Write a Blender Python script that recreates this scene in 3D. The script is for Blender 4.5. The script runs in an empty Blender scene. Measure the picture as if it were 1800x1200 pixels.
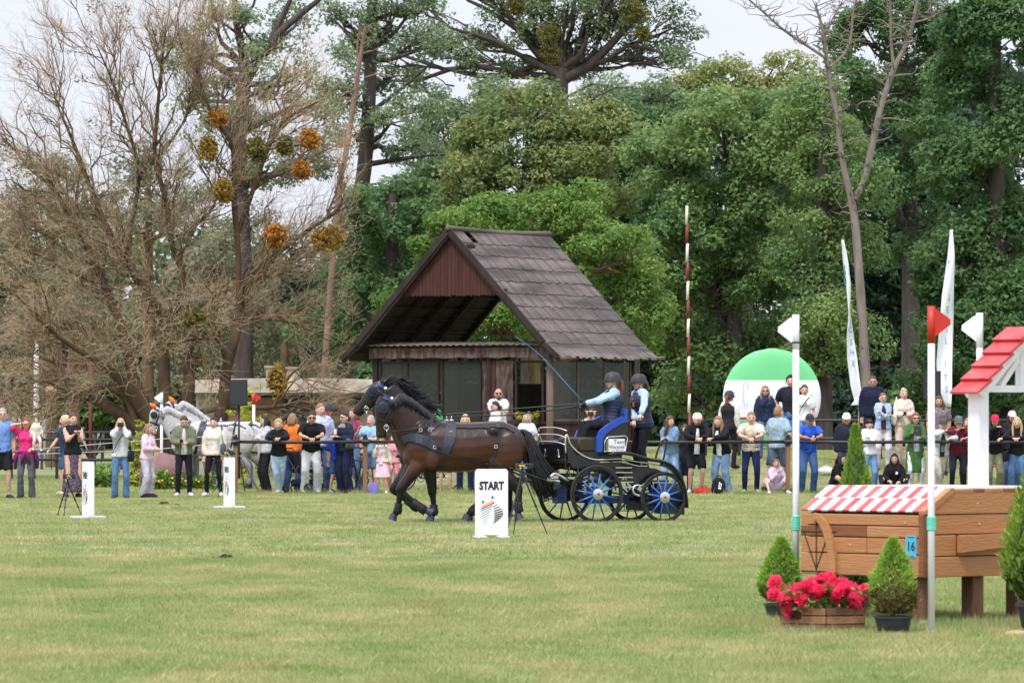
import bpy, bmesh, math, random
import numpy as np
from mathutils import Vector, Matrix, noise as mnoise
R = math.radians
PI = math.pi
random.seed(7)
sc = bpy.context.scene
col = sc.collection
F = 9000.0            # focal length in photograph pixels (1800 wide)
CAMH = 1.6            # eye height above the field
HOR = 740.0           # horizon row
# ------------------------------------------------------------------ camera
cam = bpy.data.cameras.new('camera')
cam.sensor_width = 36.0
cam.lens = F / 1800 * 36
cam.shift_y = (HOR - 600) / 1800
cam.clip_start = 1.0
cam.clip_end = 3000
cam.dof.use_dof = True
cam.dof.focus_distance = 82
cam.dof.aperture_fstop = 9.0
cam_o = bpy.data.objects.new('camera', cam)
cam_o.location = (0, 0, CAMH)
cam_o.rotation_euler = (R(90), 0, 0)
col.objects.link(cam_o)
sc.camera = cam_o
# ------------------------------------------------------------------ sky (overcast) and sun
SUN_EL, SUN_AZ = 58.0, 205.0      # azimuth clockwise from +Y: behind the camera, a little to its left
wd = bpy.data.worlds.new('World'); sc.world = wd; wd.use_nodes = True
nt = wd.node_tree; nt.nodes.clear()
out = nt.nodes.new('ShaderNodeOutputWorld'); bg = nt.nodes.new('ShaderNodeBackground')
sky = nt.nodes.new('ShaderNodeTexSky'); sky.sky_type = 'NISHITA'; sky.sun_disc = False
sky.sun_elevation = R(SUN_EL); sky.sun_rotation = R(SUN_AZ)
tc = nt.nodes.new('ShaderNodeTexCoord'); nz = nt.nodes.new('ShaderNodeTexNoise')
mp = nt.nodes.new('ShaderNodeMapping'); mp.inputs['Scale'].default_value = (1, 1, 3)
nz.inputs['Scale'].default_value = 3.0; nz.inputs['Detail'].default_value = 6
nt.links.new(tc.outputs['Generated'], mp.inputs[0]); nt.links.new(mp.outputs[0], nz.inputs['Vector'])
cr = nt.nodes.new('ShaderNodeValToRGB')
cr.color_ramp.elements[0].position = .3; cr.color_ramp.elements[0].color = (.80, .84, .97, 1)
cr.color_ramp.elements[1].position = .7; cr.color_ramp.elements[1].color = (.90, .92, 1.02, 1)
nt.links.new(nz.outputs['Fac'], cr.inputs[0])
mul = nt.nodes.new('ShaderNodeVectorMath'); mul.operation = 'SCALE'; mul.inputs['Scale'].default_value = 4.9
# overcast skies are brighter overhead than at the horizon
sx = nt.nodes.new('ShaderNodeSeparateXYZ'); nt.links.new(tc.outputs['Generated'], sx.inputs[0])
ov = nt.nodes.new('ShaderNodeMath'); ov.operation = 'MULTIPLY_ADD'; ov.use_clamp = False; ov.inputs[1].default_value = 1.3; ov.inputs[2].default_value = 1.0
cl = nt.nodes.new('ShaderNodeMath'); cl.operation = 'MAXIMUM'; cl.inputs[1].default_value = 0.; nt.links.new(sx.outputs['Z'], cl.inputs[0]); nt.links.new(cl.outputs[0], ov.inputs[0])
m0 = nt.nodes.new('ShaderNodeVectorMath'); m0.operation = 'SCALE'; nt.links.new(cr.outputs[0], m0.inputs[0]); nt.links.new(ov.outputs[0], m0.inputs['Scale'])
nt.links.new(m0.outputs[0], mul.inputs[0])
mx = nt.nodes.new('ShaderNodeMixRGB'); mx.inputs[0].default_value = .93
nt.links.new(sky.outputs[0], mx.inputs[1]); nt.links.new(mul.outputs[0], mx.inputs[2])
nt.links.new(mx.outputs[0], bg.inputs[0]); bg.inputs[1].default_value = .1
nt.links.new(bg.outputs[0], out.inputs[0])
sun = bpy.data.lights.new('sun', 'SUN'); sun.energy = 1.5; sun.angle = R(14); sun.color = (1, .96, .9)
sun_o = bpy.data.objects.new('sun', sun); col.objects.link(sun_o)
az = R(SUN_AZ)
sd = Vector((math.sin(az) * math.cos(R(SUN_EL)), math.cos(az) * math.cos(R(SUN_EL)), math.sin(R(SUN_EL))))
sun_o.rotation_euler = sd.to_track_quat('Z', 'Y').to_euler(); sun_o.location = sd * 60
sc.view_settings.view_transform = 'Standard'; sc.view_settings.look = 'None'
sc.view_settings.gamma = 1; sc.view_settings.use_curve_mapping = False
sc.view_settings.exposure = 1.0
sc.render.engine = 'CYCLES'
sc.cycles.max_bounces = 6; sc.cycles.diffuse_bounces = 3; sc.cycles.transparent_max_bounces = 8
sc.cycles.use_denoising = True

# ------------------------------------------------------------------ measuring helpers
def W(px, py, d): return Vector(((px - 900) / F * d, d, CAMH + (HOR - py) / F * d))
def XW(px, d): return (px - 900) / F * d
def GD(py): return CAMH * F / (py - HOR)
def G(px, py): d = GD(py); return Vector(((px - 900) / F * d, d, 0))
def sst(a, b, x):
    t = max(0., min(1., (x - a) / (b - a))); return t * t * (3 - 2 * t)
FENCE = GD(868)
BANK = .72
def hz(x, y):                       # terrain height: a low bank behind the rail, right of the horses' noses
    k = sst(-3.4, -1.2, x)
    b = BANK * k * sst(FENCE + .9, FENCE + 4.0, y)
    far = .5 * sst(150, 230, y)
    return b + far * (1 - k * .3)

# ------------------------------------------------------------------ materials
def L(r, g, b, k=1.0):
    f = lambda c: ((c / 255 + .055) / 1.055) ** 2.4 if c > 10 else c / 3294.6
    return (f(r) * k, f(g) * k, f(b) * k)
MATS = {}
def mat(name, c, rough=.65, metal=0., var=.12, vs=6., bump=0., bs=30., stretch=(1, 1, 1), spec=.4, c2=None, sheen=0., coat=0.):
    if name in MATS: return MATS[name]
    m = bpy.data.materials.new(name); m.use_nodes = True
    n = m.node_tree; p = n.nodes['Principled BSDF']
    p.inputs['Roughness'].default_value = rough; p.inputs['Metallic'].default_value = metal
    p.inputs['Specular IOR Level'].default_value = spec
    if sheen: p.inputs['Sheen Weight'].default_value = sheen
    if coat: p.inputs['Coat Weight'].default_value = coat
    a = tuple(x * (1 - var) for x in c[:3]) + (1,)
    b = (tuple(c2[:3]) if c2 else tuple(min(1, x * (1 + var)) for x in c[:3])) + (1,)
    t = n.nodes.new('ShaderNodeTexCoord'); mpn = n.nodes.new('ShaderNodeMapping')
    mpn.inputs['Scale'].default_value = stretch
    n.links.new(t.outputs['Object'], mpn.inputs[0])
    if var or c2:
        z = n.nodes.new('ShaderNodeTexNoise'); z.inputs['Scale'].default_value = vs; z.inputs['Detail'].default_value = 5
        n.links.new(mpn.outputs[0], z.inputs['Vector'])
        r = n.nodes.new('ShaderNodeValToRGB'); r.color_ramp.elements[0].position = .33; r.color_ramp.elements[1].position = .67
        r.color_ramp.elements[0].color = a; r.color_ramp.elements[1].color = b
        n.links.new(z.outputs['Fac'], r.inputs[0]); n.links.new(r.outputs[0], p.inputs['Base Color'])
    else: p.inputs['Base Color'].default_value = tuple(c[:3]) + (1,)
    if bump:
        z2 = n.nodes.new('ShaderNodeTexNoise'); z2.inputs['Scale'].default_value = bs; z2.inputs['Detail'].default_value = 4
        n.links.new(mpn.outputs[0], z2.inputs['Vector'])
        bp = n.nodes.new('ShaderNodeBump'); bp.inputs['Strength'].default_value = min(1, bump); bp.inputs['Distance'].default_value = .035 if name.startswith('cloth') else .02
        n.links.new(z2.outputs['Fac'], bp.inputs['Height']); n.links.new(bp.outputs[0], p.inputs['Normal'])
    MATS[name] = m
    return m
def cloth(r, g, b, k=.9, bump=.9):
    return mat('cloth_%d_%d_%d' % (r, g, b), L(r, g, b, k), .85, 0, .2, 9, bump, 14., (1, 1, .5), sheen=.0, spec=.2)
def leafmat(name, c, c2, trans=.35, vs=.5):
    m = bpy.data.materials.new(name); m.use_nodes = True; n = m.node_tree; n.nodes.clear()
    o = n.nodes.new('ShaderNodeOutputMaterial'); g = n.nodes.new('ShaderNodeNewGeometry')
    z = n.nodes.new('ShaderNodeTexNoise'); z.inputs['Scale'].default_value = vs; z.inputs['Detail'].default_value = 3
    n.links.new(g.outputs['Position'], z.inputs['Vector'])
    ad = n.nodes.new('ShaderNodeMath'); ad.operation = 'MULTIPLY_ADD'
    n.links.new(g.outputs['Random Per Island'], ad.inputs[0]); ad.inputs[1].default_value = .5
    n.links.new(z.outputs['Fac'], ad.inputs[2])
    r = n.nodes.new('ShaderNodeValToRGB'); r.color_ramp.elements[0].position = .42; r.color_ramp.elements[1].position = 1.05
    r.color_ramp.elements[0].color = tuple(c) + (1,); r.color_ramp.elements[1].color = tuple(c2) + (1,)
    n.links.new(ad.outputs[0], r.inputs[0])
    d = n.nodes.new('ShaderNodeBsdfPrincipled'); d.inputs['Roughness'].default_value = .55; d.inputs['Specular IOR Level'].default_value = .3
    t = n.nodes.new('ShaderNodeBsdfTranslucent'); ms = n.nodes.new('ShaderNodeMixShader'); ms.inputs[0].default_value = trans
    n.links.new(r.outputs[0], d.inputs['Base Color']); n.links.new(r.outputs[0], t.inputs['Color'])
    n.links.new(d.outputs[0], ms.inputs[1]); n.links.new(t.outputs[0], ms.inputs[2]); n.links.new(ms.outputs[0], o.inputs[0])
    MATS[name] = m
    return m

# ------------------------------------------------------------------ object helpers
def tag(o, label=None, cat=None, group=None, kind=None):
    if label: o['label'] = label
    if cat: o['category'] = cat
    if group: o['group'] = group
    if kind: o['kind'] = kind
    return o
def empty(name, loc=(0, 0, 0), rz=0., label=None, cat=None, group=None):
    o = bpy.data.objects.new(name, None); o.location = loc; o.rotation_euler = (0, 0, rz)
    o.empty_display_size = .2; col.objects.link(o)
    return tag(o, label, cat, group)
def link(name, me, parent=None, loc=None):
    o = bpy.data.objects.new(name, me); col.objects.link(o)
    if parent is not None: o.parent = parent
    if loc is not None: o.location = loc
    return o
def copy_tree(o, parent=None):
    c = o.copy(); col.objects.link(c); c.parent = parent
    for ch in o.children: copy_tree(ch, c)
    return c
def npmesh(name, V, Fa, m=None, smooth=False):
    V = np.asarray(V, np.float32); Fa = np.asarray(Fa, np.int32); k = Fa.shape[1]
    me = bpy.data.meshes.new(name); me.vertices.add(len(V)); me.vertices.foreach_set('co', V.ravel())
    me.loops.add(Fa.size); me.loops.foreach_set('vertex_index', Fa.ravel())
    me.polygons.add(len(Fa)); me.polygons.foreach_set('loop_start', np.arange(0, Fa.size, k, dtype=np.int32))
    me.polygons.foreach_set('loop_total', np.full(len(Fa), k, np.int32))
    me.update(calc_edges=True)
    if smooth: me.polygons.foreach_set('use_smooth', np.ones(len(Fa), bool))
    if m: me.materials.append(m)
    return me
def catmull(pts, rads=None, k=4):
    P = [Vector(p) for p in pts]; n = len(P); o = []; ro = []
    rr = [np.atleast_1d(np.array(r, float)) for r in rads] if rads is not None else None
    for i in range(n - 1):
        a, b, c, d = P[max(i - 1, 0)], P[i], P[i + 1], P[min(i + 2, n - 1)]
        for j in range(k):
            t = j / k; t2 = t * t; t3 = t2 * t
            o.append(.5 * ((2 * b) + (c - a) * t + (2 * a - 5 * b + 4 * c - d) * t2 + (3 * b - a - 3 * c + d) * t3))
            if rr is not None: ro.append(rr[i] * (1 - t) + rr[i + 1] * t)
    o.append(P[-1])
    if rr is None: return o
    ro.append(rr[-1]); return o, ro

class MB:
    def __init__(s): s.v = []; s.f = []; s.mi = []; s.cur = 0
    def add(s, vs, fs, T=None):
        b = len(s.v)
        if T is not None: vs = [T @ Vector(v) for v in vs]
        s.v.extend([tuple(v) for v in vs])
        for f in fs: s.f.append([i + b for i in f]); s.mi.append(s.cur)
        return s
    def box(s, c, d, rot=None, bev=0.):
        x, y, z = d[0] / 2, d[1] / 2, d[2] / 2
        T = Matrix.Translation(Vector(c))
        if rot is not None: T = T @ (rot.to_4x4() if not isinstance(rot, (int, float)) else Matrix.Rotation(rot, 4, 'Z'))
        if bev:
            b = min(bev, x * .9, y * .9, z * .9); vs = []; fs = []
            for sx in (-1, 1):
                for sy in (-1, 1):
                    for sz in (-1, 1):
                        vs += [(sx * (x - b), sy * (y - b), sz * z), (sx * (x - b), sy * y, sz * (z - b)), (sx * x, sy * (y - b), sz * (z - b))]
            bm = bmesh.new()
            for v in vs: bm.verts.new(v)
            bmesh.ops.convex_hull(bm, input=bm.verts[:]); bm.verts.index_update()
            bmesh.ops.dissolve_limit(bm, angle_limit=.02, verts=bm.verts[:], edges=bm.edges[:])
            bm.verts.index_update()
            s.add([v.co.copy() for v in bm.verts], [[v.index for v in f.verts] for f in bm.faces], T); bm.free()
            return s
        vs = [(-x, -y, -z), (x, -y, -z), (x, y, -z), (-x, y, -z), (-x, -y, z), (x, -y, z), (x, y, z), (-x, y, z)]
        return s.add(vs, [(0, 3, 2, 1), (4, 5, 6, 7), (0, 1, 5, 4), (1, 2, 6, 5), (2, 3, 7, 6), (3, 0, 4, 7)], T)
    def beam(s, a, b, w, h, up=(0, 0, 1), bev=0.):
        a = Vector(a); b = Vector(b); d = b - a; l = d.length; d.normalize(); up = Vector(up)
        if abs(d.dot(up)) > .98: up = Vector((0, 1, 0))
        x = d.cross(up).normalized(); z = x.cross(d)
        return s.box((a + b) / 2, (w, l, h), Matrix((x, d, z)).transposed(), bev)
    def tube(s, pts, rads, n=8, ref=None, cap=True, k=0):
        if not isinstance(rads, (list, tuple)): rads = [rads] * len(pts)
        if k: pts, rads = catmull(pts, rads, k)
        P = [Vector(p) for p in pts]; m = len(P)
        T = [(P[min(i + 1, m - 1)] - P[max(i - 1, 0)]).normalized() for i in range(m)]
        u = Vector(ref) if ref is not None else (Vector((0, 0, 1)) if abs(T[0].z) < .9 else Vector((0, 1, 0)))
        vs = []
        for i in range(m):
            if ref is not None: u = Vector(ref)
            u = (u - T[i] * u.dot(T[i]))
            if u.length < 1e-6: u = T[i].orthogonal()
            u.normalize(); w = T[i].cross(u)
            r = np.atleast_1d(np.array(rads[i], float)); ra = r[0]; rb = r[1] if len(r) > 1 else r[0]
            for j in range(n):
                a = 2 * PI * j / n; vs.append(P[i] + u * (math.cos(a) * ra) + w * (math.sin(a) * rb))
        fs = [(i * n + j, i * n + (j + 1) % n, (i + 1) * n + (j + 1) % n, (i + 1) * n + j) for i in range(m - 1) for j in range(n)]
        if cap: fs += [tuple(range(n - 1, -1, -1)), tuple((m - 1) * n + j for j in range(n))]
        return s.add(vs, fs)
    def rings(s, rs, cap=True, closed=True):
        n = len(rs[0]); vs = [v for r in rs for v in r]; m = len(rs)
        jn = n if closed else n - 1
        fs = [(i * n + j, i * n + (j + 1) % n, (i + 1) * n + (j + 1) % n, (i + 1) * n + j) for i in range(m - 1) for j in range(jn)]
        if cap and closed: fs += [tuple(range(n - 1, -1, -1)), tuple((m - 1) * n + j for j in range(n))]
        return s.add(vs, fs)
    def lathe(s, prof, n=16, T=None, cap=True):      # prof: (r, z)
        rs = [[Vector((r * math.cos(2 * PI * j / n), r * math.sin(2 * PI * j / n), z)) for j in range(n)] for r, z in prof]
        if T is not None: rs = [[T @ v for v in r] for r in rs]
        return s.rings(rs, cap)
    def ell(s, c, r, n=12, m=8, rot=None):
        r = (r, r, r) if isinstance(r, (int, float)) else r
        T = Matrix.Translation(Vector(c))
        if rot is not None: T = T @ rot.to_4x4()
        T = T @ Matrix.Diagonal((r[0], r[1], r[2], 1))
        return s.lathe([(max(.02, math.sin(PI * i / m)), -math.cos(PI * i / m)) for i in range(m + 1)], n, T)
    def prism(s, poly, a, b, axis='Y'):              # poly in the two other axes
        n = len(poly)
        mk = {'Y': lambda p, t: (p[0], t, p[1]), 'X': lambda p, t: (t, p[0], p[1]), 'Z': lambda p, t: (p[0], p[1], t)}[axis]
        vs = [mk(p, a) for p in poly] + [mk(p, b) for p in poly]
        return s.add(vs, [tuple(range(n)), tuple(range(2 * n - 1, n - 1, -1))] + [(j, n + j, n + (j + 1) % n, (j + 1) % n) for j in range(n)])
    def torus(s, c, Rr, r, n=32, m=8, ax='Y', sx=1.):
        vs = []
        for i in range(n):
            a = 2 * PI * i / n
            for j in range(m):
                b = 2 * PI * j / m; q = Rr + r * math.cos(b); h = r * sx * math.sin(b)
                p = {'Y': (q * math.cos(a), h, q * math.sin(a)), 'Z': (q * math.cos(a), q * math.sin(a), h), 'X': (h, q * math.cos(a), q * math.sin(a))}[ax]
                vs.append(Vector(c) + Vector(p))
        return s.add(vs, [(i * m + j, i * m + (j + 1) % m, ((i + 1) % n) * m + (j + 1) % m, ((i + 1) % n) * m + j) for i in range(n) for j in range(m)])
    def xf(s, T): s.v = [tuple(T @ Vector(v)) for v in s.v]; return s
    def mesh(s, name, mats, smooth=False, fix=True):
        me = bpy.data.meshes.new(name); me.from_pydata(s.v, [], s.f)
        for m in (mats if isinstance(mats, (list, tuple)) else [mats]): me.materials.append(m)
        if any(s.mi): me.polygons.foreach_set('material_index', s.mi)
        if fix:
            bm = bmesh.new(); bm.from_mesh(me); bmesh.ops.recalc_face_normals(bm, faces=bm.faces[:]); bm.to_mesh(me); bm.free()
        if smooth:
            me.polygons.foreach_set('use_smooth', [True] * len(me.polygons))
            if smooth != True: me.set_sharp_from_angle(angle=R(smooth))
        me.update()
        return me
    def build(s, name, mats, parent=None, smooth=False, loc=None):
        return link(name, s.mesh(name, mats, smooth), parent, loc)
def text_mesh(txt, size, font_bold=0., ext=.001):
    cu = bpy.data.curves.new('t', 'FONT'); cu.body = txt; cu.size = size; cu.extrude = ext; cu.offset = font_bold
    cu.align_x = 'CENTER'; cu.align_y = 'CENTER'; cu.resolution_u = 2
    o = bpy.data.objects.new('t', cu); col.objects.link(o)
    dg = bpy.context.evaluated_depsgraph_get(); dg.update()
    me = bpy.data.meshes.new_from_object(o.evaluated_get(dg)); bpy.data.objects.remove(o); bpy.data.curves.remove(cu)
    return me
# ------------------------------------------------------------------ lettering (made first, while the scene is small)
TX = {}
for k_, (t_, s_, b_) in {'START': ('START', .15, .0075), 'FINISH': ('FINISH', .1, .002), '16': ('16', .2, .003), 'Team': ('Team', .1, .0), 'Wiec': ('Wieczorek', .1, .0),
                         'scr': ('scr', .12, .004)}.items():
    TX[k_] = text_mesh(t_, s_, b_)
for ch in 'CSHRAGEILTZ': TX['L' + ch] = text_mesh(ch, .3, 0., .003)
# ------------------------------------------------------------------ ground
def grassmat(name, blades):
    m = bpy.data.materials.new(name); m.use_nodes = True; n = m.node_tree; p = n.nodes['Principled BSDF']
    g = n.nodes.new('ShaderNodeNewGeometry')
    def noise(scale, st, det=4, w=0):
        mp_ = n.nodes.new('ShaderNodeMapping'); mp_.inputs['Scale'].default_value = st; mp_.inputs['Location'].default_value = (w, w * 2, 0)
        n.links.new(g.outputs['Position'], mp_.inputs[0])
        z = n.nodes.new('ShaderNodeTexNoise'); z.inputs['Scale'].default_value = scale; z.inputs['Detail'].default_value = det
        n.links.new(mp_.outputs[0], z.inputs['Vector']); return z.outputs['Fac']
    def ramp(src, a, b, ca, cb):
        r = n.nodes.new('ShaderNodeValToRGB'); r.color_ramp.elements[0].position = a; r.color_ramp.elements[1].position = b
        r.color_ramp.elements[0].color = tuple(ca) + (1,); r.color_ramp.elements[1].color = tuple(cb) + (1,)
        n.links.new(src, r.inputs[0]); return r.outputs[0]
    k_ = .84 if blades else .52
    green = L(152, 171, 106, k_); straw = L(198, 193, 144, k_); fresh = L(126, 162, 84, k_); brown = L(178, 166, 116, k_)
    big = ramp(noise(.8, (1, .4, 1), 9), .34, .68, green, straw)
    mid = ramp(noise(1.7, (1, .4, 1), 8, 31), .5, .85, (0, 0, 0), (1, 1, 1))
    mxa = n.nodes.new('ShaderNodeMixRGB'); n.links.new(mid, mxa.inputs[0]); n.links.new(big, mxa.inputs[1]); mxa.inputs[2].default_value = fresh + (1,)
    br = ramp(noise(1.2, (1, .35, 1), 7, 77), .55, .9, (0, 0, 0), (1, 1, 1))
    mxb = n.nodes.new('ShaderNodeMixRGB'); n.links.new(br, mxb.inputs[0]); n.links.new(mxa.outputs[0], mxb.inputs[1]); mxb.inputs[2].default_value = brown + (1,)
    last = mxb.outputs[0]
    if blades:
        r2 = n.nodes.new('ShaderNodeValToRGB'); e = r2.color_ramp.elements
        e[0].color = (.62, .68, .54, 1); e[1].position = .9; e[1].color = (1.25, 1.2, 1.15, 1); q3 = e.new(.95); q3.color = (1.75, 1.55, 1.4, 1)
        n.links.new(g.outputs['Random Per Island'], r2.inputs[0])
        mu = n.nodes.new('ShaderNodeMixRGB'); mu.blend_type = 'MULTIPLY'; mu.inputs[0].default_value = 1
        n.links.new(last, mu.inputs[1]); n.links.new(r2.outputs[0], mu.inputs[2]); last = mu.outputs[0]
        p.inputs['Roughness'].default_value = .5; p.inputs['Specular IOR Level'].default_value = .35
        t = n.nodes.new('ShaderNodeBsdfTranslucent'); ms = n.nodes.new('ShaderNodeMixShader'); ms.inputs[0].default_value = .3
        n.links.new(last, t.inputs[0]); n.links.new(p.outputs[0], ms.inputs[1]); n.links.new(t.outputs[0], ms.inputs[2])
        n.links.new(ms.outputs[0], n.nodes['Material Output'].inputs[0])
    else:
        z = noise(60, (1, 1, 1), 3); bp = n.nodes.new('ShaderNodeBump'); bp.inputs['Strength'].default_value = .7; bp.inputs['Distance'].default_value = .03
        n.links.new(z, bp.inputs['Height']); n.links.new(bp.outputs[0], p.inputs['Normal']); p.inputs['Roughness'].default_value = .9
    n.links.new(last, p.inputs['Base Color'])
    MATS[name] = m
    return m
gm = grassmat('field_turf', False); gb = grassmat('grass_blades', True)
xs = np.unique(np.concatenate([np.linspace(-900, -40, 12), np.linspace(-40, 40, 81), np.linspace(40, 900, 12)]))
ys = np.unique(np.concatenate([np.linspace(-300, 20, 6), np.linspace(20, 110, 46), np.linspace(110, 124, 57), np.linspace(124, 240, 59), np.linspace(240, 1600, 14)]))
V = [(x, y, hz(x, y) + (.03 * mnoise.noise((x * .4, y * .25, 0)) if 25 < y < FENCE - 1 else 0)) for y in ys for x in xs]
nx = len(xs)
Fa = [(j * nx + i, j * nx + i + 1, (j + 1) * nx + i + 1, (j + 1) * nx + i) for j in range(len(ys) - 1) for i in range(nx - 1)]
ground = link('ground', npmesh('ground', V, Fa, gm, True)); tag(ground, kind='structure')
def gz(x, y): return hz(x, y) + (.03 * mnoise.noise((x * .4, y * .25, 0)) if 25 < y < FENCE - 1 else 0)

def blades_mesh(name, n, size, hmin, hmax, wd_, rng, lean=.5):
    x = rng.uniform(-size / 2, size / 2, n); y = rng.uniform(-size / 2, size / 2, n); h = rng.uniform(hmin, hmax, n) * rng.uniform(.5, 1, n)
    a = rng.uniform(0, 2 * PI, n); w = rng.uniform(.6, 1.2, n) * wd_; lx = rng.normal(0, lean, n) * h; ly = rng.normal(0, lean, n) * h
    b = np.stack([x, y, np.full(n, -.01)], 1); s_ = np.stack([np.cos(a) * w, np.sin(a) * w, np.zeros(n)], 1)
    t = b + np.stack([lx, ly, h], 1)
    V_ = np.stack([b - s_, b + s_, t], 1).reshape(-1, 3)
    return npmesh(name, V_, np.arange(3 * n).reshape(-1, 3), gb)
def scatter(name, patch, pts, label):
    """one stuff object: a point cloud whose nodes put the patch mesh on every point"""
    src = bpy.data.objects.new(name + '_patch', patch)      # source mesh for the nodes, not linked to the scene
    P = np.array(pts, float)
    me = bpy.data.meshes.new(name); me.from_pydata([tuple(p[:3]) for p in P], [], [])
    at = me.attributes.new('rot', 'FLOAT', 'POINT'); at.data.foreach_set('value', P[:, 3].astype(np.float32))
    at = me.attributes.new('siz', 'FLOAT', 'POINT'); at.data.foreach_set('value', P[:, 4].astype(np.float32))
    o = link(name, me); tag(o, label, 'grass', kind='stuff')
    ng = bpy.data.node_groups.new(name, 'GeometryNodeTree')
    ng.interface.new_socket('Geometry', in_out='INPUT', socket_type='NodeSocketGeometry'); ng.interface.new_socket('Geometry', in_out='OUTPUT', socket_type='NodeSocketGeometry')
    gi = ng.nodes.new('NodeGroupInput'); go = ng.nodes.new('NodeGroupOutput'); ip = ng.nodes.new('GeometryNodeInstanceOnPoints')
    oi = ng.nodes.new('GeometryNodeObjectInfo'); oi.inputs['Object'].default_value = src; oi.inputs['As Instance'].default_value = True
    def named(nm):
        a = ng.nodes.new('GeometryNodeInputNamedAttribute'); a.data_type = 'FLOAT'; a.inputs['Name'].default_value = nm
        return [q for q in a.outputs if q.enabled and q.name == 'Attribute'][0]
    cx = ng.nodes.new('ShaderNodeCombineXYZ'); ng.links.new(named('rot'), cx.inputs['Z'])
    ng.links.new(gi.outputs[0], ip.inputs['Points']); ng.links.new(oi.outputs['Geometry'], ip.inputs['Instance'])
    ng.links.new(cx.outputs[0], ip.inputs['Rotation']); ng.links.new(named('siz'), ip.inputs['Scale']); ng.links.new(ip.outputs[0], go.inputs[0])
    md = o.modifiers.new('blades', 'NODES'); md.node_group = ng
    return o
rng = np.random.default_rng(3)
near = blades_mesh('near_blades', 5200, 1.1, .025, .06, .0035, rng)
far = blades_mesh('far_blades', 3000, 2.1, .03, .065, .006, rng)
pn = []; pf = []
y = 29.5
while y < 60:
    hw = y * 910 / F + 2.5
    x = -hw
    while x < hw: pn.append((x, y, gz(x, y), rng.integers(4) * PI / 2, 1)); x += 1
    y += 1
y = 60.5
while y < FENCE + 1.5:
    hw = y * 930 / F + 5
    x = -hw
    while x < hw: pf.append((x, y, gz(x, y), rng.integers(4) * PI / 2, 1)); x += 2
    y += 2
y = FENCE + 6
while y < 150:
    hw = y * 930 / F + 5
    x = -hw
    while x < hw:
        if not -4.8 < x < .2: pf.append((x, y, gz(x, y), rng.integers(4) * PI / 2, 1.25))
        x += 2.2
    y += 2.4
pb = []
y = FENCE + 1.2
while y < 150:
    x = -15.5 if y < FENCE + 5.2 else -4.6
    while x < (16.5 if y < FENCE + 5.2 else 0): xx, yy = x + rng.uniform(-.2, .2), y + rng.uniform(-.28, .28); pb.append((xx, yy, gz(xx, yy), rng.uniform(0, 6), 1)); x += .42
    y += .4 if y < FENCE + 5.2 else .8
scatter('grass', near, pn, 'short mown turf, green with straw coloured patches, nearest the camera')
scatter('grass', far, pf, 'mown turf of the riding field further off and on the bank')
scatter('grass', blades_mesh('bank_blades', 330, .8, .03, .08, .006, rng), pb, 'thin grass on the low bank behind the rail')
tall = blades_mesh('tall_blades', 260, .5, .08, .2, .004, rng, .3)
pt = [(rng.uniform(-12, 13), FENCE + rng.normal(.05, .25), 0, rng.uniform(0, 6), rng.uniform(.5, 1.1)) for _ in range(150)]
scatter('grass', tall, pt, 'longer uncut grass along the foot of the rail fence')
tall2 = blades_mesh('jump_blades', 420, .5, .04, .13, .0035, rng, .35)
wd2 = blades_mesh('weed_blades', 90, .3, .03, .085, .006, rng, .6)
pt = []
for _ in range(420): yy = 31 + 78 * rng.random() ** 1.5; xx = rng.uniform(-1, 1) * yy * .1; pt.append((xx, yy, gz(xx, yy), rng.uniform(0, 6), rng.uniform(.5, 1.3)))
scatter('grass', wd2, pt, 'scattered coarser tufts standing out of the mown turf')
c_ = G(1580, 1100)
pt = [(c_.x + rng.normal(0, .62), c_.y + rng.normal(.7, .9), 0, rng.uniform(0, 6), rng.uniform(.6, 1.1)) for _ in range(110)]
scatter('grass', tall2, pt, 'longer green grass left standing round the wooden jump')
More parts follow.
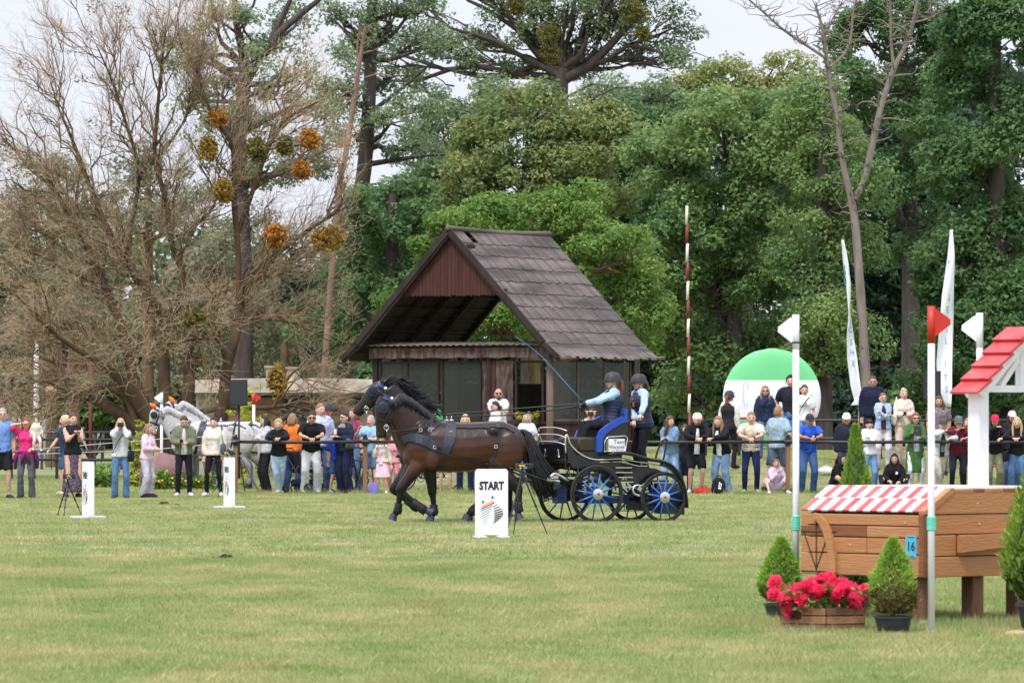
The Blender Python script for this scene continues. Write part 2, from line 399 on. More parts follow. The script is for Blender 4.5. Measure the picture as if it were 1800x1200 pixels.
# ------------------------------------------------------------------ trees
bark_dark = mat('bark_dark', L(90, 80, 76, .62), .9, 0, .35, 5, .8, 18, (1, 1, .25))
bark_grey = mat('bark_grey', L(144, 132, 124, .75), .9, 0, .25, 5, .7, 18, (1, 1, .2))
bark_brown = mat('bark_brown', L(108, 90, 80, .7), .9, 0, .3, 4, .9, 20, (1, 1, .3), c2=L(160, 132, 92, .76))
bark_willow = mat('bark_willow', L(88, 70, 62, .6), .9, 0, .3, 3, .9, 20, (1, 1, .3), c2=L(122, 98, 72, .66))
bark_red = mat('bark_pine', L(150, 120, 104, .7), .9, 0, .3, 4, .9, 16, (1, 1, .2))
twig_m = mat('twigs', L(186, 160, 142, 1.), .9, 0, .15, 1.2, 0, 9, c2=L(198, 174, 136, 1.))
LM = {
 'oak': leafmat('leaf_oak', L(92, 146, 62, .62), L(172, 206, 104, .62), .45),
 'maple': leafmat('leaf_maple', L(88, 130, 84, .8), L(164, 188, 112, .8), .45),
 'seed': leafmat('leaf_maple_seed', L(104, 142, 90, .74), L(188, 192, 116, .74), .45),
 'deep': leafmat('leaf_deep', L(74, 118, 76, .68), L(134, 168, 102, .68), .43),
 'dark': leafmat('leaf_shade_dark', L(46, 76, 60, .6), L(82, 112, 76, .6), .35),  # leaf colour itself darkened to stand in for shade deep in the wood
 'poplar': leafmat('leaf_poplar', L(104, 132, 96, .7), L(174, 194, 144, .7), .42),
 'olive': leafmat('leaf_willow', L(120, 124, 98, .68), L(180, 180, 144, .68), .4),
 'yellow': leafmat('leaf_yellowgreen', L(132, 156, 84, .66), L(200, 200, 122, .66), .42),
 'mist': leafmat('leaf_mistletoe', L(104, 108, 56, .7), L(150, 146, 74, .7), .35, 1.5),
 'dead': leafmat('leaf_dry_mistletoe', L(160, 104, 36, .85), L(214, 152, 62, .85), .3, 2.5),
 'ocre': leafmat('leaf_ochre_mistletoe', L(140, 110, 44, .85), L(190, 156, 72, .85), .3, 2.5),
}
def unit(rng, n):
    v = rng.normal(size=(n, 3)); return v / np.linalg.norm(v, axis=1, keepdims=True)
def leaf_cloud(rng, C, Rad, per, size, flat=.75, asp=.55, tri=False):
    C = np.repeat(C, per, 0); Rr = np.repeat(Rad, per)[:, None]; n = len(C)
    d = unit(rng, n); r = rng.uniform(.25, 1., (n, 1)) ** .6
    P = C + d * r * Rr * np.array([1, 1, flat])
    nrm = d * .7 + np.array([0, 0, .55]) + rng.normal(size=(n, 3)) * .55; nrm /= np.linalg.norm(nrm, axis=1, keepdims=True)
    t = np.cross(nrm, unit(rng, n)); t /= np.linalg.norm(t, axis=1, keepdims=True) + 1e-9; b = np.cross(nrm, t)
    s_ = size * rng.uniform(.6, 1.25, (n, 1)); a_ = t * s_; c_ = b * s_ * asp
    if tri:
        V_ = np.stack([P - a_ * .8 - c_ * 1.1, P + a_, P - a_ * .8 + c_ * 1.1], 1).reshape(-1, 3); return V_, np.arange(3 * n).reshape(-1, 3)
    V_ = np.stack([P - a_, P + c_ - a_ * .1 - nrm * s_ * .15, P + a_, P - c_ - a_ * .1 - nrm * s_ * .15], 1).reshape(-1, 3)
    return V_, np.arange(4 * n).reshape(-1, 4)
def tubes_np(segs, n=4):
    """many thin branches at once: segs is a list of (points, radii)"""
    Vs = []; Fs = []; b = 0
    ang = [2 * PI * j / n for j in range(n)]; ca = np.cos(ang); sa = np.sin(ang)
    for P, r in segs:
        P = np.asarray(P, float); m = len(P); T = np.gradient(P, axis=0); T /= np.linalg.norm(T, axis=1, keepdims=True) + 1e-9
        u = np.array([0.31, .95, .1]) if abs(T[0] @ np.array([0.31, .95, .1])) < .9 else np.array([1., 0, 0])
        U = u - T * (T @ u)[:, None]; U /= np.linalg.norm(U, axis=1, keepdims=True) + 1e-9; Wv = np.cross(T, U)
        r = np.asarray(r, float)[:, None, None]
        ring = P[:, None, :] + r * (U[:, None, :] * ca[None, :, None] + Wv[:, None, :] * sa[None, :, None])
        Vs.append(ring.reshape(-1, 3))
        i = np.arange(m - 1)[:, None] * n; j = np.arange(n)[None, :]; j2 = (j + 1) % n
        Fs.append(np.stack([i + j, i + j2, i + n + j2, i + n + j], -1).reshape(-1, 4) + b); b += m * n
    return np.concatenate(Vs), np.concatenate(Fs)
def wig(a, b, k, amp, rng):
    a = np.asarray(a, float); b = np.asarray(b, float); t = np.linspace(0, 1, k)[:, None]
    l = np.linalg.norm(b - a); o = np.cumsum(rng.normal(size=(k, 3)), 0) * amp * l / k; o -= o[0]
    o *= np.sin(np.pi * t * .98) ** .5
    return a + (b - a) * t + o
def tree(name, label, d, trunk, lobes, leaf, bark, seed, per=70, size=.15, spc=.95, cr=.62, group=None, limbs=True, extra=None, low=-.6, zmax=None):
    """trunk: [(px, py, radius m)], lobes: [(px, py, rx px, ry px, depth shift m)]; everything stands at distance d with real depth"""
    rng = np.random.default_rng(seed); base = W(trunk[0][0], HOR, d); base.z = gz(base.x, d)
    o = empty(name, base, 0, label, 'tree', group); B = np.array(base)
    tp = [np.array([base.x, d, base.z - .2])] + [np.array(W(p[0], p[1], d)) for p in trunk[1:]]; tr = [p[2] for p in trunk]
    cp, crr = catmull(tp, tr, 4); cp = np.array([tuple(p) for p in cp]); crr = [float(r[0]) for r in crr]
    segs = [(cp, crr)]; Cs = []; Rs = []
    s = F / d
    for lb in lobes:
        c = np.array(W(lb[0], lb[1], d)); c[1] += lb[4] if len(lb) > 4 else rng.uniform(-1.5, 1.5)
        rx = lb[2] / s; rz_ = lb[3] / s; ry = .5 * (rx + rz_) * .9
        area = 4 * PI * ((rx * ry) ** 1.6 / 3 + (rx * rz_) ** 1.6 / 3 + (ry * rz_) ** 1.6 / 3) ** (1 / 1.6)
        n = max(3, int(area / (spc * spc)))
        u = unit(rng, int(n * 1.4)); u = u[u[:, 2] > low][:n]
        rr = rng.uniform(.62, 1.02, (len(u), 1))
        q = c + u * rr * np.array([rx, ry, rz_])
        Cs.append(q); Rs.append(rng.uniform(.65, 1.25, len(q)) * cr)
        if limbs:
            k = int(np.argmin(np.linalg.norm(cp - (c - np.array([0, 0, rz_ * .8])), axis=1))); st = cp[k]
            segs.append((wig(st, c, 7, .35, rng), np.linspace(max(.04, crr[k] * .55), .03, 7)))
            for q_ in q[rng.choice(len(q), min(len(q), 14), replace=False)]:
                segs.append((wig(st + (c - st) * rng.uniform(.5, 1), q_, 5, .3, rng), np.linspace(.04, .012, 5)))
    if extra: segs += extra(rng, cp, crr)
    Va_, Fa2 = tubes_np(segs[:1], 10); Vb, Fb = tubes_np(segs[1:], 5) if len(segs) > 1 else (Va_[:0], Fa2[:0]); Vb = np.concatenate([Va_, Vb]); Fb = np.concatenate([Fa2, Fb + len(Va_)])
    link('trunk', npmesh('trunk', Vb - B, Fb, bark, True), o)
    if Cs:
        Vl, Fl = leaf_cloud(rng, np.concatenate(Cs), np.concatenate(Rs), int(per * (2.7 if d < 203 else 1.6)), size * (.56 if d < 203 else .75), tri=True)
        link('crown', npmesh('crown', Vl - B, Fl, LM[leaf]), o)
    return o
def px_seg(d, pts, rng, amp=0.):
    P = [np.array(W(p[0], p[1], d)) + np.array([0, p[3] if len(p) > 3 else 0, 0]) for p in pts]
    c, r = catmull(P, [p[2] for p in pts], 4); return np.array([tuple(q) for q in c]), [float(x[0]) for x in r]
def mistletoe(label, px, py, rpx, d, leaf, seed, group=None, ry=None):
    rng = np.random.default_rng(seed); c = np.array(W(px, py, d)); s = F / d; r = rpx / s
    o = empty('mistletoe', c, 0, label, 'mistletoe', group)
    n = 170; dirs = unit(rng, n); dirs = dirs * (1 + .35 * np.sin(dirs @ np.array([5., 3, 2]) + seed) * np.sin(dirs @ np.array([-2., 4, 6]) + 2 * seed))[:, None]; e = np.array([r, r, (ry or rpx) / s])
    segs = [(np.stack([dirs[i] * e * .1, dirs[i] * e * .6 + rng.normal(size=3) * .04, dirs[i] * e * rng.uniform(.75, 1)]), [.008, .006, .004]) for i in range(160)]
    Vb, Fb = tubes_np(segs, 3); link('stem', npmesh('stem', Vb, Fb, bark_brown), o)
    tips = dirs * e * rng.uniform(.45, 1, (n, 1)); Vl, Fl = leaf_cloud(rng, tips, np.full(n, .13), 9, .052, 1.)
    link('leaves', npmesh('leaves', Vl, Fl, LM[leaf]), o)
    return o
FG = 'trees standing beyond the rail'
# --- right hand wood
tree('broadleaf_tree', 'tall dark green tree at the right edge, foliage down to the ground', 160, [(1760, 0, .35), (1755, 500, .3), (1750, 200, .2), (1752, 60, .12)],
     [(1755, 60, 110, 90), (1700, 150, 70, 60), (1790, 230, 90, 80), (1710, 300, 80, 70), (1770, 400, 100, 80), (1690, 470, 80, 70), (1780, 540, 90, 80), (1700, 610, 90, 70), (1770, 690, 90, 70), (1650, 690, 60, 50), (1660, 560, 50, 45)],
     'deep', bark_dark, 1, 84, .17, .9, group=FG)
tree('broadleaf_tree', 'dark tree behind the dead fork, filling the top right of the wood', 176, [(1600, 0, .35), (1600, 400, .28), (1590, 120, .14)],
     [(1600, 30, 90, 80), (1520, 70, 60, 50), (1640, 140, 70, 60), (1560, 190, 70, 60), (1480, 150, 50, 50), (1640, 260, 70, 60), (1560, 330, 60, 60), (1620, 420, 60, 60), (1690, 60, 70, 60)],
     'deep', bark_dark, 2, 72, .17, 1.0, group=FG)
tree('maple_tree', 'broad round green maple right of the shelter, brown seed keys in its crown', 158, [(1290, 0, .3), (1290, 520, .26), (1280, 300, .14)],
     [(1270, 250, 110, 90), (1170, 300, 70, 80), (1370, 230, 90, 80), (1250, 390, 110, 80), (1350, 360, 90, 80), (1170, 450, 70, 70), (1250, 520, 90, 70), (1340, 490, 90, 80), (1180, 580, 60, 60), (1270, 640, 90, 60), (1380, 600, 70, 70), (1340, 700, 80, 45), (1220, 700, 70, 45)],
     'maple', bark_dark, 3, 84, .15, .92, group=FG)
tree('locust_tree', 'green locust with feathery foliage just left of the pale dead trunk', 154, [(1450, 0, .25), (1450, 450, .2), (1445, 230, .1)],
     [(1440, 190, 70, 60), (1400, 280, 60, 60), (1480, 270, 70, 60), (1440, 370, 70, 60), (1490, 440, 60, 50), (1410, 470, 60, 60), (1450, 560, 70, 55), (1500, 600, 45, 45), (1440, 650, 70, 50), (1530, 330, 50, 40)],
     'maple', bark_dark, 4, 78, .13, .85, group=FG)
tree('broadleaf_tree', 'yellow green tree top showing above the maple against the sky', 186, [(1310, 0, .3), (1310, 300, .25), (1310, 150, .12)],
     [(1310, 140, 60, 40), (1380, 130, 40, 40), (1250, 160, 45, 40), (1330, 200, 90, 50), (1200, 180, 50, 50)], 'yellow', bark_dark, 5, 66, .16, 1.0, group=FG)
tree('broadleaf_tree', 'round yellowish tree with orange seed clusters above the shelter roof', 166, [(930, 0, .3), (930, 450, .26), (925, 260, .12)],
     [(930, 210, 90, 60), (850, 270, 70, 60), (1000, 270, 80, 70), (920, 310, 90, 70), (820, 350, 60, 60), (1040, 350, 70, 60), (960, 400, 90, 60), (860, 420, 70, 60), (1080, 240, 60, 60)],
     'seed', bark_dark, 6, 84, .15, .92, group=FG)
tree('broadleaf_tree', 'dull green tree between the tall poplar and the seed laden crown', 178, [(790, 0, .3), (795, 420, .25), (800, 230, .12)],
     [(820, 190, 60, 50), (770, 250, 60, 50), (740, 330, 60, 60), (880, 170, 60, 40), (790, 320, 60, 60), (1090, 180, 70, 50), (1150, 190, 60, 60), (740, 420, 60, 60)],
     'poplar', bark_dark, 7, 66, .15, .95, group=FG)
tree('oak_tree', 'bright green young oak behind the shelter with a lichen yellow trunk', 146, [(935, 0, .2), (938, 640, .2), (930, 560, .17), (925, 450, .1)],
     [(930, 385, 70, 50), (850, 400, 60, 50), (1020, 390, 80, 60), (780, 420, 50, 40), (1080, 460, 70, 70), (1120, 540, 55, 55), (980, 470, 90, 60), (720, 520, 40, 50), (760, 480, 50, 50), (890, 490, 80, 60), (860, 580, 70, 50), (960, 580, 70, 50), (700, 550, 34, 34), (1090, 590, 60, 40)],
     'oak', bark_brown, 8, 95, .12, .8, .5, group=FG)
tree('broadleaf_tree', 'fresh green tree between the bare willow and the shelter', 164, [(690, 0, .3), (690, 500, .24), (690, 340, .1)],
     [(690, 340, 60, 50), (640, 380, 45, 50), (730, 400, 50, 50), (680, 440, 60, 50), (740, 500, 50, 50), (660, 530, 55, 50), (610, 470, 40, 50), (700, 590, 60, 50), (620, 600, 60, 45), (560, 560, 50, 50)],
     'deep', bark_dark, 9, 78, .15, .92, group=FG)
tree('broadleaf_tree', 'wide green tree filling the gap between the seed laden crown and the maple', 174, [(1110, 0, .3), (1112, 480, .25), (1115, 330, .12)],
     [(1110, 230, 80, 55), (1060, 290, 60, 60), (1170, 260, 60, 60), (1120, 340, 80, 60), (1060, 400, 70, 60), (1150, 430, 70, 60), (1110, 500, 70, 60), (1190, 370, 50, 60)], 'deep', bark_dark, 21, 72, .15, .95, group=FG)
tree('broadleaf_tree', 'green tree between the tall poplar and the shelter ridge', 170, [(790, 0, .3), (790, 500, .25), (780, 350, .12)],
     [(780, 340, 70, 55), (720, 380, 55, 55), (830, 400, 60, 55), (770, 440, 70, 55), (700, 460, 45, 50), (840, 320, 50, 45), (800, 520, 70, 50)], 'deep', bark_dark, 22, 72, .15, .95, group=FG)
# --- dark back rows so that no sky shows between the stems
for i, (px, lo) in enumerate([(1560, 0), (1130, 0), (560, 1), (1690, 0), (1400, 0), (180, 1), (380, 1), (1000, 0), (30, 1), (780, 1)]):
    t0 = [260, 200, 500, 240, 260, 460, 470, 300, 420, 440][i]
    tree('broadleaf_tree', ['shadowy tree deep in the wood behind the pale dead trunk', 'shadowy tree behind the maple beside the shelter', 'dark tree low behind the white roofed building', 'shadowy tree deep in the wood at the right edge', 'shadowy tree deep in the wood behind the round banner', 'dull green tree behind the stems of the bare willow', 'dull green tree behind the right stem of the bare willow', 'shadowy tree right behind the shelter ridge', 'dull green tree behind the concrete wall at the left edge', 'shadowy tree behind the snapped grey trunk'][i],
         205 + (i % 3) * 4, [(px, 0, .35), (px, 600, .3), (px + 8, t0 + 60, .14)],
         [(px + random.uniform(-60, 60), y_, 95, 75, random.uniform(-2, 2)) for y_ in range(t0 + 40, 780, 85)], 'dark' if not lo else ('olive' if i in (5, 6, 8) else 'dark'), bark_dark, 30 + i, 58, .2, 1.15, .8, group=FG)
# --- undergrowth along the wood edge
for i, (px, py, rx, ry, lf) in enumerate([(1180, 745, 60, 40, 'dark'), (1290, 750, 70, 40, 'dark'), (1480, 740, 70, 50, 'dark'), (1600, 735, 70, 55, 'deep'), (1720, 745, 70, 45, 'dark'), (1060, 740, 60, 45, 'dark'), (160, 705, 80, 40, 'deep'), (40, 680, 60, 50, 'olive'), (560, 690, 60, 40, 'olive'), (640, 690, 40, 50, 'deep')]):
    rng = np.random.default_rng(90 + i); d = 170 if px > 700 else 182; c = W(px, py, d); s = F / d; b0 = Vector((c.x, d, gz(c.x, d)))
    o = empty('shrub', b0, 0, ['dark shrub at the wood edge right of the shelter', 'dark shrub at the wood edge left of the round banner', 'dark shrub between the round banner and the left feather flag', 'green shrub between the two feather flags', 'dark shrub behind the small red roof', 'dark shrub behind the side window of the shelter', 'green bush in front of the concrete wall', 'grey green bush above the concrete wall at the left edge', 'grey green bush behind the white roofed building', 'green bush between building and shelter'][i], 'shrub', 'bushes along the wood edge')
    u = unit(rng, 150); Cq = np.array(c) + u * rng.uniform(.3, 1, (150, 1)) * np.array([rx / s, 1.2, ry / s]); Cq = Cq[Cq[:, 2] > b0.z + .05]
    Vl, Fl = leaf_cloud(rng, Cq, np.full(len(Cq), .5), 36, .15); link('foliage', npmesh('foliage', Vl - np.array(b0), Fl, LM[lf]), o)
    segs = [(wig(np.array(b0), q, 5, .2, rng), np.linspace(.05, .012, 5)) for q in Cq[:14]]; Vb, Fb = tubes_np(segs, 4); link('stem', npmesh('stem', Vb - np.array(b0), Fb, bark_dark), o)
# --- poplars with thin crowns against the sky
def pop_extra(d, segs): return lambda rng, cp, crr: [(P, [x * .62 for x in r]) for P, r in (px_seg(d, s_, rng) for s_ in segs)]
tree('poplar_tree', 'huge poplar above the shelter, spreading limbs and mistletoe tufts against the sky', 200, [(985, 0, .4), (985, 300, .36), (985, 170, .3), (990, 120, .24)],
     [(700, 0, 60, 35), (760, 90, 70, 35), (660, 60, 40, 40), (830, 60, 60, 40), (900, 20, 70, 40), (1000, 10, 60, 40), (1100, 20, 70, 50), (1190, 40, 50, 40), (870, 110, 60, 35), (1150, 100, 60, 35), (1060, 80, 50, 40), (700, 140, 50, 30), (620, 100, 40, 50), (1215, 110, 40, 30), (930, 70, 40, 40), (900, -60, 80, 60), (1010, -80, 90, 70), (1110, -60, 80, 60), (800, -50, 70, 50), (960, -150, 110, 70), (1180, -40, 50, 50), (1050, 40, 60, 50), (960, 30, 50, 50), (1000, 110, 60, 40)],
     'poplar', bark_dark, 11, 46, .15, 1.15, .6, group=FG,
     extra=pop_extra(200, [[(985, 140, .4), (950, 100, .3), (905, 45, .22), (880, 0, .18), (860, -60, .1)], [(990, 140, .4), (1040, 110, .32), (1090, 60, .24), (1120, 20, .18), (1130, -60, .1)],
                           [(988, 140, .35), (985, 80, .25), (965, 20, .2), (960, -50, .1)], [(1040, 110, .2), (1120, 100, .14), (1160, 115, .08)], [(960, 110, .2), (880, 135, .16), (830, 150, .1)], [(1020, 110, .25), (1030, 60, .2), (1040, 0, .16), (1045, -60, .1)], [(920, 60, .18), (860, 20, .14), (820, 0, .1)]]))
tree('poplar_tree', 'tall straight poplar left of the shelter roof with thin grey green leaves', 172, [(605, 0, .3), (612, 500, .28), (640, 300, .25), (650, 150, .22), (655, 0, .18), (660, -80, .12)],
     [(620, 60, 45, 40), (690, 40, 50, 50), (740, 80, 45, 40), (600, 160, 45, 50), (690, 130, 50, 45), (730, 190, 50, 40), (620, 230, 40, 45), (690, 220, 45, 40), (750, 20, 40, 40), (660, -20, 60, 30), (730, 260, 50, 30), (590, 30, 30, 30)],
     'poplar', bark_dark, 12, 56, .13, 1.0, .52, group=FG, extra=pop_extra(172, [[(640, 290, .18), (690, 282, .14), (740, 275, .08), (790, 272, .03)], [(648, 200, .16), (700, 160, .1), (760, 110, .05)], [(650, 120, .16), (610, 60, .1), (580, 30, .04)], [(652, 90, .16), (700, 50, .1), (730, 0, .06)]]))
tree('poplar_tree', 'ivy clad forked poplar rising behind the bare willow into the sky', 168, [(428, 0, .3), (430, 560, .28), (424, 330, .24), (422, 230, .22), (432, 130, .22)],
     [(330, 70, 45, 30), (420, 40, 40, 35), (480, 60, 40, 40), (380, 20, 30, 25), (520, 20, 40, 25), (450, 110, 50, 40), (380, 160, 50, 40), (330, 110, 40, 35), (490, 150, 40, 40), (350, 210, 50, 40), (440, 215, 45, 40), (520, 130, 30, 30), (560, 190, 40, 60), (540, 270, 50, 50), (470, 300, 60, 50), (390, 330, 60, 50)],
     'poplar', bark_dark, 13, 50, .13, 1.0, .5, group=FG,
     extra=pop_extra(168, [[(432, 140, .28), (425, 90, .24), (415, 40, .2), (410, -40, .12)], [(434, 140, .28), (470, 80, .24), (510, 40, .2), (560, 0, .14), (590, -30, .08)], [(470, 80, .16), (500, 20, .14), (525, -30, .08)], [(430, 70, .1), (390, 40, .07), (350, 22, .05)], [(424, 110, .14), (390, 96, .12), (360, 105, .06)], [(424, 180, .12), (370, 178, .1), (330, 172, .05)], [(415, 40, .1), (445, 10, .08), (450, -30, .05)]]))
for i, (a, b, c, e, lf, dd) in enumerate([(90, 330, 90, 90, 'olive', 170), (260, 330, 100, 100, 'olive', 172), (420, 430, 90, 90, 'olive', 176), (130, 520, 100, 90, 'olive', 168), (330, 560, 100, 90, 'olive', 174), (500, 600, 80, 70, 'olive', 170)]):
    tree('willow_tree', ['grey green tree behind the left part of the bare willow', 'grey green tree behind the middle of the bare willow', 'grey green tree behind the right part of the bare willow', 'low grey green tree at the left above the rail', 'low grey green tree behind the willow trunks', 'low grey green tree behind the building with the pale roof'][i], dd,
         [(a, 0, .2), (a, e + b, .18), (a, b, .1)], [(a, b, c * .6, e * .5), (a - c * .55, b + 40, c * .5, e * .45), (a + c * .55, b + 50, c * .5, e * .45), (a - c * .2, b - e * .45, c * .45, e * .4), (a + c * .3, b - e * .4, c * .4, e * .4), (a, b + e * .7, c * .7, e * .4)], lf, bark_brown, 50 + i, 52, .12, 1.0, .55, group=FG)
# --- dead stems
def dead_tree(name, label, d, base_px, segs, bark, seed, ntw=60):
    rng = np.random.default_rng(seed); b = W(base_px, HOR, d); b.z = gz(b.x, d); o = empty(name, b, 0, label, 'tree')
    S = [px_seg(d, s_, rng) for s_ in segs]; S = [(P, [x * .54 for x in r]) for P, r in S]; tw = []
    for P, r in S:
        for _ in range(int(ntw * len(P) / 20)):
            k = rng.integers(len(P) // 3, len(P)); dr = unit(rng, 1)[0]; dr[2] = abs(dr[2]) * .7; l = rng.uniform(.3, 1.1)
            tw.append((wig(P[k], P[k] + dr * l, 5, .5, rng), np.linspace(min(.03, r[k] * .5), .006, 5)))
    Vb, Fb = tubes_np(S, 9); link('trunk', npmesh('trunk', Vb - np.array(b), Fb, bark, True), o)
    Vb, Fb = tubes_np(tw, 4); tag(link('twigs', npmesh('twigs', Vb - np.array(b), Fb, bark, True), o), kind='stuff')
    return o
dead_tree('dead_tree', 'pale forked dead tree in front of the right hand wood', 152.2, 1528,
    [[(1528, 800, .3), (1520, 640, .28), (1510, 480, .25), (1500, 370, .22), (1480, 280, .16), (1470, 200, .14), (1455, 120, .12), (1448, 60, .09), (1434, 12, .07)],
     [(1502, 350, .2), (1518, 320, .2), (1530, 270, .19), (1548, 190, .17), (1572, 120, .15), (1592, 80, .12), (1605, 40, .1), (1615, -20, .07)],
     [(1572, 122, .12), (1567, 80, .09), (1565, 20, .08), (1564, -20, .06)], [(1455, 105, .1), (1425, 85, .08), (1380, 55, .07), (1340, 20, .06), (1305, -10, .05)],
     [(1456, 120, .1), (1480, 100, .09), (1495, 70, .08), (1500, 20, .06), (1510, -20, .05)], [(1448, 70, .06), (1460, 40, .05), (1480, 5, .04)], [(1605, 40, .07), (1640, 30, .04), (1660, 8, .02)]], bark_grey, 61, 46)
dead_tree('snapped_trunk', 'leaning bark stripped trunk snapped at the top, left of the tall poplar', 160, 575,
    [[(560, 800, .2), (580, 520, .19), (597, 330, .18), (608, 270, .17), (622, 180, .15), (632, 110, .13), (642, 52, .1), (645, 46, .03)], [(631, 110, .06), (628, 80, .06), (634, 50, .03)], [(640, 137, .05), (670, 130, .04), (700, 140, .02)]], bark_red, 62, 14)
# --- the bare willow
def bare_tree():
    d = 143.; rng = np.random.default_rng(5); s = F / d
    stems = [
     [(330, 800, .3), (262, 766, .27), (215, 730, .24), (179, 708, .21), (125, 687, .17), (118, 672, .14), (97, 633, .12), (86, 608, .1), (68, 579, .06), (30, 556, .03)],
     [(240, 750, .2), (226, 705, .19), (200, 684, .17), (172, 681, .15), (128, 690, .13), (118, 672, .1)],
     [(120, 688, .07), (90, 674, .05), (60, 671, .04), (20, 680, .03), (-10, 684, .02)], [(118, 695, .05), (80, 712, .04), (68, 722, .02)],
     [(300, 790, .34), (262, 735, .3), (240, 700, .27), (222, 680, .22), (200, 651, .18), (172, 633, .14), (136, 612, .1), (95, 580, .07), (40, 520, .04)],
     [(280, 790, .3), (255, 720, .28), (232, 655, .22), (215, 579, .18), (190, 515, .16), (172, 472, .14), (143, 410, .12), (100, 340, .09), (60, 300, .06), (5, 240, .03)],
     [(300, 790, .28), (290, 690, .26), (288, 615, .22), (288, 560, .2), (280, 543, .19), (247, 500, .17), (222, 454, .15), (193, 410, .13), (160, 330, .1), (130, 250, .07), (100, 180, .03)],
     [(288, 600, .15), (310, 540, .14), (322, 482, .13), (305, 436, .12), (294, 358, .11), (276, 280, .1), (280, 222, .08), (288, 150, .06), (300, 60, .03)],
     [(222, 454, .1), (235, 380, .09), (245, 300, .08), (225, 220, .06), (200, 140, .04), (180, 90, .02)],
     [(330, 790, .26), (330, 715, .24), (333, 669, .22), (326, 629, .2), (337, 600, .17), (358, 568, .14), (369, 536, .1), (362, 520, .06)],
     [(365, 780, .28), (390, 722, .25), (398, 650, .22), (416, 580, .2), (426, 508, .18), (448, 482, .15), (484, 447, .12), (530, 411, .09), (570, 385, .06), (610, 360, .03)],
     [(420, 540, .13), (418, 440, .12), (412, 358, .12), (412, 305, .1), (409, 258, .09), (387, 222, .07), (370, 190, .05), (350, 130, .02)],
     [(414, 420, .1), (434, 366, .1), (455, 305, .09), (477, 251, .08), (509, 208, .06), (560, 180, .03)], [(440, 340, .06), (470, 315, .06), (502, 301, .05), (538, 276, .04), (592, 247, .02)],
     [(448, 482, .08), (480, 480, .07), (520, 452, .05), (560, 450, .03)], [(333, 730, .14), (376, 719, .11), (412, 716, .1), (466, 717, .09), (502, 712, .07), (537, 705, .05), (580, 712, .03)], [(480, 716, .06), (510, 660, .05), (540, 640, .03), (600, 600, .015)],
     [(300, 420, .08), (340, 400, .07), (380, 350, .05), (350, 290, .03)], [(190, 510, .08), (130, 480, .06), (70, 450, .04), (10, 430, .02)], [(398, 640, .1), (385, 600, .07), (360, 595, .05), (300, 605, .04), (250, 606, .03)],
     [(420, 560, .09), (470, 560, .06), (520, 570, .04), (580, 600, .015)], [(276, 280, .06), (320, 220, .05), (350, 150, .03), (360, 80, .015)], [(172, 472, .07), (100, 430, .05), (40, 380, .03), (-10, 350, .02)]]
    base = W(300, HOR, d); base.z = 0; B = np.array(base)
    o = empty('willow_tree', base, 0, 'large bare many stemmed willow at the left, brown twigs and lichen yellow limbs', 'tree')
    S = []
    for k, st in enumerate(stems):
        P, r = px_seg(d, st, rng); r = [x * .7 for x in r]; t = np.linspace(0, 1, len(P)); dy = rng.uniform(-2.2, 2.2); P[:, 1] += dy * t * t; S.append((P, r))
    Vb, Fb = tubes_np(S, 9); link('trunk', npmesh('trunk', Vb - B, Fb, bark_willow, True), o)
    cen = np.array(W(300, 480, d)); L1 = []; L2 = []; L3 = []; L4 = []
    def kids(src, out, n, l0, l1, r, up, spread, k, f0=.25):
        for P, rr in src:
            P = np.asarray(P); m = len(P); ln = np.linalg.norm(P[-1] - P[0]); nn = max(1, int(round(n * (ln if ln > 1.4 else 1) / (2.2 if ln > 1.4 else 1))))
            for _ in range(nn):
                i = rng.integers(int(m * f0), m); p = P[i]; t = P[min(i + 1, m - 1)] - P[max(i - 1, 0)]; t = t / (np.linalg.norm(t) + 1e-9)
                outw = p - cen; outw[2] *= .5; outw = outw / (np.linalg.norm(outw) + 1e-9)
                dr = t * .7 + unit(rng, 1)[0] * spread + np.array([0, 0, up]) + outw * .35; dr /= np.linalg.norm(dr)
                l = rng.uniform(l0, l1); q_ = p + dr * l
                if 900 + q_[0] / q_[1] * F > 640 + rng.uniform(-30, 25) or q_[2] < .5: continue
                out.append((wig(p, p + dr * l, k, .45, rng), np.linspace(min(r, rr[i] * .7), r * .35, k)))
    kids(S, L1, 6.5, .9, 2.3, .035, .3, .75, 6, .3); kids(L1, L2, 6, .5, 1.25, .016, .25, .8, 5); kids(L2, L3, 5, .35, .85, .010, .25, .8, 4); kids(L3, L4, 2.2, .18, .5, .0075, .25, .8, 2)
    Va, Fa_ = tubes_np(L1, 5); Vc, Fc = tubes_np(L2, 4); link('branches', npmesh('branches', np.concatenate([Va, Vc]) - B, np.concatenate([Fa_, Fc + len(Va)]), bark_brown, True), o)
    Va, Fa_ = tubes_np(L3 + L4, 3); tag(link('twigs', npmesh('twigs', Va - B, Fa_, twig_m), o), kind='stuff')
    # a few grey green leaf tufts
    ends = np.array([p[0][-1] for p in L2]); q = ends[rng.choice(len(ends), min(260, len(ends)), replace=False)]
    Vl, Fl = leaf_cloud(rng, q, np.full(len(q), .3), 26, .05); link('leaves', npmesh('leaves', Vl - B, Fl, LM['olive']), o)
    print('willow', len(L1), len(L2), len(L3), len(L4))
bare_tree()
MG = 'mistletoe balls in the bare willow'
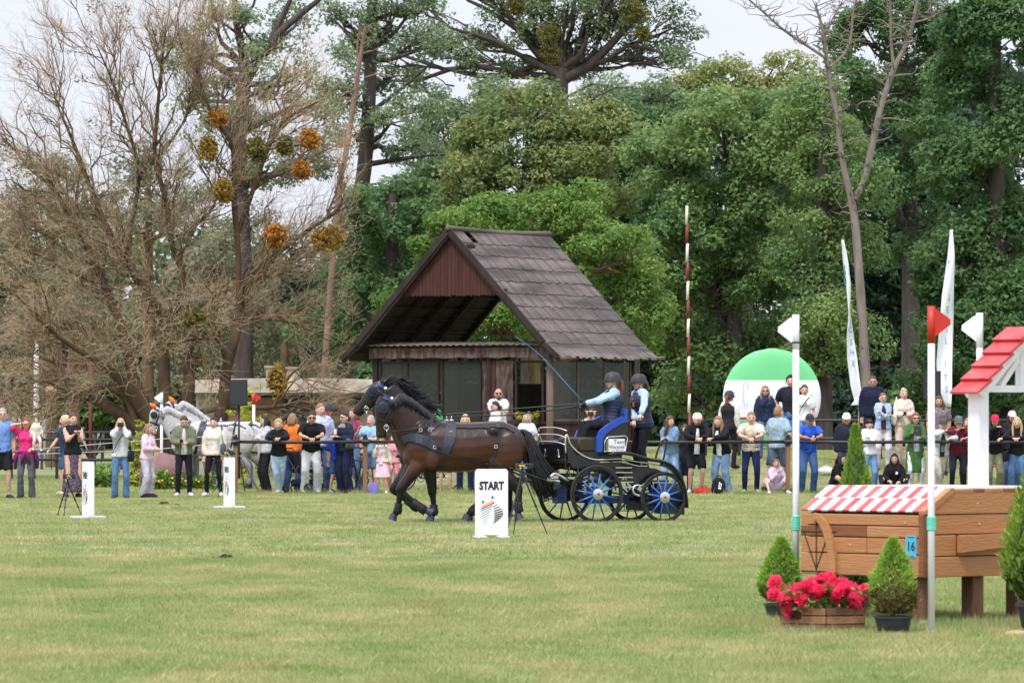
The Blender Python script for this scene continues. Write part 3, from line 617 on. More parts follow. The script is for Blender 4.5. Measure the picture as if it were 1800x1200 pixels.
for i, (lb, px, py, r, lf, ry) in enumerate([
    ('large drooping ochre mistletoe ball, biggest in the bare willow', 576, 420, 34, 'ocre', 24), ('round rust mistletoe ball left of the largest one', 486, 413, 20, 'dead', 20),
    ('bright orange mistletoe ball, highest at the right of the willow', 544, 245, 14, 'dead', 17), ('small orange mistletoe ball below the bright one', 531, 298, 14, 'dead', 14),
    ('small rust mistletoe tuft high in the middle of the willow', 383, 206, 12, 'dead', 11), ('ochre mistletoe ball beside the middle fork', 392, 336, 17, 'ocre', 20),
    ('ochre mistletoe tuft upper left of the middle fork', 367, 260, 15, 'ocre', 20), ('dark green mistletoe ball beside the forked poplar stem', 452, 262, 18, 'mist', 22),
    ('small dark green mistletoe ball under the orange one', 500, 255, 12, 'mist', 14), ('yellow green mistletoe low in the willow above the grey horse', 345, 560, 20, 'mist', 22), ('hanging rusty mistletoe in front of the pale roof', 487, 668, 16, 'ocre', 24)]):
    mistletoe(lb, px, py, r, 142 if i != 10 else 141, lf, 300 + i, MG, ry)
for i, (px, py, r) in enumerate([(905, 10, 20), (965, 60, 20), (968, 95, 18), (1115, 20, 22), (1130, 60, 12)]):
    mistletoe(['olive mistletoe tuft on the left limb of the huge poplar', 'olive mistletoe on the middle limb of the huge poplar', 'drooping mistletoe near the huge poplar fork', 'olive mistletoe on the right limb of the huge poplar', 'small mistletoe beneath the right limb of the huge poplar', 'mistletoe between the two middle limbs of the huge poplar', 'large mistletoe at the frame top, right of the huge poplar middle', 'mistletoe at the outer left limb of the huge poplar', 'lowest mistletoe of the huge poplar, on its right fork', 'mistletoe at the tip of the forked poplar left stem', 'mistletoe on the right stem of the forked poplar', 'mistletoe in the fork of the ivy clad poplar', 'mistletoe on the tall straight poplar stem', 'mistletoe at the right side of the tall straight poplar'][i], px, py, r, 198, 'mist', 330 + i, 'mistletoe in the poplars')
# ------------------------------------------------------------------ the shelter
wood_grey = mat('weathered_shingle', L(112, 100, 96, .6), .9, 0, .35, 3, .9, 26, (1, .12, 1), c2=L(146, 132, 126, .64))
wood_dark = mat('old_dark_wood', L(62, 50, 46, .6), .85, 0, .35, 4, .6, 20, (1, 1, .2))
wood_red = mat('red_brown_board', L(86, 46, 42, .66), .8, 0, .25, 3, .5, 30, (3, 3, .3))
wood_peel = mat('peeling_paint', L(70, 42, 40, .7), .8, 0, .2, 11, .5, 30, (1, 1, .3), c2=L(132, 112, 106, .6))
wood_pole = mat('grey_post_wood', L(126, 106, 96, .75), .85, 0, .25, 3, .6, 24, (1, 1, .15))
glass = bpy.data.materials.new('dull_window_glass'); glass.use_nodes = True
_n = glass.node_tree; _p = _n.nodes['Principled BSDF']; _p.inputs['Base Color'].default_value = (.05, .055, .045, 1); _p.inputs['Roughness'].default_value = .06
_t = _n.nodes.new('ShaderNodeBsdfTransparent'); _t.inputs[0].default_value = (.75, .78, .68, 1); _m = _n.nodes.new('ShaderNodeMixShader'); _m.inputs[0].default_value = .6
_n.links.new(_p.outputs[0], _m.inputs[1]); _n.links.new(_t.outputs[0], _m.inputs[2]); _n.links.new(_m.outputs[0], _n.nodes['Material Output'].inputs[0])
PD = 136.; TH = R(32); PS = F / PD
def pavilion():
    base = W(790, HOR, PD); base.z = BANK
    o = empty('shelter', base, -TH, 'weathered wooden shelter with steep plank roof and red brown gable behind the horses', 'shelter')
    zz = lambda py: CAMH + (HOR - py) / PS - BANK
    ridge, knee, eave = zz(404), zz(604), zz(630); Lg = 5.05
    prof = [(0., ridge), (2.98, knee), (3.42, eave)]
    def slope(u):
        for (a, za), (b, zb) in zip(prof, prof[1:]):
            if u <= b + 1e-6: return za + (zb - za) * (u - a) / (b - a)
        return prof[-1][1]
    rng = random.Random(4)
    # shingle courses, every plank its own piece
    planks = []
    lens = [0., .33, .66, 1.0, 1.33, 1.66, 2.0, 2.33, 2.66, 2.98, 3.46]
    for sgn in (1, -1):
        for ci in range(len(lens) - 1):
            a, b = lens[ci], lens[ci + 1] + .03
            za, zb = slope(a), slope(min(b, 3.42))
            v = -.02
            last = ci == len(lens) - 2
            while v < Lg:
                w = rng.uniform(.13, .2) if sgn > 0 else .5
                w = min(w, Lg - v + .02); lift = rng.uniform(.004, .016) + .012
                gap = (sgn > 0 and ci == 0 and .55 < v < .75)
                if not gap:
                    eb = b + rng.uniform(-.02, .02) + (rng.uniform(-.03, .06) if last else 0)
                    nrm = Vector((zb - za, 0, -(b - a))); nrm = Vector((-(zb - za), 0, (b - a))).normalized()
                    p0 = Vector((a, 0, za)) + nrm * .012; p1 = Vector((eb, 0, za + (zb - za) * (eb - a) / (b - a))) + nrm * (.012 + lift)
                    t = .022; g = .006
                    m = MB(); q = []
                    for vv in (v + g, v + w - g):
                        for p in (p0, p1, p1 - nrm * t, p0 - nrm * t): q.append((sgn * p.x, vv, p.z))
                    m.add(q, [(0, 1, 5, 4), (1, 2, 6, 5), (2, 3, 7, 6), (3, 0, 4, 7), (0, 3, 2, 1), (4, 5, 6, 7)])
                    planks.append((sgn, m))
                v += w
    rf = MB()
    for sgn in (1, -1):     # battens under the planks
        for u in [.3 * i + .15 for i in range(11)]:
            z = slope(u) - .045; rf.beam((sgn * u, .05, z), (sgn * u, Lg - .05, z), .05, .035)
    roof = rf.build('roof', wood_dark, o)
    pm = [wood_grey, mat('weathered_shingle_brown', L(112, 98, 94, .62), .9, 0, .3, 3, .9, 26, (1, .12, 1), c2=L(134, 120, 116, .62)), mat('weathered_shingle_dark', L(96, 90, 92, .6), .9, 0, .3, 3, .9, 26, (1, .12, 1), c2=L(124, 114, 114, .6))]
    front = [m for s_, m in planks if s_ > 0]
    for i, m in enumerate(front): m.build('shingle', pm[i % 3 if rng.random() < .6 else 0], roof)
    bk = MB()
    for s_, m in planks:
        if s_ < 0: bk.add(m.v, m.f)
    tag(bk.build('rear_shingles', wood_dark, roof), kind='stuff')  # dark colour carries the shade of the roof underside, not another timber
    rc = MB()
    pts = [Vector((0, -.1 + (Lg + .15) * t, ridge + .05 - .05 * math.sin(PI * t))) for t in np.linspace(0, 1, 7)]
    rc.tube(pts, .07, 8); rc.build('ridge_board', wood_grey, roof, True)
    # rafters and barge boards
    for i, v in enumerate([0., 1.2, 2.4, 3.6, Lg - .1]):
        for sgn in (1, -1):
            m = MB(); a = Vector((sgn * .02, v, ridge - .1)); b = Vector((sgn * 2.98, v, knee - .12)); m.beam(a, b, .08, .14)
            m.beam(b - Vector((sgn * .12, 0, -.1)), (sgn * 3.42, v, eave - .06), .08, .1); m.build('rafter', wood_dark, o)
    for sgn in (1, -1):
        m = MB(); m.beam((0, -.06, ridge + .0), (sgn * 2.98, -.06, knee + .0), .03, .16); m.beam((sgn * 2.93, -.06, knee + .02), (sgn * 3.42, -.06, eave + .02), .03, .13); m.build('barge_board', wood_dark, o)
    # gable boards with rounded lower ends
    zb = zz(520); u = -1.62
    while u < 1.6:
        w = .115; um = u + w / 2; zt = slope(abs(um)) - .16
        bot = zb + rng.uniform(-.015, .015)
        if zt - bot > .06:
            m = MB(); m.prism([(u + .004, bot + .03), (u + .03, bot), (u + w - .03, bot), (u + w - .004, bot + .03), (u + w - .004, slope(abs(u + w)) - .15), (u + .004, slope(abs(u)) - .15)], .11, .135)
            if not (rng.random() < .0): m.build('gable_board', wood_red, o)
        u += w
    m = MB(); m.beam((-1.7, .15, zb + .12), (1.7, .15, zb + .12), .05, .1); m.beam((-.7, .15, zb + 1.3), (.7, .15, zb + 1.3), .05, .1); m.build('gable_rail', wood_dark, o)
    # walls: front at v=.5 between posts, side wall at u=+2.82
    f0, f1, v0, v1 = -2.67, 2.82, .5, 4.75
    head = zz(634)
    for (u_, v_, r_) in ((f0, v0, .08), (f1, v0, .1), (f0, v1, .08), (f1, v1, .08), (.95, v0, .07)):
        m = MB(); m.tube([(u_, v_, -.4), (u_, v_, 1.3), (u_ + .01, v_, zz(620))], [r_, r_ * .98, r_ * .95], 10) if u_ == f1 else m.box((u_, v_, zz(620) / 2 - .2), (.14, .14, zz(620) + .4))
        m.build('post', wood_pole if u_ == f1 and v_ == v0 else wood_dark, o, True if u_ == f1 else False)
    m = MB(); m.beam((f0 - .15, v0 - .02, zz(612)), (f1 + .1, v0 - .02, zz(612)), .2, .12); m.beam((f1, v0 + .2, zz(616)), (f1, v1, zz(616)), .14, .14); m.beam((f0, v0 + .2, zz(616)), (f0, v1, zz(616)), .14, .14); m.beam((f0, v1, zz(616)), (f1, v1, zz(616)), .14, .14); m.build('lintel', wood_dark, o)
    # scalloped fascia
    m = MB(); n = 44; top = []; bot = []
    for i in range(n + 1):
        t = i / n; u_ = f0 - .12 + (f1 - f0 + .2) * t; top.append((u_, zz(611))); bot.append((u_, zz(630) + .03 * abs(math.sin(t * PI * 7)) + .004 * rng.random()))
    for i in range(n): m.prism([bot[i], bot[i + 1], top[i + 1], top[i]], v0 - .16, v0 - .135)
    m.build('fascia', wood_peel, o)
    # corrugated canopy strip on top of the lintel
    m = MB(); n = 90; rs = []
    for v_ in (v0 - .3, v0 + .7):
        rs.append([Vector((f0 - .1 + (f1 - f0 + .2) * i / n, v_, zz(606) + .02 * math.sin(i * 1.9) + (.1 if v_ > v0 else 0))) for i in range(n + 1)])
    m.rings(rs, False, False); ob = m.build('canopy_sheet', mat('corrugated_sheet', L(130, 118, 106, .7), .7, 0, .25, 2, .2, 20), o)
    sol = ob.modifiers.new('t', 'SOLIDIFY'); sol.thickness = .008
    # front wall panels
    def uu(px, v=v0): return (px - 790 - v * math.sin(TH) * PS) / (math.cos(TH) * PS)
    sill = zz(741)
    def board_wall(a, b, z0, z1, v, mt, axis='u', w=.14, name='wall_board'):
        t = a
        while t < b - .01:
            e = min(b, t + w); m = MB(); dz = rng.uniform(-.004, .004)
            if axis == 'u': m.box(((t + e) / 2, v + dz, (z0 + z1) / 2), (e - t - .008, .025, z1 - z0))
            else: m.box((v + dz, (t + e) / 2, (z0 + z1) / 2), (.025, e - t - .008, z1 - z0))
            m.build(name, mt, o); t = e
    board_wall(f0 + .07, f1 - .1, -.35, sill - .06, v0, wood_red)
    board_wall(v0 + .1, v1 - .07, -.35, sill - .06, f1, wood_red, 'v')
    m = MB(); m.box(((f0 + f1) / 2, v0, sill - .02), (f1 - f0 - .15, .16, .07)); m.box((f1, (v0 + v1) / 2 + .05, sill - .02), (.16, v1 - v0 - .2, .07)); m.build('sill', wood_dark, o)
    board_wall(uu(848), uu(902), sill + .02, head, v0, wood_peel, w=.18)
    board_wall(uu(862), uu(872), sill + .02, head, v0 - .03, wood_red, w=.2)
    wins = [(uu(664), uu(712)), (uu(712), uu(771)), (uu(775), uu(846)), (uu(906), uu(956))]
    for i, (a, b) in enumerate(wins):
        m = MB(); c = (a + b) / 2
        for x_ in (a + .03, b - .03): m.box((x_, v0 + .003, (sill + head) / 2), (.06, .06, head - sill - .03))
        m.box((c, v0 + .001, head - .03), (b - a - .13, .055, .06)); m.box((c, v0 + .001, sill + .05), (b - a - .13, .055, .06))
        wi = m.build('window', wood_dark, o)
        if i < 3: MB().box((c, v0 + .02, (sill + head) / 2), (b - a - .1, .006, head - sill - .1)).build('pane', glass, wi)
    wi = MB().box((f1, (v0 + v1) / 2, sill + .045), (.05, v1 - v0 - .3, .05)).build('side_window', wood_pole, o)
    for v_ in (v0 + .12, 1.9, 3.3, v1 - .1): MB().box((f1, v_, (sill + head) / 2 + .03), (.055, .05, head - sill - .09)).build('mullion', wood_pole, wi)
    for a, b in ((v0 + .15, 1.87), (1.93, 3.27), (3.33, v1 - .13)): MB().box((f1, (a + b) / 2, (sill + head) / 2), (.006, b - a - .01, head - sill - .06)).build('pane', glass, wi)
    # half height inner back wall seen through the panes, with one boarded bay
    board_wall(f0 + .1, f0 + 3.0, -.35, 1.9, v1, wood_dark, w=.2, name='back_board')
    board_wall(f0 + 3.0, f1 - .1, -.35, sill, v1, wood_dark, w=.2, name='back_board')
    m = MB(); m.box((-.2, 3.2, sill - .05), (2.4, .7, .06)); m.box((-1.2, 3.2, .1), (.1, .6, 1.)); m.box((.8, 3.2, .1), (.1, .6, 1.)); m.build('counter', wood_peel, o)
    # flower trough with yellow plant under the open bay
    m = MB(); m.box((uu(930), v0 - .14, sill + .0), (uu(956) - uu(906) - .06, .18, .14)); pt = empty('flower_trough', o.matrix_basis @ Vector((0, 0, 0)), -TH, 'dark plank trough of yellow leaves on the open sill of the shelter', 'planter')
    m.build('trough', wood_dark, pt); r2 = np.random.default_rng(2)
    q = np.stack([r2.uniform(uu(910), uu(952), 40), r2.uniform(v0 - .22, v0 - .08, 40), sill + r2.uniform(.06, .24, 40)], 1)
    Vl, Fl = leaf_cloud(r2, q, np.full(40, .07), 9, .04); link('leaves', npmesh('leaves', Vl, Fl, leafmat('leaf_trough', L(150, 160, 40, .7), L(210, 205, 70, .8))), pt)
    # pole end sticking out at the back eave
    m = MB(); m.tube([(3.0, Lg - .3, eave + .03), (3.75, Lg - .1, eave + .05)], .035, 7); m.build('pole', wood_pole, o, True)
pavilion()
# ------------------------------------------------------------------ rail fence
post_m = mat('post_timber', L(150, 112, 84, .75), .8, 0, .2, 3, .4, 30, (4, 4, .4))
black_m = mat('black_plastic', L(44, 44, 50, .8), .45, 0, .2, 8, .1, 40)
white_m = mat('white_paint', (.8, .8, .83), .45, 0, .03, 3)
steel = mat('bright_steel', (.62, .62, .64), .28, 1., .08, 8)
dsteel = mat('dark_steel', (.08, .08, .09), .4, .6, .2, 8)
rubber = mat('black_rubber', (.022, .022, .024), .75, 0, .3, 12)
red_m = mat('red_paint', L(214, 56, 44, .8), .4, 0, .06, 3)
rope_m = mat('white_rope', L(205, 200, 190, .8), .8, 0, .1, 20)
RAILZ = CAMH - (776 - HOR) / (F / FENCE)
fence = empty('rail_fence', (0, FENCE, 0), 0, 'black tube rail fence on short timber posts that the spectators lean on', 'fence')
ppx = [414, 642, 980, 1385, 1634, 1850]
for i, px in enumerate(ppx):
    x = XW(px, FENCE); m = MB(); m.box((x, 0, RAILZ / 2 - .12), (.1, .09, RAILZ + .2), None, .01); p_ = m.build('post', post_m, fence)
    m = MB(); m.tube([(x, 0, RAILZ - .09), (x, 0, RAILZ + .1)], [.062, .062], 10); m.ell((x, 0, RAILZ + .13), (.045, .045, .04), 10, 6); m.tube([(x - .09, -.055, RAILZ), (x + .09, -.055, RAILZ)], .052, 10); m.build('rail_bracket', black_m, fence, 40)
for a, b in zip(ppx, ppx[1:]):
    m = MB(); xa, xb = XW(a, FENCE), XW(b, FENCE); m.tube([(xa + .03, -.055, RAILZ), ((xa + xb) / 2, -.055, RAILZ - .015), (xb - .03, -.055, RAILZ)], .036, 10); m.build('rail', black_m, fence, True)
def rope(label, pts, d, r=.009, sag=0):
    P = catmull([W(p[0], p[1], p[2] if len(p) > 2 else d) for p in pts], None, 4); m = MB(); m.tube(P, r, 5); o = m.build('rope', rope_m, None, True); tag(o, label, 'rope', 'white cordon ropes'); return o
rope('upper white cordon rope strung left of the first rail post', [(-20, 797), (140, 783), (290, 771), (414, 765)], FENCE - .1)
rope('lower white cordon rope strung left of the first rail post', [(-20, 800), (140, 795), (290, 788), (414, 775)], FENCE - .1)
# ------------------------------------------------------------------ finish and start boards
navy = mat('print_navy', L(34, 36, 60), .6, 0, 0); prints = {k: mat('print_' + k, L(*c), .6, 0, 0) for k, c in {'blue': (70, 96, 170), 'sky': (70, 170, 220), 'red': (220, 50, 70), 'yellow': (240, 180, 50), 'black': (40, 44, 60)}.items()}
def zebra(parent, cx, cz, w, h, y, sk=1.):
    """striped horse head emblem: coloured forelock bands over dark body stripes"""
    T = lambda u, v: (cx + (u - .5) * w * sk, cz + (v - .5) * h)
    def poly(pts, c, k):
        m = MB(); m.prism([T(*p) for p in pts], y - .0012 - k * .0002, y - .0002); m.build('emblem_stripe', prints[c], parent)
    poly([(.08, .86), (.22, .78), (.1, .74)], 'blue', 1); poly([(.52, 1.), (.62, .9), (.48, .88)], 'blue', 1)
    poly([(.1, .70), (.6, .86), (.6, .82), (.12, .66)], 'yellow', 2); poly([(.06, .62), (.62, .80), (.62, .75), (.06, .57)], 'red', 2); poly([(.04, .54), (.55, .70), (.55, .66), (.04, .50)], 'sky', 2)
    for i in range(6):
        a = .44 - i * .065; poly([(.04 + i * .03, a), (.5 - i * .04, a + .17 - i * .02), (.5 - i * .045, a + .155 - i * .02), (.04 + i * .03, a - .015)], 'black', 3)
    for i in range(9):
        t = i / 8; a = .66 - t * .5; x0 = .6 + .1 * math.sin(t * 2.2) - t * .1; wd_ = .1 + .26 * math.sin(PI * min(1, t * .9 + .05)); th = .02 + .02 * math.sin(PI * t)
        poly([(x0 - .02, a), (x0 + wd_, a + .07), (x0 + wd_, a + .07 - th), (x0 - .02, a - th)], 'black', 3)
def txt(me, mt, parent, loc, rot=(PI / 2, 0, 0), sx=1., sy=1.):
    me = me.copy(); me.materials.clear(); me.materials.append(mt); o = link('lettering', me, parent, loc); o.rotation_euler = rot; o.scale = (sx, sy, 1); return o
def board_panel(w, h, t=.018, c=.03):
    m = MB(); m.prism([(-w / 2, 0), (w / 2, 0), (w / 2, h - c), (w / 2 - c, h), (-w / 2 + c, h), (-w / 2, h - c)], -t / 2, t / 2); return m
g = G(864, 946); sb = empty('start_board', (g.x, g.y, 0), R(6), 'white START board with striped horse emblem on short feet', 'sign')
board_panel(.45, .9).xf(Matrix.Translation((0, 0, .05))).build('panel', white_m, sb)
txt(TX['START'], navy, sb, (0, -.0105, .05 + .665), sx=.76, sy=1.0); zebra(sb, 0.0, .05 + .315, .32, .46, -.009)
for s_ in (-1, 1):
    m = MB(); m.box((s_ * .155, 0, .02), (.16, .3, .035), None, .008); m.box((s_ * .155, 0, .06), (.08, .06, .06)); m.build('foot', white_m, sb)
for (x_, z_) in ((-.19, .12), (.19, .12), (-.19, .83), (.19, .83), (-.19, .48), (.19, .48)):
    m = MB(); m.ell((x_, -.01, z_), (.006, .003, .006), 8, 4); m.build('screw', steel, sb)
for (px, py, wl, lb, gp) in ((159, 910, 106, 'white FINISH board standing edge on at the left, beside a tripod', 1), (407, 892, 95, 'white FINISH board standing edge on in front of the first rail post', 2)):
    g = G(px - 4, py); fb = empty('finish_board', (g.x, g.y, 0), R(-72), lb, 'sign', 'finish line boards')
    board_panel(.45, .9, .1).xf(Matrix.Translation((0, 0, .03))).build('panel', white_m, fb)
    txt(TX['FINISH'], navy, fb, (0.0, -.0525, .7), sx=1.02, sy=1.5); zebra(fb, 0.0, .36, .32, .42, -.051)
    m = MB(); m.beam((-.22, .0, .016), (.22, .0, .016), .5, .03); m.build('foot', white_m, fb)
def tripod(label, g, h, dev_px=1., yaw=0., spread=.32, col_h=.25):
    o = empty('timing_tripod', (g.x, g.y, 0), yaw, label, 'tripod', 'timing sensor tripods')
    for k in range(3):
        a = R(90 + 120 * k); e = Vector((math.cos(a) * spread, math.sin(a) * spread, .01)); t = Vector((math.cos(a) * .02, math.sin(a) * .02, h - .1)); mid = t.lerp(e, .5); lo = t.lerp(e, .75)
        m = MB(); m.tube([t, mid], .013, 7); m.tube([mid, lo], .010, 7); m.tube([lo, e], .008, 7); m.tube([mid.lerp(t, .04), mid.lerp(e, .06)], .018, 7); m.tube([lo.lerp(t, .04), lo.lerp(e, .06)], .015, 7); m.ell(e, .016, 7, 5); m.build('leg', black_m, o, 40)
    m = MB(); m.tube([(0, 0, h - .14), (0, 0, h)], .016, 8); m.tube([(0, 0, h - .12), (0, 0, h - .07)], .032, 8); m.build('column', black_m, o, 40)
    m = MB(); m.box((.03, 0, h + .04), (.24, .08, .08), None, .01); d_ = m.build('sensor', black_m, o)
    m = MB(); m.box((-.02, -.042, h + .05), (.09, .004, .02)); m.build('sticker', prints['yellow'], d_); m = MB(); m.ell((-.04, -.042, h + .015), (.014, .003, .014), 10, 4); m.build('sticker', prints['yellow'], d_); m = MB(); m.box((.03, -.042, h + .02), (.05, .004, .02)); m.build('sticker', prints['sky'], d_)
    return o
t_ = tripod('black tripod with timing sensor beside the START board', G(918, 941), .93, yaw=R(20), spread=.36)
t_ = tripod('black tripod with timing sensor beside the left FINISH board', G(119, 905), .62, yaw=R(50), spread=.24)
t_ = tripod('black tripod with timing sensor behind the right FINISH board', G(400, 876), .9, yaw=R(-10), spread=.2)
# ------------------------------------------------------------------ loudspeakers
def speaker(label, px, d, ztop, zbot, w, stand=True, yaw=0.):
    x = XW(px, d); z0 = gz(x, d); o = empty('loudspeaker', (x, d, z0), yaw, label, 'loudspeaker', 'loudspeakers on stands')
    m = MB(); h = ztop - zbot; zc = (ztop + zbot) / 2 - z0
    m.prism([(-w / 2, -.19), (w / 2, -.19), (w * .32, .2), (-w * .32, .2)], zc - h / 2, zc + h / 2, 'Z'); c_ = m.build('cabinet', black_m, o)
    m = MB(); m.box((0, -.195, zc), (w * .9, .012, h * .94), None, .01); m.build('grille', mat('speaker_grille', (.03, .03, .036), .7, 0, .2, 60, .5, 120), o)
    m = MB(); m.tube([(0, 0, .35), (0, 0, zbot - z0 + .02)], .024, 8); m.tube([(0, 0, .75), (0, 0, .85)], .035, 8); m.build('pole', black_m, o, True)
    for k in range(3):
        a = R(80 + 120 * k); m = MB(); m.tube([(math.cos(a) * .05, math.sin(a) * .05, .8), (math.cos(a) * .62, math.sin(a) * .62, .02)], .016, 7); m.tube([(0, 0, .4), (math.cos(a) * .36, math.sin(a) * .36, .36)], .01, 6); m.build('leg', dsteel, o)
    return o
S_ = F / (FENCE + 1.2)
speaker('black loudspeaker on a stand left of the rail, in front of the willow', 420, FENCE + 1.2, CAMH + (HOR - 667) / S_, CAMH + (HOR - 713) / S_, .4)
S_ = F / (FENCE + 3.5)
o_ = speaker('black loudspeaker on a stand between the feather flags', 1637, FENCE + 3.5, CAMH + (HOR - 652) / S_, CAMH + (HOR - 702) / S_, .4)
m = MB(); m.box((-.08, -.204, 1.9 + .55), (.05, .004, .03)); 
# ------------------------------------------------------------------ flag poles of the obstacles
def flag_pole(label, px, d, ztop, flag, sgn, bands=True, r=.027, fl=.145, z0=0., wrap=None):
    x = XW(px, d); o = empty('flag_pole', (x, d, z0), 0, label, 'flag pole', 'red and white obstacle flags')
    h = ztop - z0; m = MB(); m.tube([(0, 0, -.05), (0, 0, h - .27)], r, 10); m.build('pole', white_m, o, True)
    fm = red_m if flag == 'red' else white_m
    m = MB(); m.tube([(0, 0, h - .28), (0, 0, h)], r * 1.06, 10); m.build('sleeve', fm, o, True)
    m = MB(); a = r * .6; m.prism([(sgn * a, h - .015), (sgn * (a + .03), h - .025), (sgn * fl, h - .1), (sgn * fl, h - .14), (sgn * (fl - .02), h - .155), (sgn * a, h - .24)], -.006, .006); m.build('flag', fm, o)
    if wrap:
        for zz_, hh, c in wrap:
            m = MB()
            for k in range(int(hh / .013)): m.torus((0, 0, zz_ - z0 + k * .013), r * 1.04, .008, 12, 5, 'Z')
            m.build('tape', mat('tape_' + c, {'mint': L(100, 205, 180), 'black': L(40, 40, 44)}[c], .6), o)
    return o
sd_ = GD(1113); st_ = F / sd_
flag_pole('white pole with red flag in front of the wooden jump', 1637, sd_, CAMH + (HOR - 538) / st_, 'red', 1, wrap=[(CAMH - (930 - HOR) / st_, .11, 'mint')])
flag_pole('tall white flag pole at the left of the wooden jump', 1399, F / 217, CAMH + (HOR - 553) / 217, 'white', -1, wrap=[(CAMH - (930 - HOR) / 217, .12, 'mint'), (CAMH + (HOR - 602) / 217, .014, 'black')])
flag_pole('white flag pole behind the small red shingle roof', 1722, F / 217, CAMH + (HOR - 550) / 217, 'white', -1)
d_ = FENCE + 9; s2 = F / d_
flag_pole('small white pole with red flag behind the leaning spectators at the left', 446, d_, CAMH + (HOR - 690) / s2, 'red', 1, r=.035, fl=.17)
flag_pole('small white flag pole beside the grey horse', 284, d_, CAMH + (HOR - 690) / s2, 'white', -1, r=.035, fl=.17)
# ------------------------------------------------------------------ red and white range pole
pd = 128.; sp = F / pd; x = XW(1209, pd); o = empty('striped_pole', (x, pd, gz(x, pd)), 0, 'tall thin red and white striped pole right of the shelter', 'pole')
edges = [362, 395, 428, 461, 494, 527, 560, 593, 626, 659, 692, 725, 790]
maroon = mat('maroon_paint', L(140, 52, 56, .8), .5, 0, .1, 4); cream = mat('cream_paint', L(236, 228, 214, .85), .5, 0, .05, 4)
for i in range(len(edges) - 1):
    za, zb = CAMH + (HOR - edges[i]) / sp - o.location.z, CAMH + (HOR - edges[i + 1]) / sp - o.location.z
    m = MB(); m.tube([(.015 * (6 - i) * -.4, 0, zb), (.015 * (5 - i) * -.4 + .012, 0, za)], .035, 8); m.build('band', cream if i % 2 == 0 else maroon, o, True)
# ------------------------------------------------------------------ round pop up banner
bd = FENCE + 6.5; sb_ = F / bd; c = W(1357, 699, bd); rx = 86 / sb_; rz_ = 87 / sb_
bo = empty('popup_banner', (c.x, bd, gz(c.x, bd)), 0, 'round green and white inflatable looking banner behind the crowd', 'banner')
def ell_band(z0, z1, name, mt, n=10, th=.16):
    m = MB(); rs = []
    for i in range(n + 1):
        z = z0 + (z1 - z0) * i / n; h_ = math.sqrt(max(1e-4, 1 - min(1, (z / rz_) ** 2))) * rx; t_ = th * math.sqrt(max(.01, 1 - (z / rz_) ** 2)) ** .5
        rs.append([Vector((h_ * math.cos(a), t_ * math.sin(a), z)) for a in np.linspace(0, 2 * PI, 33)[:-1]])
    m.rings(rs); ob = m.build(name, mt, bo, 50); ob.location.z = c.z - bo.location.z; return ob
zc1 = (699 - 668) / sb_; zc2 = (699 - 733) / sb_; zc3 = (699 - 737) / sb_
bgreen = mat('banner_green', L(122, 218, 148, .85), .55, 0, .03, 2); bwhite = mat('banner_white', (.8, .81, .88), .55, 0, .02, 2)
ell_band(zc1, rz_ * .998, 'green_cap', bgreen); wb = ell_band(zc2, zc1, 'white_field', bwhite); ell_band(zc3, zc2, 'red_band', mat('banner_red', L(190, 60, 60, .8), .5), 2); ell_band(-rz_ * .998, zc3, 'green_foot', bgreen)
m = MB(); m.ell((rx * .42, -.14, -.1), (.12, .01, .17), 16, 8); ob = m.build('green_spot', bgreen, bo, True); ob.location.z = c.z - bo.location.z
m = MB(); q = [(-.62 + .06 * math.cos(a), -.17, .1 + .3 * math.sin(a)) for a in np.linspace(.3, 5.5, 14)]; m.tube(q, .003, 5); ob = m.build('outline_print', prints['black'], bo); ob.location.z = c.z - bo.location.z
# ------------------------------------------------------------------ feather flags
def feather(label, d, left, right, letters, lz, pole_side, emblem):
    """left and right: outlines [(px, py)] from top to foot"""
    s = F / d; x0 = XW(right[-1][0], d); o = empty('feather_flag', (x0, d, gz(x0, d)), 0, label, 'flag', 'white feather flags')
    n = 36; def_ = lambda pts, py: float(np.interp(py, [p[1] for p in pts], [p[0] for p in pts]))
    ys_ = np.linspace(left[0][1], left[-1][1], n); V_ = []; m = MB(); rs = []
    for i, py in enumerate(ys_):
        a, b = def_(left, py), def_(right, py); row = []
        for j in range(7):
            t = j / 6; p = W(a + (b - a) * t, py, d); p.y += .14 * math.sin(t * 3.0 + py * .02) - .1 * t; row.append(p - o.location)
        rs.append(row)
    m.rings(rs, False, False); ob = m.build('sail', bwhite, o, True); sl = ob.modifiers.new('t', 'SOLIDIFY'); sl.thickness = .006
    m = MB(); P = [W(def_(right if pole_side > 0 else left, py), py, d) - o.location for py in ys_]; P.append(Vector((P[-1].x, P[-1].y, -.05))); m.tube(P, .012, 6); m.build('pole', mat('flag_pole_grey', (.5, .5, .53), .5), o, True)
    gr = mat('flag_letter_green', L(60, 130, 110, .9), .6, 0, 0)
    for chx, py in zip(letters, lz):
        a, b = def_(left, py), def_(right, py); q = W(a + (b - a) * .55, py, d) - o.location; t_ = txt(TX['L' + chx], gr, o, (q.x, q.y - .12, q.z), sx=.42, sy=.72)
    q = W(*emblem, d) - o.location; m = MB()
    for k, (dx, dz, w_, h_) in enumerate(((0, .12, .1, .12), (.01, -.02, .14, .14), (-.02, -.2, .07, .16))): m.prism([(q.x + dx - w_ / 2, q.z + dz - h_ / 2), (q.x + dx + w_ / 2, q.z + dz - h_ / 3), (q.x + dx + w_ / 3, q.z + dz + h_ / 2), (q.x + dx - w_ / 2, q.z + dz + h_ / 3)], q.y - .13, q.y - .12)
    m.build('emblem', gr, o)
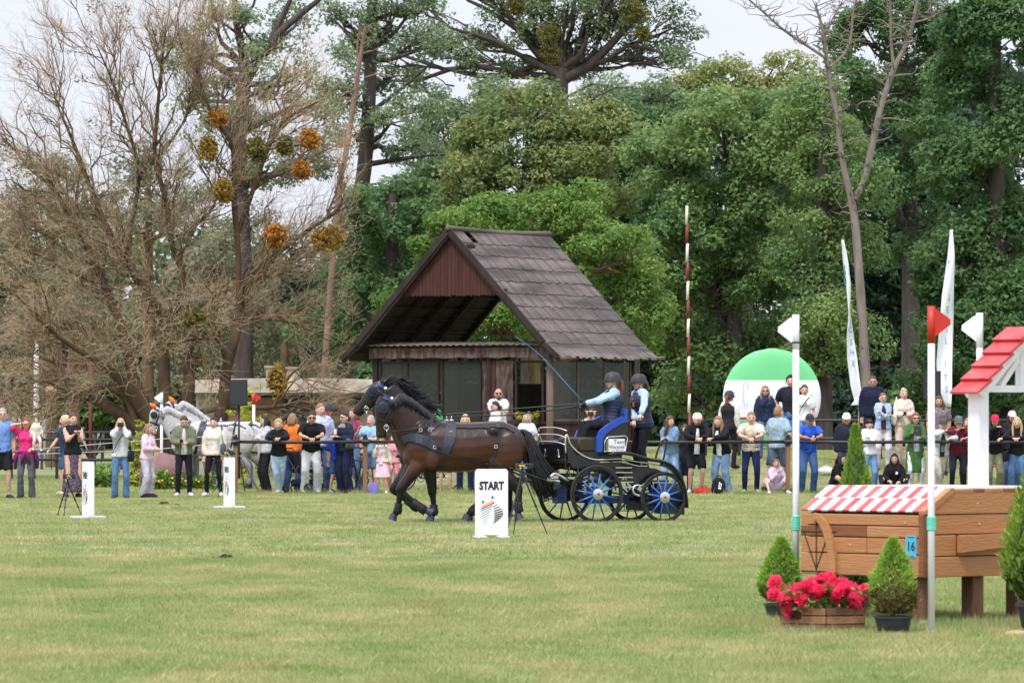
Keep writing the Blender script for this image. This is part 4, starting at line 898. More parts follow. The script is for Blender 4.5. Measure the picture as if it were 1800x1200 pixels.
feather('slim twisted white feather flag left of the man in navy', FENCE + 7, [(1480, 422), (1482, 460), (1487, 500), (1491, 550), (1488, 590), (1489, 630), (1496, 680), (1503, 705), (1496, 712)], [(1482, 422), (1490, 460), (1495, 500), (1494, 550), (1500, 590), (1506, 630), (1513, 690), (1514, 705), (1508, 714)], 'CSHR', [580, 602, 620, 640], 1, (1487, 478))
feather('broad white feather flag behind the red flag pole', FENCE + 7, [(1671, 404), (1666, 450), (1655, 520), (1650, 580), (1646, 640), (1650, 680), (1664, 715)], [(1673, 404), (1677, 450), (1676, 520), (1675, 580), (1673, 640), (1672, 690), (1670, 718)], 'AGEIILITS', [505, 524, 545, 562, 580, 600, 640, 665, 685], 1, (1670, 470))
# ------------------------------------------------------------------ background buildings at the left
far_white = mat('far_white_wall', L(214, 216, 222, .75), .8, 0, .12, 1.5, .2, 12); cream_wall = mat('cream_render', L(216, 198, 176, .7), .85, 0, .2, 1.2, .2, 12); far_dark = mat('far_dark_opening', (.03, .033, .04), .5, 0, .2, 3)
pale_roof = mat('pale_roof', L(178, 166, 150, .6), .75, 0, .2, 1.6, c2=L(216, 200, 178, .66)); brown_panel = mat('brown_panel', L(182, 140, 112, .75), .8, 0, .15, 4, .2, 10)
bd2 = 150.; s3 = F / bd2
def P2(px, py, d=bd2): return W(px, py, d)
o = empty('low_building', (XW(490, bd2), bd2 + 3, 0), 0, 'long low cream building with a curved pale roof behind the willow', 'building')
ox, oy = o.location.x, o.location.y
def wx(px): return XW(px, bd2) - ox
zt = lambda py: CAMH + (HOR - py) / s3
m = MB(); m.box(((wx(345) + wx(700)) / 2, 0, zt(694) / 2), (wx(700) - wx(345), 6, zt(694))); m.build('wall', cream_wall, o)
n = 14; rs = []
for v_ in (-3.5, -3.0, 3.2):
    rs.append([Vector((wx(340) + (wx(710) - wx(340)) * i / n, v_, zt(690) + (0 if v_ < -3.2 else 1) * ((690 - 664) / s3 * (.75 + .25 * math.sin(PI * min(1, .12 + .8 * i / n)))))) for i in range(n + 1)])
m = MB(); m.rings(rs, False, False); ob = m.build('roof', pale_roof, o); sl = ob.modifiers.new('t', 'SOLIDIFY'); sl.thickness = .06
m = MB(); m.box(((wx(345) + wx(700)) / 2, -3.06, zt(690)), (wx(700) - wx(345), .08, .14)); m.build('gutter', mat('roof_edge_blue', L(176, 186, 204, .8), .6), o)
for (a, b, y0, y1, mt, nm) in ((380, 590, 690, 698, far_dark, 'sign_band'), (500, 600, 699, 770, far_dark, 'shop_front'), (383, 400, 696, 770, far_dark, 'door'), (404, 440, 700, 770, brown_panel, 'panel'), (448, 496, 700, 770, brown_panel, 'panel'), (604, 640, 699, 712, far_dark, 'window')):
    m = MB(); m.box(((wx(a) + wx(b)) / 2, -3.03, (zt(y0) + max(0, zt(y1))) / 2), (wx(b) - wx(a), .06, zt(y0) - max(0, zt(y1)))); w_ = m.build(nm, mt, o)
    if nm == 'shop_front':
        for k in range(5):
            m = MB(); m.box((wx(a) + (wx(b) - wx(a)) * k / 4, -3.08, (zt(y0) + 0) / 2), (.07, .05, zt(y0))); m.build('mullion', dsteel, w_)
for (a, y0, w_) in ((466, 642, 18), (506, 644, 24)):
    m = MB(); m.box((wx(a), 1, (zt(y0) + zt(672)) / 2), (w_ / s3, .6, zt(y0) - zt(672))); m.box((wx(a), 1, zt(y0)), (w_ / s3 + .1, .7, .06)); m.build('roof_vent', pale_roof, o)
# concrete wall at the left edge
wdist = 205.; s4 = F / wdist; o = empty('concrete_wall', (XW(60, wdist), wdist, gz(-18, wdist)), 0, 'pale concrete panel wall far behind the crowd at the left edge', 'wall')
zb_ = o.location.z
for k, (a, b) in enumerate([(-30, 18), (18, 40), (40, 62), (62, 84), (84, 108), (108, 146)]):
    m = MB(); t_ = CAMH + (HOR - (714 if k == 4 else 717)) / s4 - zb_; m.box(((XW(a, wdist) + XW(b, wdist)) / 2 - o.location.x, 0, t_ / 2 - .2), ((b - a) / s4 - .06, .2 if k % 2 else .3, t_ + .4)); m.build('panel', far_white if k in (1, 2, 4) else mat('grey_concrete', L(186, 190, 196, .7), .85, 0, .15, 2), o)
for k, (py, dd) in enumerate(((760, 0), (764, 1.2), (769, 2.4), (775, 3.6))):
    m = MB(); z_ = CAMH + (HOR - py) / s4 - zb_; m.box((XW(70, wdist) - o.location.x, -1 - dd, z_ / 2), (XW(190, wdist) - XW(-40, wdist), 1.2, abs(z_))); m.build('step', mat('concrete_step', L(170, 168, 164, .75), .85, 0, .12, 2), o)
# pale mast, red pipe frame, sign
md = 178.; s5 = F / md
o = empty('mast', (XW(64, md), md, gz(-16, md)), 0, 'pale lattice braced mast behind the willow branches at the left', 'mast')
m = MB(); m.tube([(0, 0, 0), (0, 0, CAMH + (HOR - 600) / s5)], [.12, .08], 8); m.build('pole', white_m, o, True)
m = MB(); m.box((0, 0, .15), (.5, .5, .3)); m.build('base', far_white, o)
for sx in (-1, 1):
    m = MB()
    for k in range(3): m.tube([(.35 + sx * .12, -.1, .9 + .35 * k), (.35 - sx * .12, -.1, 1.25 + .35 * k)], .02, 5)
    m.tube([(.35 + sx * .12, -.1, 0), (.35 + sx * .12, -.1, 2.)], .025, 5); m.build('lattice', mat('galvanised', (.45, .46, .48), .5, .5), o)
rd = 152.; s6 = F / rd; pipe = mat('red_pipe', L(142, 70, 60, .7), .7, 0, .2, 3)
o = empty('pipe_gantry', (XW(159, rd), rd, 0), 0, 'rusty red pipe gantry frame behind the spectators at the left', 'frame')
lx = lambda px: XW(px, rd) - o.location.x; lz_ = lambda py: CAMH + (HOR - py) / s6
for (a, b, c2_, e) in ((159, 790, 159, 637),): m = MB(); m.tube([(lx(a), 0, 0), (lx(c2_), 0, lz_(e))], .05, 8); m.build('upright', pipe, o, True)
for (py) in (638, 660): m = MB(); m.tube([(lx(-30), 0, lz_(py)), (lx(160), 0, lz_(py))], .022, 6); m.build('rail', pipe, o, True)
for px in (28, 72, 120): m = MB(); m.tube([(lx(px), 0, lz_(660)), (lx(px), 0, lz_(638))], .03, 6); m.build('rung', pipe, o, True)
m = MB(); m.tube([(lx(-25), 0, 0), (lx(-25), 0, lz_(637))], .07, 8); m.build('upright', pipe, o, True)
m = MB(); sd2 = 165.; c = W(90, 680, sd2); o = empty('small_sign', (c.x, sd2, gz(c.x, sd2)), 0, 'small orange and white sign on a post behind the willow', 'sign'); m.box((0, 0, c.z - o.location.z), (.34, .03, .26)); m.build('panel', mat('sign_orange', L(226, 172, 140, .8), .6), o); MB().tube([(0, .03, 0), (0, .03, c.z - o.location.z)], .02, 6).build('post', dsteel, o)
# back rails on the far side of the practice ring (left) and on the bank (right)
def rails(label, x0, x1, d, zs, posts, mt, r=.035):
    z0 = gz((x0 + x1) / 2, d); o = empty('back_rail', ((x0 + x1) / 2, d, z0), 0, label, 'fence', 'dark rails behind the crowd'); cx = (x0 + x1) / 2
    for z in zs: m = MB(); m.tube([(x0 - cx, -.05, z), (x1 - cx, -.05, z)], r, 6); m.build('rail', mt, o, True)
    for k in range(posts): m = MB(); x = x0 + (x1 - x0) * k / (posts - 1) - cx; m.box((x, 0, max(zs) / 2), (.08, .08, max(zs) + .1)); m.build('post', mt, o)
rails('black rail fence behind the left spectators', XW(-20, 140), XW(420, 140), 140, (.55, 1.1), 12, black_m)
rails('dark rail fence in front of the far steps at the left', XW(-20, 165), XW(260, 165), 165, (.6, 1.2), 7, dsteel)
rails('dark rail fence on the bank behind the right hand crowd', XW(1240, 126), XW(1830, 126), 126, (.45, .9), 11, black_m)
# far wood closing the view at ground level
rngw = np.random.default_rng(77); nC = 900
Cw = np.stack([rngw.uniform(-34, 34, nC), rngw.uniform(226, 236, nC), np.abs(rngw.normal(0, 3.2, nC)) + .3], 1)
C2 = np.stack([rngw.uniform(1, 32, 800), rngw.uniform(228, 238, 800), rngw.uniform(2, 18, 800)], 1); C2 = C2[C2[:, 2] < np.interp(C2[:, 0], [1, 6, 14, 20], [9, 13, 15, 19])]; Cw = np.concatenate([Cw, C2])
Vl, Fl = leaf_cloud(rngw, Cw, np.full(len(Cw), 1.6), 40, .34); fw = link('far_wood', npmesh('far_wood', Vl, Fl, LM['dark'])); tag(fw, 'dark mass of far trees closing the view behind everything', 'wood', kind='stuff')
nO = 520; Co = np.stack([rngw.uniform(-30, -1, nO), rngw.uniform(215, 224, nO), rngw.uniform(1, 10.5, nO)], 1); Co = Co[Co[:, 2] < np.interp(Co[:, 0], [-30, -20, -12, -1], [8, 10.5, 9, 11])]
Vl, Fl = leaf_cloud(rngw, Co, np.full(len(Co), 1.4), 40, .28); fw = link('far_wood', npmesh('far_wood', Vl, Fl, leafmat('leaf_far_left', L(92, 116, 78, .66), L(146, 158, 112, .66), .4))); tag(fw, 'grey green mass of far trees behind the bare willow', 'wood', kind='stuff')
# mole hills on the field
soil = mat('dark_soil', L(88, 62, 48, .7), .95, 0, .3, 20, 1., 60)
def molehill(label, px, py, w, h):
    g = G(px, py); r_ = np.random.default_rng(int(px)); m = MB()
    for k in range(34): q_ = r_.normal(0, .55, 2); e_ = math.exp(-q_[0] ** 2 - q_[1] ** 2); m.ell((g.x + q_[0] * w, g.y + q_[1] * w * 1.4, gz(g.x, g.y) + r_.uniform(0, h * .8) * e_), (r_.uniform(.12, .34) * w, r_.uniform(.12, .34) * w, r_.uniform(.15, .4) * h), 6, 4)
    o = m.build('molehill', soil, None, True); tag(o, label, 'soil heap', 'molehills on the field')
molehill('dark molehill in the field left of the START board', 396, 983, .08, .07); molehill('flat scrap of soil just left of the biggest molehill', 350, 985, .05, .025); molehill('molehill in front of the boy with the phone', 288, 887, .09, .07); molehill('small flat molehill left of the right FINISH board', 310, 889, .05, .03)
# planting behind the rail at the left: boulder, shrubs and yellow flowers
bx = W(292, 800, 119); m = MB(); m.ell((0, 0, .35), (.62, .5, .5), 20, 12); ob = m.mesh('boulder', mat('purple_stone', L(140, 104, 104, .8), .7, 0, .15, 5, .4, 10), True)
for v in ob.vertices: v.co *= 1 + .12 * mnoise.noise(v.co * 2.2)
tag(link('boulder', ob, None, (bx.x, 119, 0)), 'purplish rounded boulder behind the spectators at the left', 'boulder')
def bush(label, px, d, w, h, lf, n=60, flowers=None, z=0):
    r_ = np.random.default_rng(int(px * 3 + d)); x = XW(px, d); o = empty('garden_plant', (x, d, gz(x, d) + z), 0, label, 'plant', 'planting behind the rail')
    q = np.stack([r_.normal(0, w * .4, n), r_.normal(0, w * .3, n), np.abs(r_.normal(h * .5, h * .25, n))], 1)
    Vl, Fl = leaf_cloud(r_, q, np.full(n, .13), 14, .07); link('leaves', npmesh('leaves', Vl, Fl, LM[lf] if isinstance(lf, str) else lf), o)
    Vb, Fb = tubes_np([(wig((0, 0, 0), p, 4, .2, r_), [.012, .01, .008, .005]) for p in q[:12]], 4); link('stem', npmesh('stem', Vb, Fb, bark_dark), o)
    if flowers is not None:
        m = MB()
        for _ in range(24): m.ell((r_.normal(0, w * .35), r_.normal(-.1, w * .2), abs(r_.normal(h * .5, h * .2))), .028, 6, 4)
        tag(m.build('flowers', flowers, o, True), kind='stuff')
yel = mat('yellow_petals', L(240, 214, 60, .85), .7, 0, .15, 20)
bush('leafy green shrub behind the rope right of the left FINISH board', 175, 122, .5, .5, 'oak')
bush('yellow flowering plant beside the boulder at the left', 355, 118, .6, .35, 'oak', 40, yel); bush('green plant left of the boulder', 280, 118, .4, .4, 'oak', 40, yel)
lime = leafmat('leaf_lime', L(150, 170, 60, .7), L(214, 214, 90, .8)); bush('tall yellow green plant behind the grey horse', 440, 124, .5, 2.0, lime, 90); bush('yellow green shrub beside the grey horse head', 240, 124, .3, 1.7, lime, 40)
# ------------------------------------------------------------------ joining lofted volumes into one skin
from mathutils.bvhtree import BVHTree
def remesh(jobs):
    """jobs: [(MB, voxel, smooth passes)] -> meshes, every one a single closed surface"""
    tmp = []
    for mb_, vox, it in jobs:
        me = mb_.mesh('tmp', [], False, True); o = bpy.data.objects.new('tmp', me); col.objects.link(o)
        md = o.modifiers.new('r', 'REMESH'); md.mode = 'VOXEL'; md.voxel_size = vox; md.use_smooth_shade = True
        if it: sm = o.modifiers.new('s', 'SMOOTH'); sm.iterations = it; sm.factor = .5
        tmp.append(o)
    dg = bpy.context.evaluated_depsgraph_get(); dg.update(); res = []
    for o in tmp: res.append(bpy.data.meshes.new_from_object(o.evaluated_get(dg)))
    for o in tmp: m0 = o.data; bpy.data.objects.remove(o); bpy.data.meshes.remove(m0)
    return res
def coatmat(name, top, flank, leg, rough=.36, dap=None):
    m = bpy.data.materials.new(name); m.use_nodes = True; n = m.node_tree; p = n.nodes['Principled BSDF']
    t = n.nodes.new('ShaderNodeTexCoord'); sp = n.nodes.new('ShaderNodeSeparateXYZ'); n.links.new(t.outputs['Object'], sp.inputs[0])
    z = n.nodes.new('ShaderNodeTexNoise'); z.inputs['Scale'].default_value = 3.2; z.inputs['Detail'].default_value = 4; n.links.new(t.outputs['Object'], z.inputs['Vector'])
    ad = n.nodes.new('ShaderNodeMath'); ad.operation = 'MULTIPLY_ADD'; n.links.new(z.outputs['Fac'], ad.inputs[0]); ad.inputs[1].default_value = .45; n.links.new(sp.outputs['Z'], ad.inputs[2])
    mr = n.nodes.new('ShaderNodeMapRange'); mr.inputs['From Min'].default_value = .2; mr.inputs['From Max'].default_value = 2.4; n.links.new(ad.outputs[0], mr.inputs['Value'])
    r = n.nodes.new('ShaderNodeValToRGB'); e = r.color_ramp.elements
    e[0].position = .3; e[0].color = leg + (1,); e[1].position = .95; e[1].color = top + (1,)
    q = e.new(.42); q.color = flank + (1,); q = e.new(.5); q.color = flank + (1,); q = e.new(.66); q.color = top + (1,)
    n.links.new(mr.outputs[0], r.inputs[0]); last = r.outputs[0]
    if dap:
        v = n.nodes.new('ShaderNodeTexNoise'); v.inputs['Scale'].default_value = 28; v.inputs['Detail'].default_value = 3; n.links.new(t.outputs['Object'], v.inputs['Vector'])
        r2 = n.nodes.new('ShaderNodeValToRGB'); r2.color_ramp.elements[0].position = .45; r2.color_ramp.elements[1].position = .6; r2.color_ramp.elements[0].color = dap + (1,); r2.color_ramp.elements[1].color = (1, 1, 1, 1)
        n.links.new(v.outputs['Fac'], r2.inputs[0]); mu = n.nodes.new('ShaderNodeMixRGB'); mu.blend_type = 'MULTIPLY'; mu.inputs[0].default_value = .8; n.links.new(last, mu.inputs[1]); n.links.new(r2.outputs[0], mu.inputs[2]); last = mu.outputs[0]
    n.links.new(last, p.inputs['Base Color']); p.inputs['Roughness'].default_value = rough; p.inputs['Specular IOR Level'].default_value = .3
    z3 = n.nodes.new('ShaderNodeTexNoise'); z3.inputs['Scale'].default_value = 7; z3.inputs['Detail'].default_value = 5; n.links.new(t.outputs['Object'], z3.inputs['Vector'])
    bp = n.nodes.new('ShaderNodeBump'); bp.inputs['Strength'].default_value = .25; bp.inputs['Distance'].default_value = .03; n.links.new(z3.outputs['Fac'], bp.inputs['Height']); n.links.new(bp.outputs[0], p.inputs['Normal'])
    return m
bay = coatmat('bay_coat', L(50, 34, 31, .8), L(90, 54, 38, .64), L(26, 23, 25, .8)); darkbay = coatmat('dark_bay_coat', L(40, 32, 36, .8), L(60, 42, 38, .8), L(28, 25, 28, .8))
greyc = coatmat('grey_coat', L(208, 206, 208, .8), L(212, 208, 206, .8), L(150, 146, 148, .8), .6, (.72, .72, .74))
hairb = mat('black_horse_hair', (.012, .012, .015), .45, 0, .3, 20); hairg = mat('grey_horse_hair', L(196, 194, 196, .8), .6, 0, .2, 20)
leather = mat('black_leather', (.016, .017, .02), .42, 0, .2, 15); blue_h = mat('blue_harness', L(44, 78, 158, .8), .5, 0, .1, 15); pad_m = mat('slate_pad', L(54, 56, 66, .7), .55, 0, .15, 15)
hoofm = mat('hoof_boot', L(64, 70, 92, .8), .5, 0, .2, 10); bootm = mat('black_leg_wrap', (.014, .014, .017), .7, 0, .2, 20)
TORSO = [(-.46, 1.14, .12, .10), (-.38, 1.14, .26, .19), (-.22, 1.17, .37, .25), (0, 1.21, .41, .29), (.3, 1.185, .405, .33), (.6, 1.19, .39, .34), (.88, 1.225, .37, .33), (1.12, 1.25, .35, .30), (1.32, 1.245, .28, .26), (1.45, 1.22, .19, .18), (1.53, 1.19, .08, .08)]
def horse(name, label, loc, yaw, coat, hair, neck, head, ears, legs, boots, mane='near', tail=True, k=1.0, group=None, harness=True, earcol=None, blue=blue_h):
    o = empty(name, loc, yaw, label, 'horse', group); mb = MB()
    rs = []
    for x, zc, hz_, hy in TORSO:
        ring = []
        for j in range(16):
            a = 2 * PI * j / 16; yy = math.cos(a); z_ = math.sin(a)
            ring.append(Vector((x, hy * (abs(yy) ** .85) * (1 if yy > 0 else -1) * (1 - .12 * max(0, z_)), zc + hz_ * z_)))
        rs.append(ring)
    mb.rings(rs)
    lk = 1.14
    mb.tube([(p[0], 0, p[1]) for p in neck], [(p[2] * 1.1, p[3] * 1.12) for p in neck], 14, (1, 0, .3), k=3)
    mb.tube([(p[0], 0, p[1]) for p in head], [(p[2] * 1.02, p[3] * 1.02) for p in head], 14, (1, 0, -.25), k=3)
    for s_ in (-1, 1):
        mb.ell((-.16, s_ * .17, 1.16), (.2, .13, .33)); mb.ell((1.16, s_ * .17, 1.12), (.3, .17, .34)); mb.ell((head[2][0] + .07, s_ * .05, head[2][1] - .02), (.12, .05, .14))
        for c_, r_ in (((-.02, s_ * .235, 1.0), (.13, .07, .17)), ((-.2, s_ * .19, 1.32), (.11, .08, .26)), ((.96, s_ * .25, 1.44), (.1, .07, .08)), ((1.22, s_ * .21, 1.16), (.2, .12, .3)), ((-.37, s_ * .09, 1.03), (.1, .09, .14)), ((1.0, s_ * .2, .98), (.13, .1, .17))): mb.ell(c_, r_)
        mb.ell((head[1][0] - .05, s_ * .085, head[1][1] - .03), (.05, .03, .035))
    for lg in legs:
        P = [(p[0], lg['y'] * p[4] if len(p) > 4 else lg['y'], p[1]) for p in lg['p']]
        mb.tube(P, [(p[2] * (lk if i > 2 else 1), p[3] * (lk if i > 2 else 1)) for i, p in enumerate(lg['p'])], 10, (1, 0, .2), k=2)
    for a, b in ears: 
        for s_ in (-1, 1): mb.tube([(a[0], s_ * .05, a[1]), ((a[0] + b[0]) / 2, s_ * .065, (a[1] + b[1]) / 2), (b[0], s_ * .06, b[1])], [(.03, .03), (.035, .022), (.006, .006)], 8)
    me = remesh([(mb, .019 if boots else .026, 3 if boots else 2)])[0]; me.materials.append(coat); bd_ = link('body', me, o)
    bv = BVHTree.FromPolygons([v.co.copy() for v in me.vertices], [tuple(p.vertices) for p in me.polygons])
    # hooves and boots
    for lg in legs:
        p = lg['p'][-1]; hy_ = lg['y'] * (p[4] if len(p) > 4 else 1); d = Vector(lg.get('hd', (-.25, 0, -1))).normalized(); c = Vector((p[0], hy_, p[1]))
        m = MB(); m.tube([c - d * .02, c + d * .03, c + d * .085], [.054, .064, .078], 12); m.build('hoof', hoofm if boots else bootm, o, 50)
        if lg.get('wrap'):
            q = lg['p'][-3]; q2 = lg['p'][-4]; a = Vector((q2[0], lg['y'] * (q2[4] if len(q2) > 4 else 1), q2[1])); b = Vector((q[0], lg['y'] * (q[4] if len(q) > 4 else 1), q[1])); m = MB()
            m.tube([a.lerp(b, .05), a.lerp(b, .5), b.lerp(a, .05), b + d * .05], [.066, .061, .073, .066], 12); m.build('leg_boot', bootm, o, True)
    # mane and tail
    rng = random.Random(len(label)); m = MB()
    crest = []
    top = [(h[0] + h[2] * .9, h[1] + h[2] * .25) for h in neck]
    cps = catmull([Vector((p[0] + p[2] * .55, 0, p[1] + p[2] * .8)) for p in neck], None, 12)
    for i, c in enumerate(cps):
        for rep in range(5):
            hit = bv.ray_cast(Vector((c.x, 0, c.z + .5)), Vector((-.25, 0, -1)).normalized())
            st = hit[0] if hit[0] is not None else c
            if mane == 'fly':
                L_ = rng.uniform(.14, .3); e = st + Vector((L_ * .8 + rng.uniform(-.05, .1), rng.uniform(-.08, .08), rng.uniform(-.08, .14))); mid = st.lerp(e, .5) + Vector((0, 0, .06))
            else:
                L_ = rng.uniform(.15, .22); e = st + Vector((.04 + rng.uniform(-.04, .05), -.12 - .03 * rng.random(), -L_)); mid = st + Vector((.03 + rng.uniform(-.02, .02), -.085, -.02))
            m.tube([st + Vector((rng.uniform(-.03, .03), rng.uniform(-.01, .02), -.02)), mid, e], [.009, .009, .003], 4, k=2)
    m.build('mane', hair, o, True)
    if tail:
        m = MB()
        for i in range(260):
            a = rng.uniform(-1, 1); b = rng.uniform(-1.5, 1.5); w = rng.random()
            P = [(1.42, a * .03, 1.46), (1.52 + .03 * b, a * .06, 1.40), (1.62 + .07 * b, a * .09, 1.1), (1.72 + .1 * b + .14 * w, a * .11, .76), (1.86 + .12 * b + .4 * w, a * .12, .3 + .12 * w + .2 * rng.random())]
            m.tube([Vector(p) for p in P], [.02, .02, .017, .012, .004], 4, k=2)
        m.build('tail', hair, o, True)
    # face details
    for s_ in (-1, 1):
        h = head[1]; m = MB(); m.ell((h[0] - .06, s_ * .105, h[1] - .02), (.025, .012, .022), 8, 6); m.build('eye', leather, o, True)
        h = head[-2]; m = MB(); m.ell((h[0] - .05, s_ * .045, h[1] + .0), (.022, .016, .03), 8, 6); m.build('nostril', leather, o, True)
    def strap(nm, pts, w, mt, th=.012, side=-1, parent=o, off=.0, n=4, edge=None):
        """a band laid on the coat along points given in side view"""
        P = catmull([Vector((p[0], 0, p[1])) for p in pts], None, n); m = MB(); me_ = MB(); S = []
        for p in P:
            hit = bv.ray_cast(Vector((p.x, side * 2, p.z)), Vector((0, -side, 0)))
            if hit[0] is None: hit = bv.find_nearest(Vector((p.x, side * .3, p.z)))
            S.append((hit[0], hit[1] if hit[1].y * side > 0 else Vector((0, side, 0))))
        rs_ = []; r1 = []; r2 = []
        for i in range(len(S)):
            t = (S[min(i + 1, len(S) - 1)][0] - S[max(i - 1, 0)][0]).normalized(); nn = S[i][1]; b = t.cross(nn).normalized(); c = S[i][0] + nn * (.004 + off)
            wv = w[i * len(w) // len(S)] if isinstance(w, (list, tuple)) else w
            rs_.append([c - b * wv / 2, c - b * wv / 2 + nn * th, c + b * wv / 2 + nn * th, c + b * wv / 2])
            r1.append(c - b * wv / 2 + nn * th * .6); r2.append(c + b * wv / 2 + nn * th * .6)
        m.rings(rs_); ob = m.build(nm, mt, parent)
        if edge: m = MB(); m.tube(r1, .006, 5); m.tube(r2, .006, 5); m.build('piping', edge, ob, True)
        return ob
    def buckle(x, z, parent=o, sz=.022):
        hit = bv.ray_cast(Vector((x, -2, z)), Vector((0, 1, 0)))
        if hit[0] is None: return
        m = MB(); c = hit[0] + Vector((0, -.022, 0))
        for (dx, dz, w, h) in ((-sz, 0, .008, 2 * sz), (sz, 0, .008, 2 * sz), (0, sz, 2 * sz, .008), (0, -sz, 2 * sz, .008)): m.box(c + Vector((dx, 0, dz)), (w + .006, .008, h + .006))
        m.build('buckle', steel, parent)
    if harness:
        strap('breast_collar', [(-.47, 1.30), (-.36, 1.34), (-.2, 1.31), (-.05, 1.24), (.06, 1.16)], [.10, .13, .14, .13, .1], pad_m, .02, edge=blue); buckle(.02, 1.19)
        strap('neck_strap', [(.0, 1.64), (-.04, 1.5), (-.1, 1.3)], .035, leather); buckle(-.05, 1.46); strap('neck_strap', [(0, 1.64), (-.14, 1.5), (-.35, 1.34)], .035, leather); buckle(-.2, 1.46)
        strap('saddle_pad', [(.3, 1.62), (.29, 1.5), (.27, 1.35), (.22, 1.18), (.19, 1.1)], [.13, .15, .16, .12, .1], pad_m, .022, edge=blue); buckle(.28, 1.42)
        strap('girth', [(.18, 1.1), (.14, .97), (.1, .84)], .06, leather); strap('hip_strap', [(1.06, 1.63), (1.03, 1.4), (.98, 1.1), (.95, .98)], .04, leather, .008); buckle(.99, 1.2)
        strap('back_strap', [(.32, 1.62), (.6, 1.6), (.9, 1.615), (1.2, 1.61), (1.38, 1.52)], .03, leather)
        strap('trace', [(.06, 1.15), (.3, 1.06), (.6, .98), (.9, .92), (1.2, .86)], .04, leather, .012, off=.01)
        strap('breast_collar', [(-.47, 1.30), (-.36, 1.34), (-.2, 1.31), (.06, 1.16)], .13, pad_m, .02, side=1)
        m = MB(); m.ell((.3, 0, 1.61), (.04, .11, .03), 8, 6); m.torus((.3, -.05, 1.65), .026, .006, 12, 5, 'X'); m.torus((.3, .05, 1.65), .026, .006, 12, 5, 'X'); m.build('rein_terret', steel, o, True)
    # bridle
    h0, h1, h2, h3, h4 = [Vector((h[0], 0, h[1])) for h in head[:5]]
    fx = head[1][2]
    ax_ = (h3 - h0).normalized(); px_ = Vector((ax_.z, 0, -ax_.x)); px_ = px_ if px_.x < 0 else -px_       # px_ points out of the face
    def hp(t, u): c = h0 + (h4 - h0) * t; c = c + px_ * u; return (c.x, c.z)
    strap('cheek_strap', [hp(.02, -.02), hp(.3, -.05), hp(.55, -.04), hp(.82, -.02)], .03, leather); strap('throat_lash', [hp(.03, -.04), hp(.25, -.15), hp(.42, -.17)], .025, leather)
    strap('noseband', [hp(.72, .11), hp(.72, 0.), hp(.72, -.1)], .035, leather); strap('browband', [hp(.06, .1), hp(.1, .03), hp(.06, -.04)], .035, blue)
    for s_ in (-1, 1):
        c2 = hp(.36, .06); hit = bv.ray_cast(Vector((c2[0], s_ * 2, c2[1])), Vector((0, -s_, 0))); yb = hit[0].y if hit[0] is not None else s_ * .1
        m = MB(); m.ell((c2[0], yb + s_ * .03, c2[1]), (.075, .014, .085), 16, 8); bl = m.build('blinker', leather, o, True)
        m = MB(); m.torus((c2[0], yb + s_ * .03, c2[1]), .08, .006, 20, 6, 'Y'); m.build('blinker_edge', blue, bl, True)
    c2 = hp(.9, -.06); m = MB(); hit = bv.ray_cast(Vector((c2[0], -2, c2[1])), Vector((0, 1, 0))); yb = hit[0].y if hit[0] is not None else -.08
    m.torus((c2[0], yb - .02, c2[1]), .038, .008, 14, 5); m.torus((c2[0], yb - .02, c2[1] + .03), .022, .006, 12, 5); m.tube([(c2[0], yb - .02, c2[1] - .03), (c2[0] + .02, yb - .02, c2[1] - .13)], .008, 5); m.build('bit', steel, o, True)
    c2 = hp(.05, -.05); hit = bv.ray_cast(Vector((c2[0], -2, c2[1])), Vector((0, 1, 0)))
    if hit[0] is not None: m = MB(); m.ell(hit[0] + Vector((0, -.02, 0)), .026, 10, 8); m.build('rosette', white_m, o, True)
    if earcol is not None:
        for a, b in ears:
            for s_ in (-1, 1): m = MB(); m.tube([(a[0], s_ * .05, a[1] - .02), ((a[0] + b[0]) / 2, s_ * .07, (a[1] + b[1]) / 2), (b[0], s_ * .06, b[1] + .02)], [(.04, .04), (.048, .034), (.01, .01)], 8); m.build('ear_cover', earcol, o, True)
    o['bit'] = list((head[-1][0] + .1, head[-1][1] + .08))
    return o, bv
HD = GD(917)
def fore_planted(x=.0): return [(-.12 + x, 1.02, .15, .11, .8), (-.07 + x, .86, .125, .1), (-.04 + x, .7, .098, .08), (-.02 + x, .56, .07, .06), (-.015 + x, .46, .066, .056), (-.005 + x, .40, .048, .042), (.01 + x, .28, .04, .036), (.015 + x, .16, .052, .046), (-.01 + x, .11, .044, .042), (-.035 + x, .085, .045, .045)]
near_neck = [(-.1, 1.28, .40, .2), (-.26, 1.46, .34, .17), (-.4, 1.66, .26, .14), (-.53, 1.82, .21, .115), (-.64, 1.93, .15, .1)]
near_head = [(-.69, 2.0, .10, .085), (-.745, 1.87, .155, .105), (-.75, 1.72, .165, .105), (-.79, 1.58, .12, .08), (-.805, 1.46, .093, .064), (-.81, 1.385, .092, .062), (-.81, 1.33, .06, .045)]
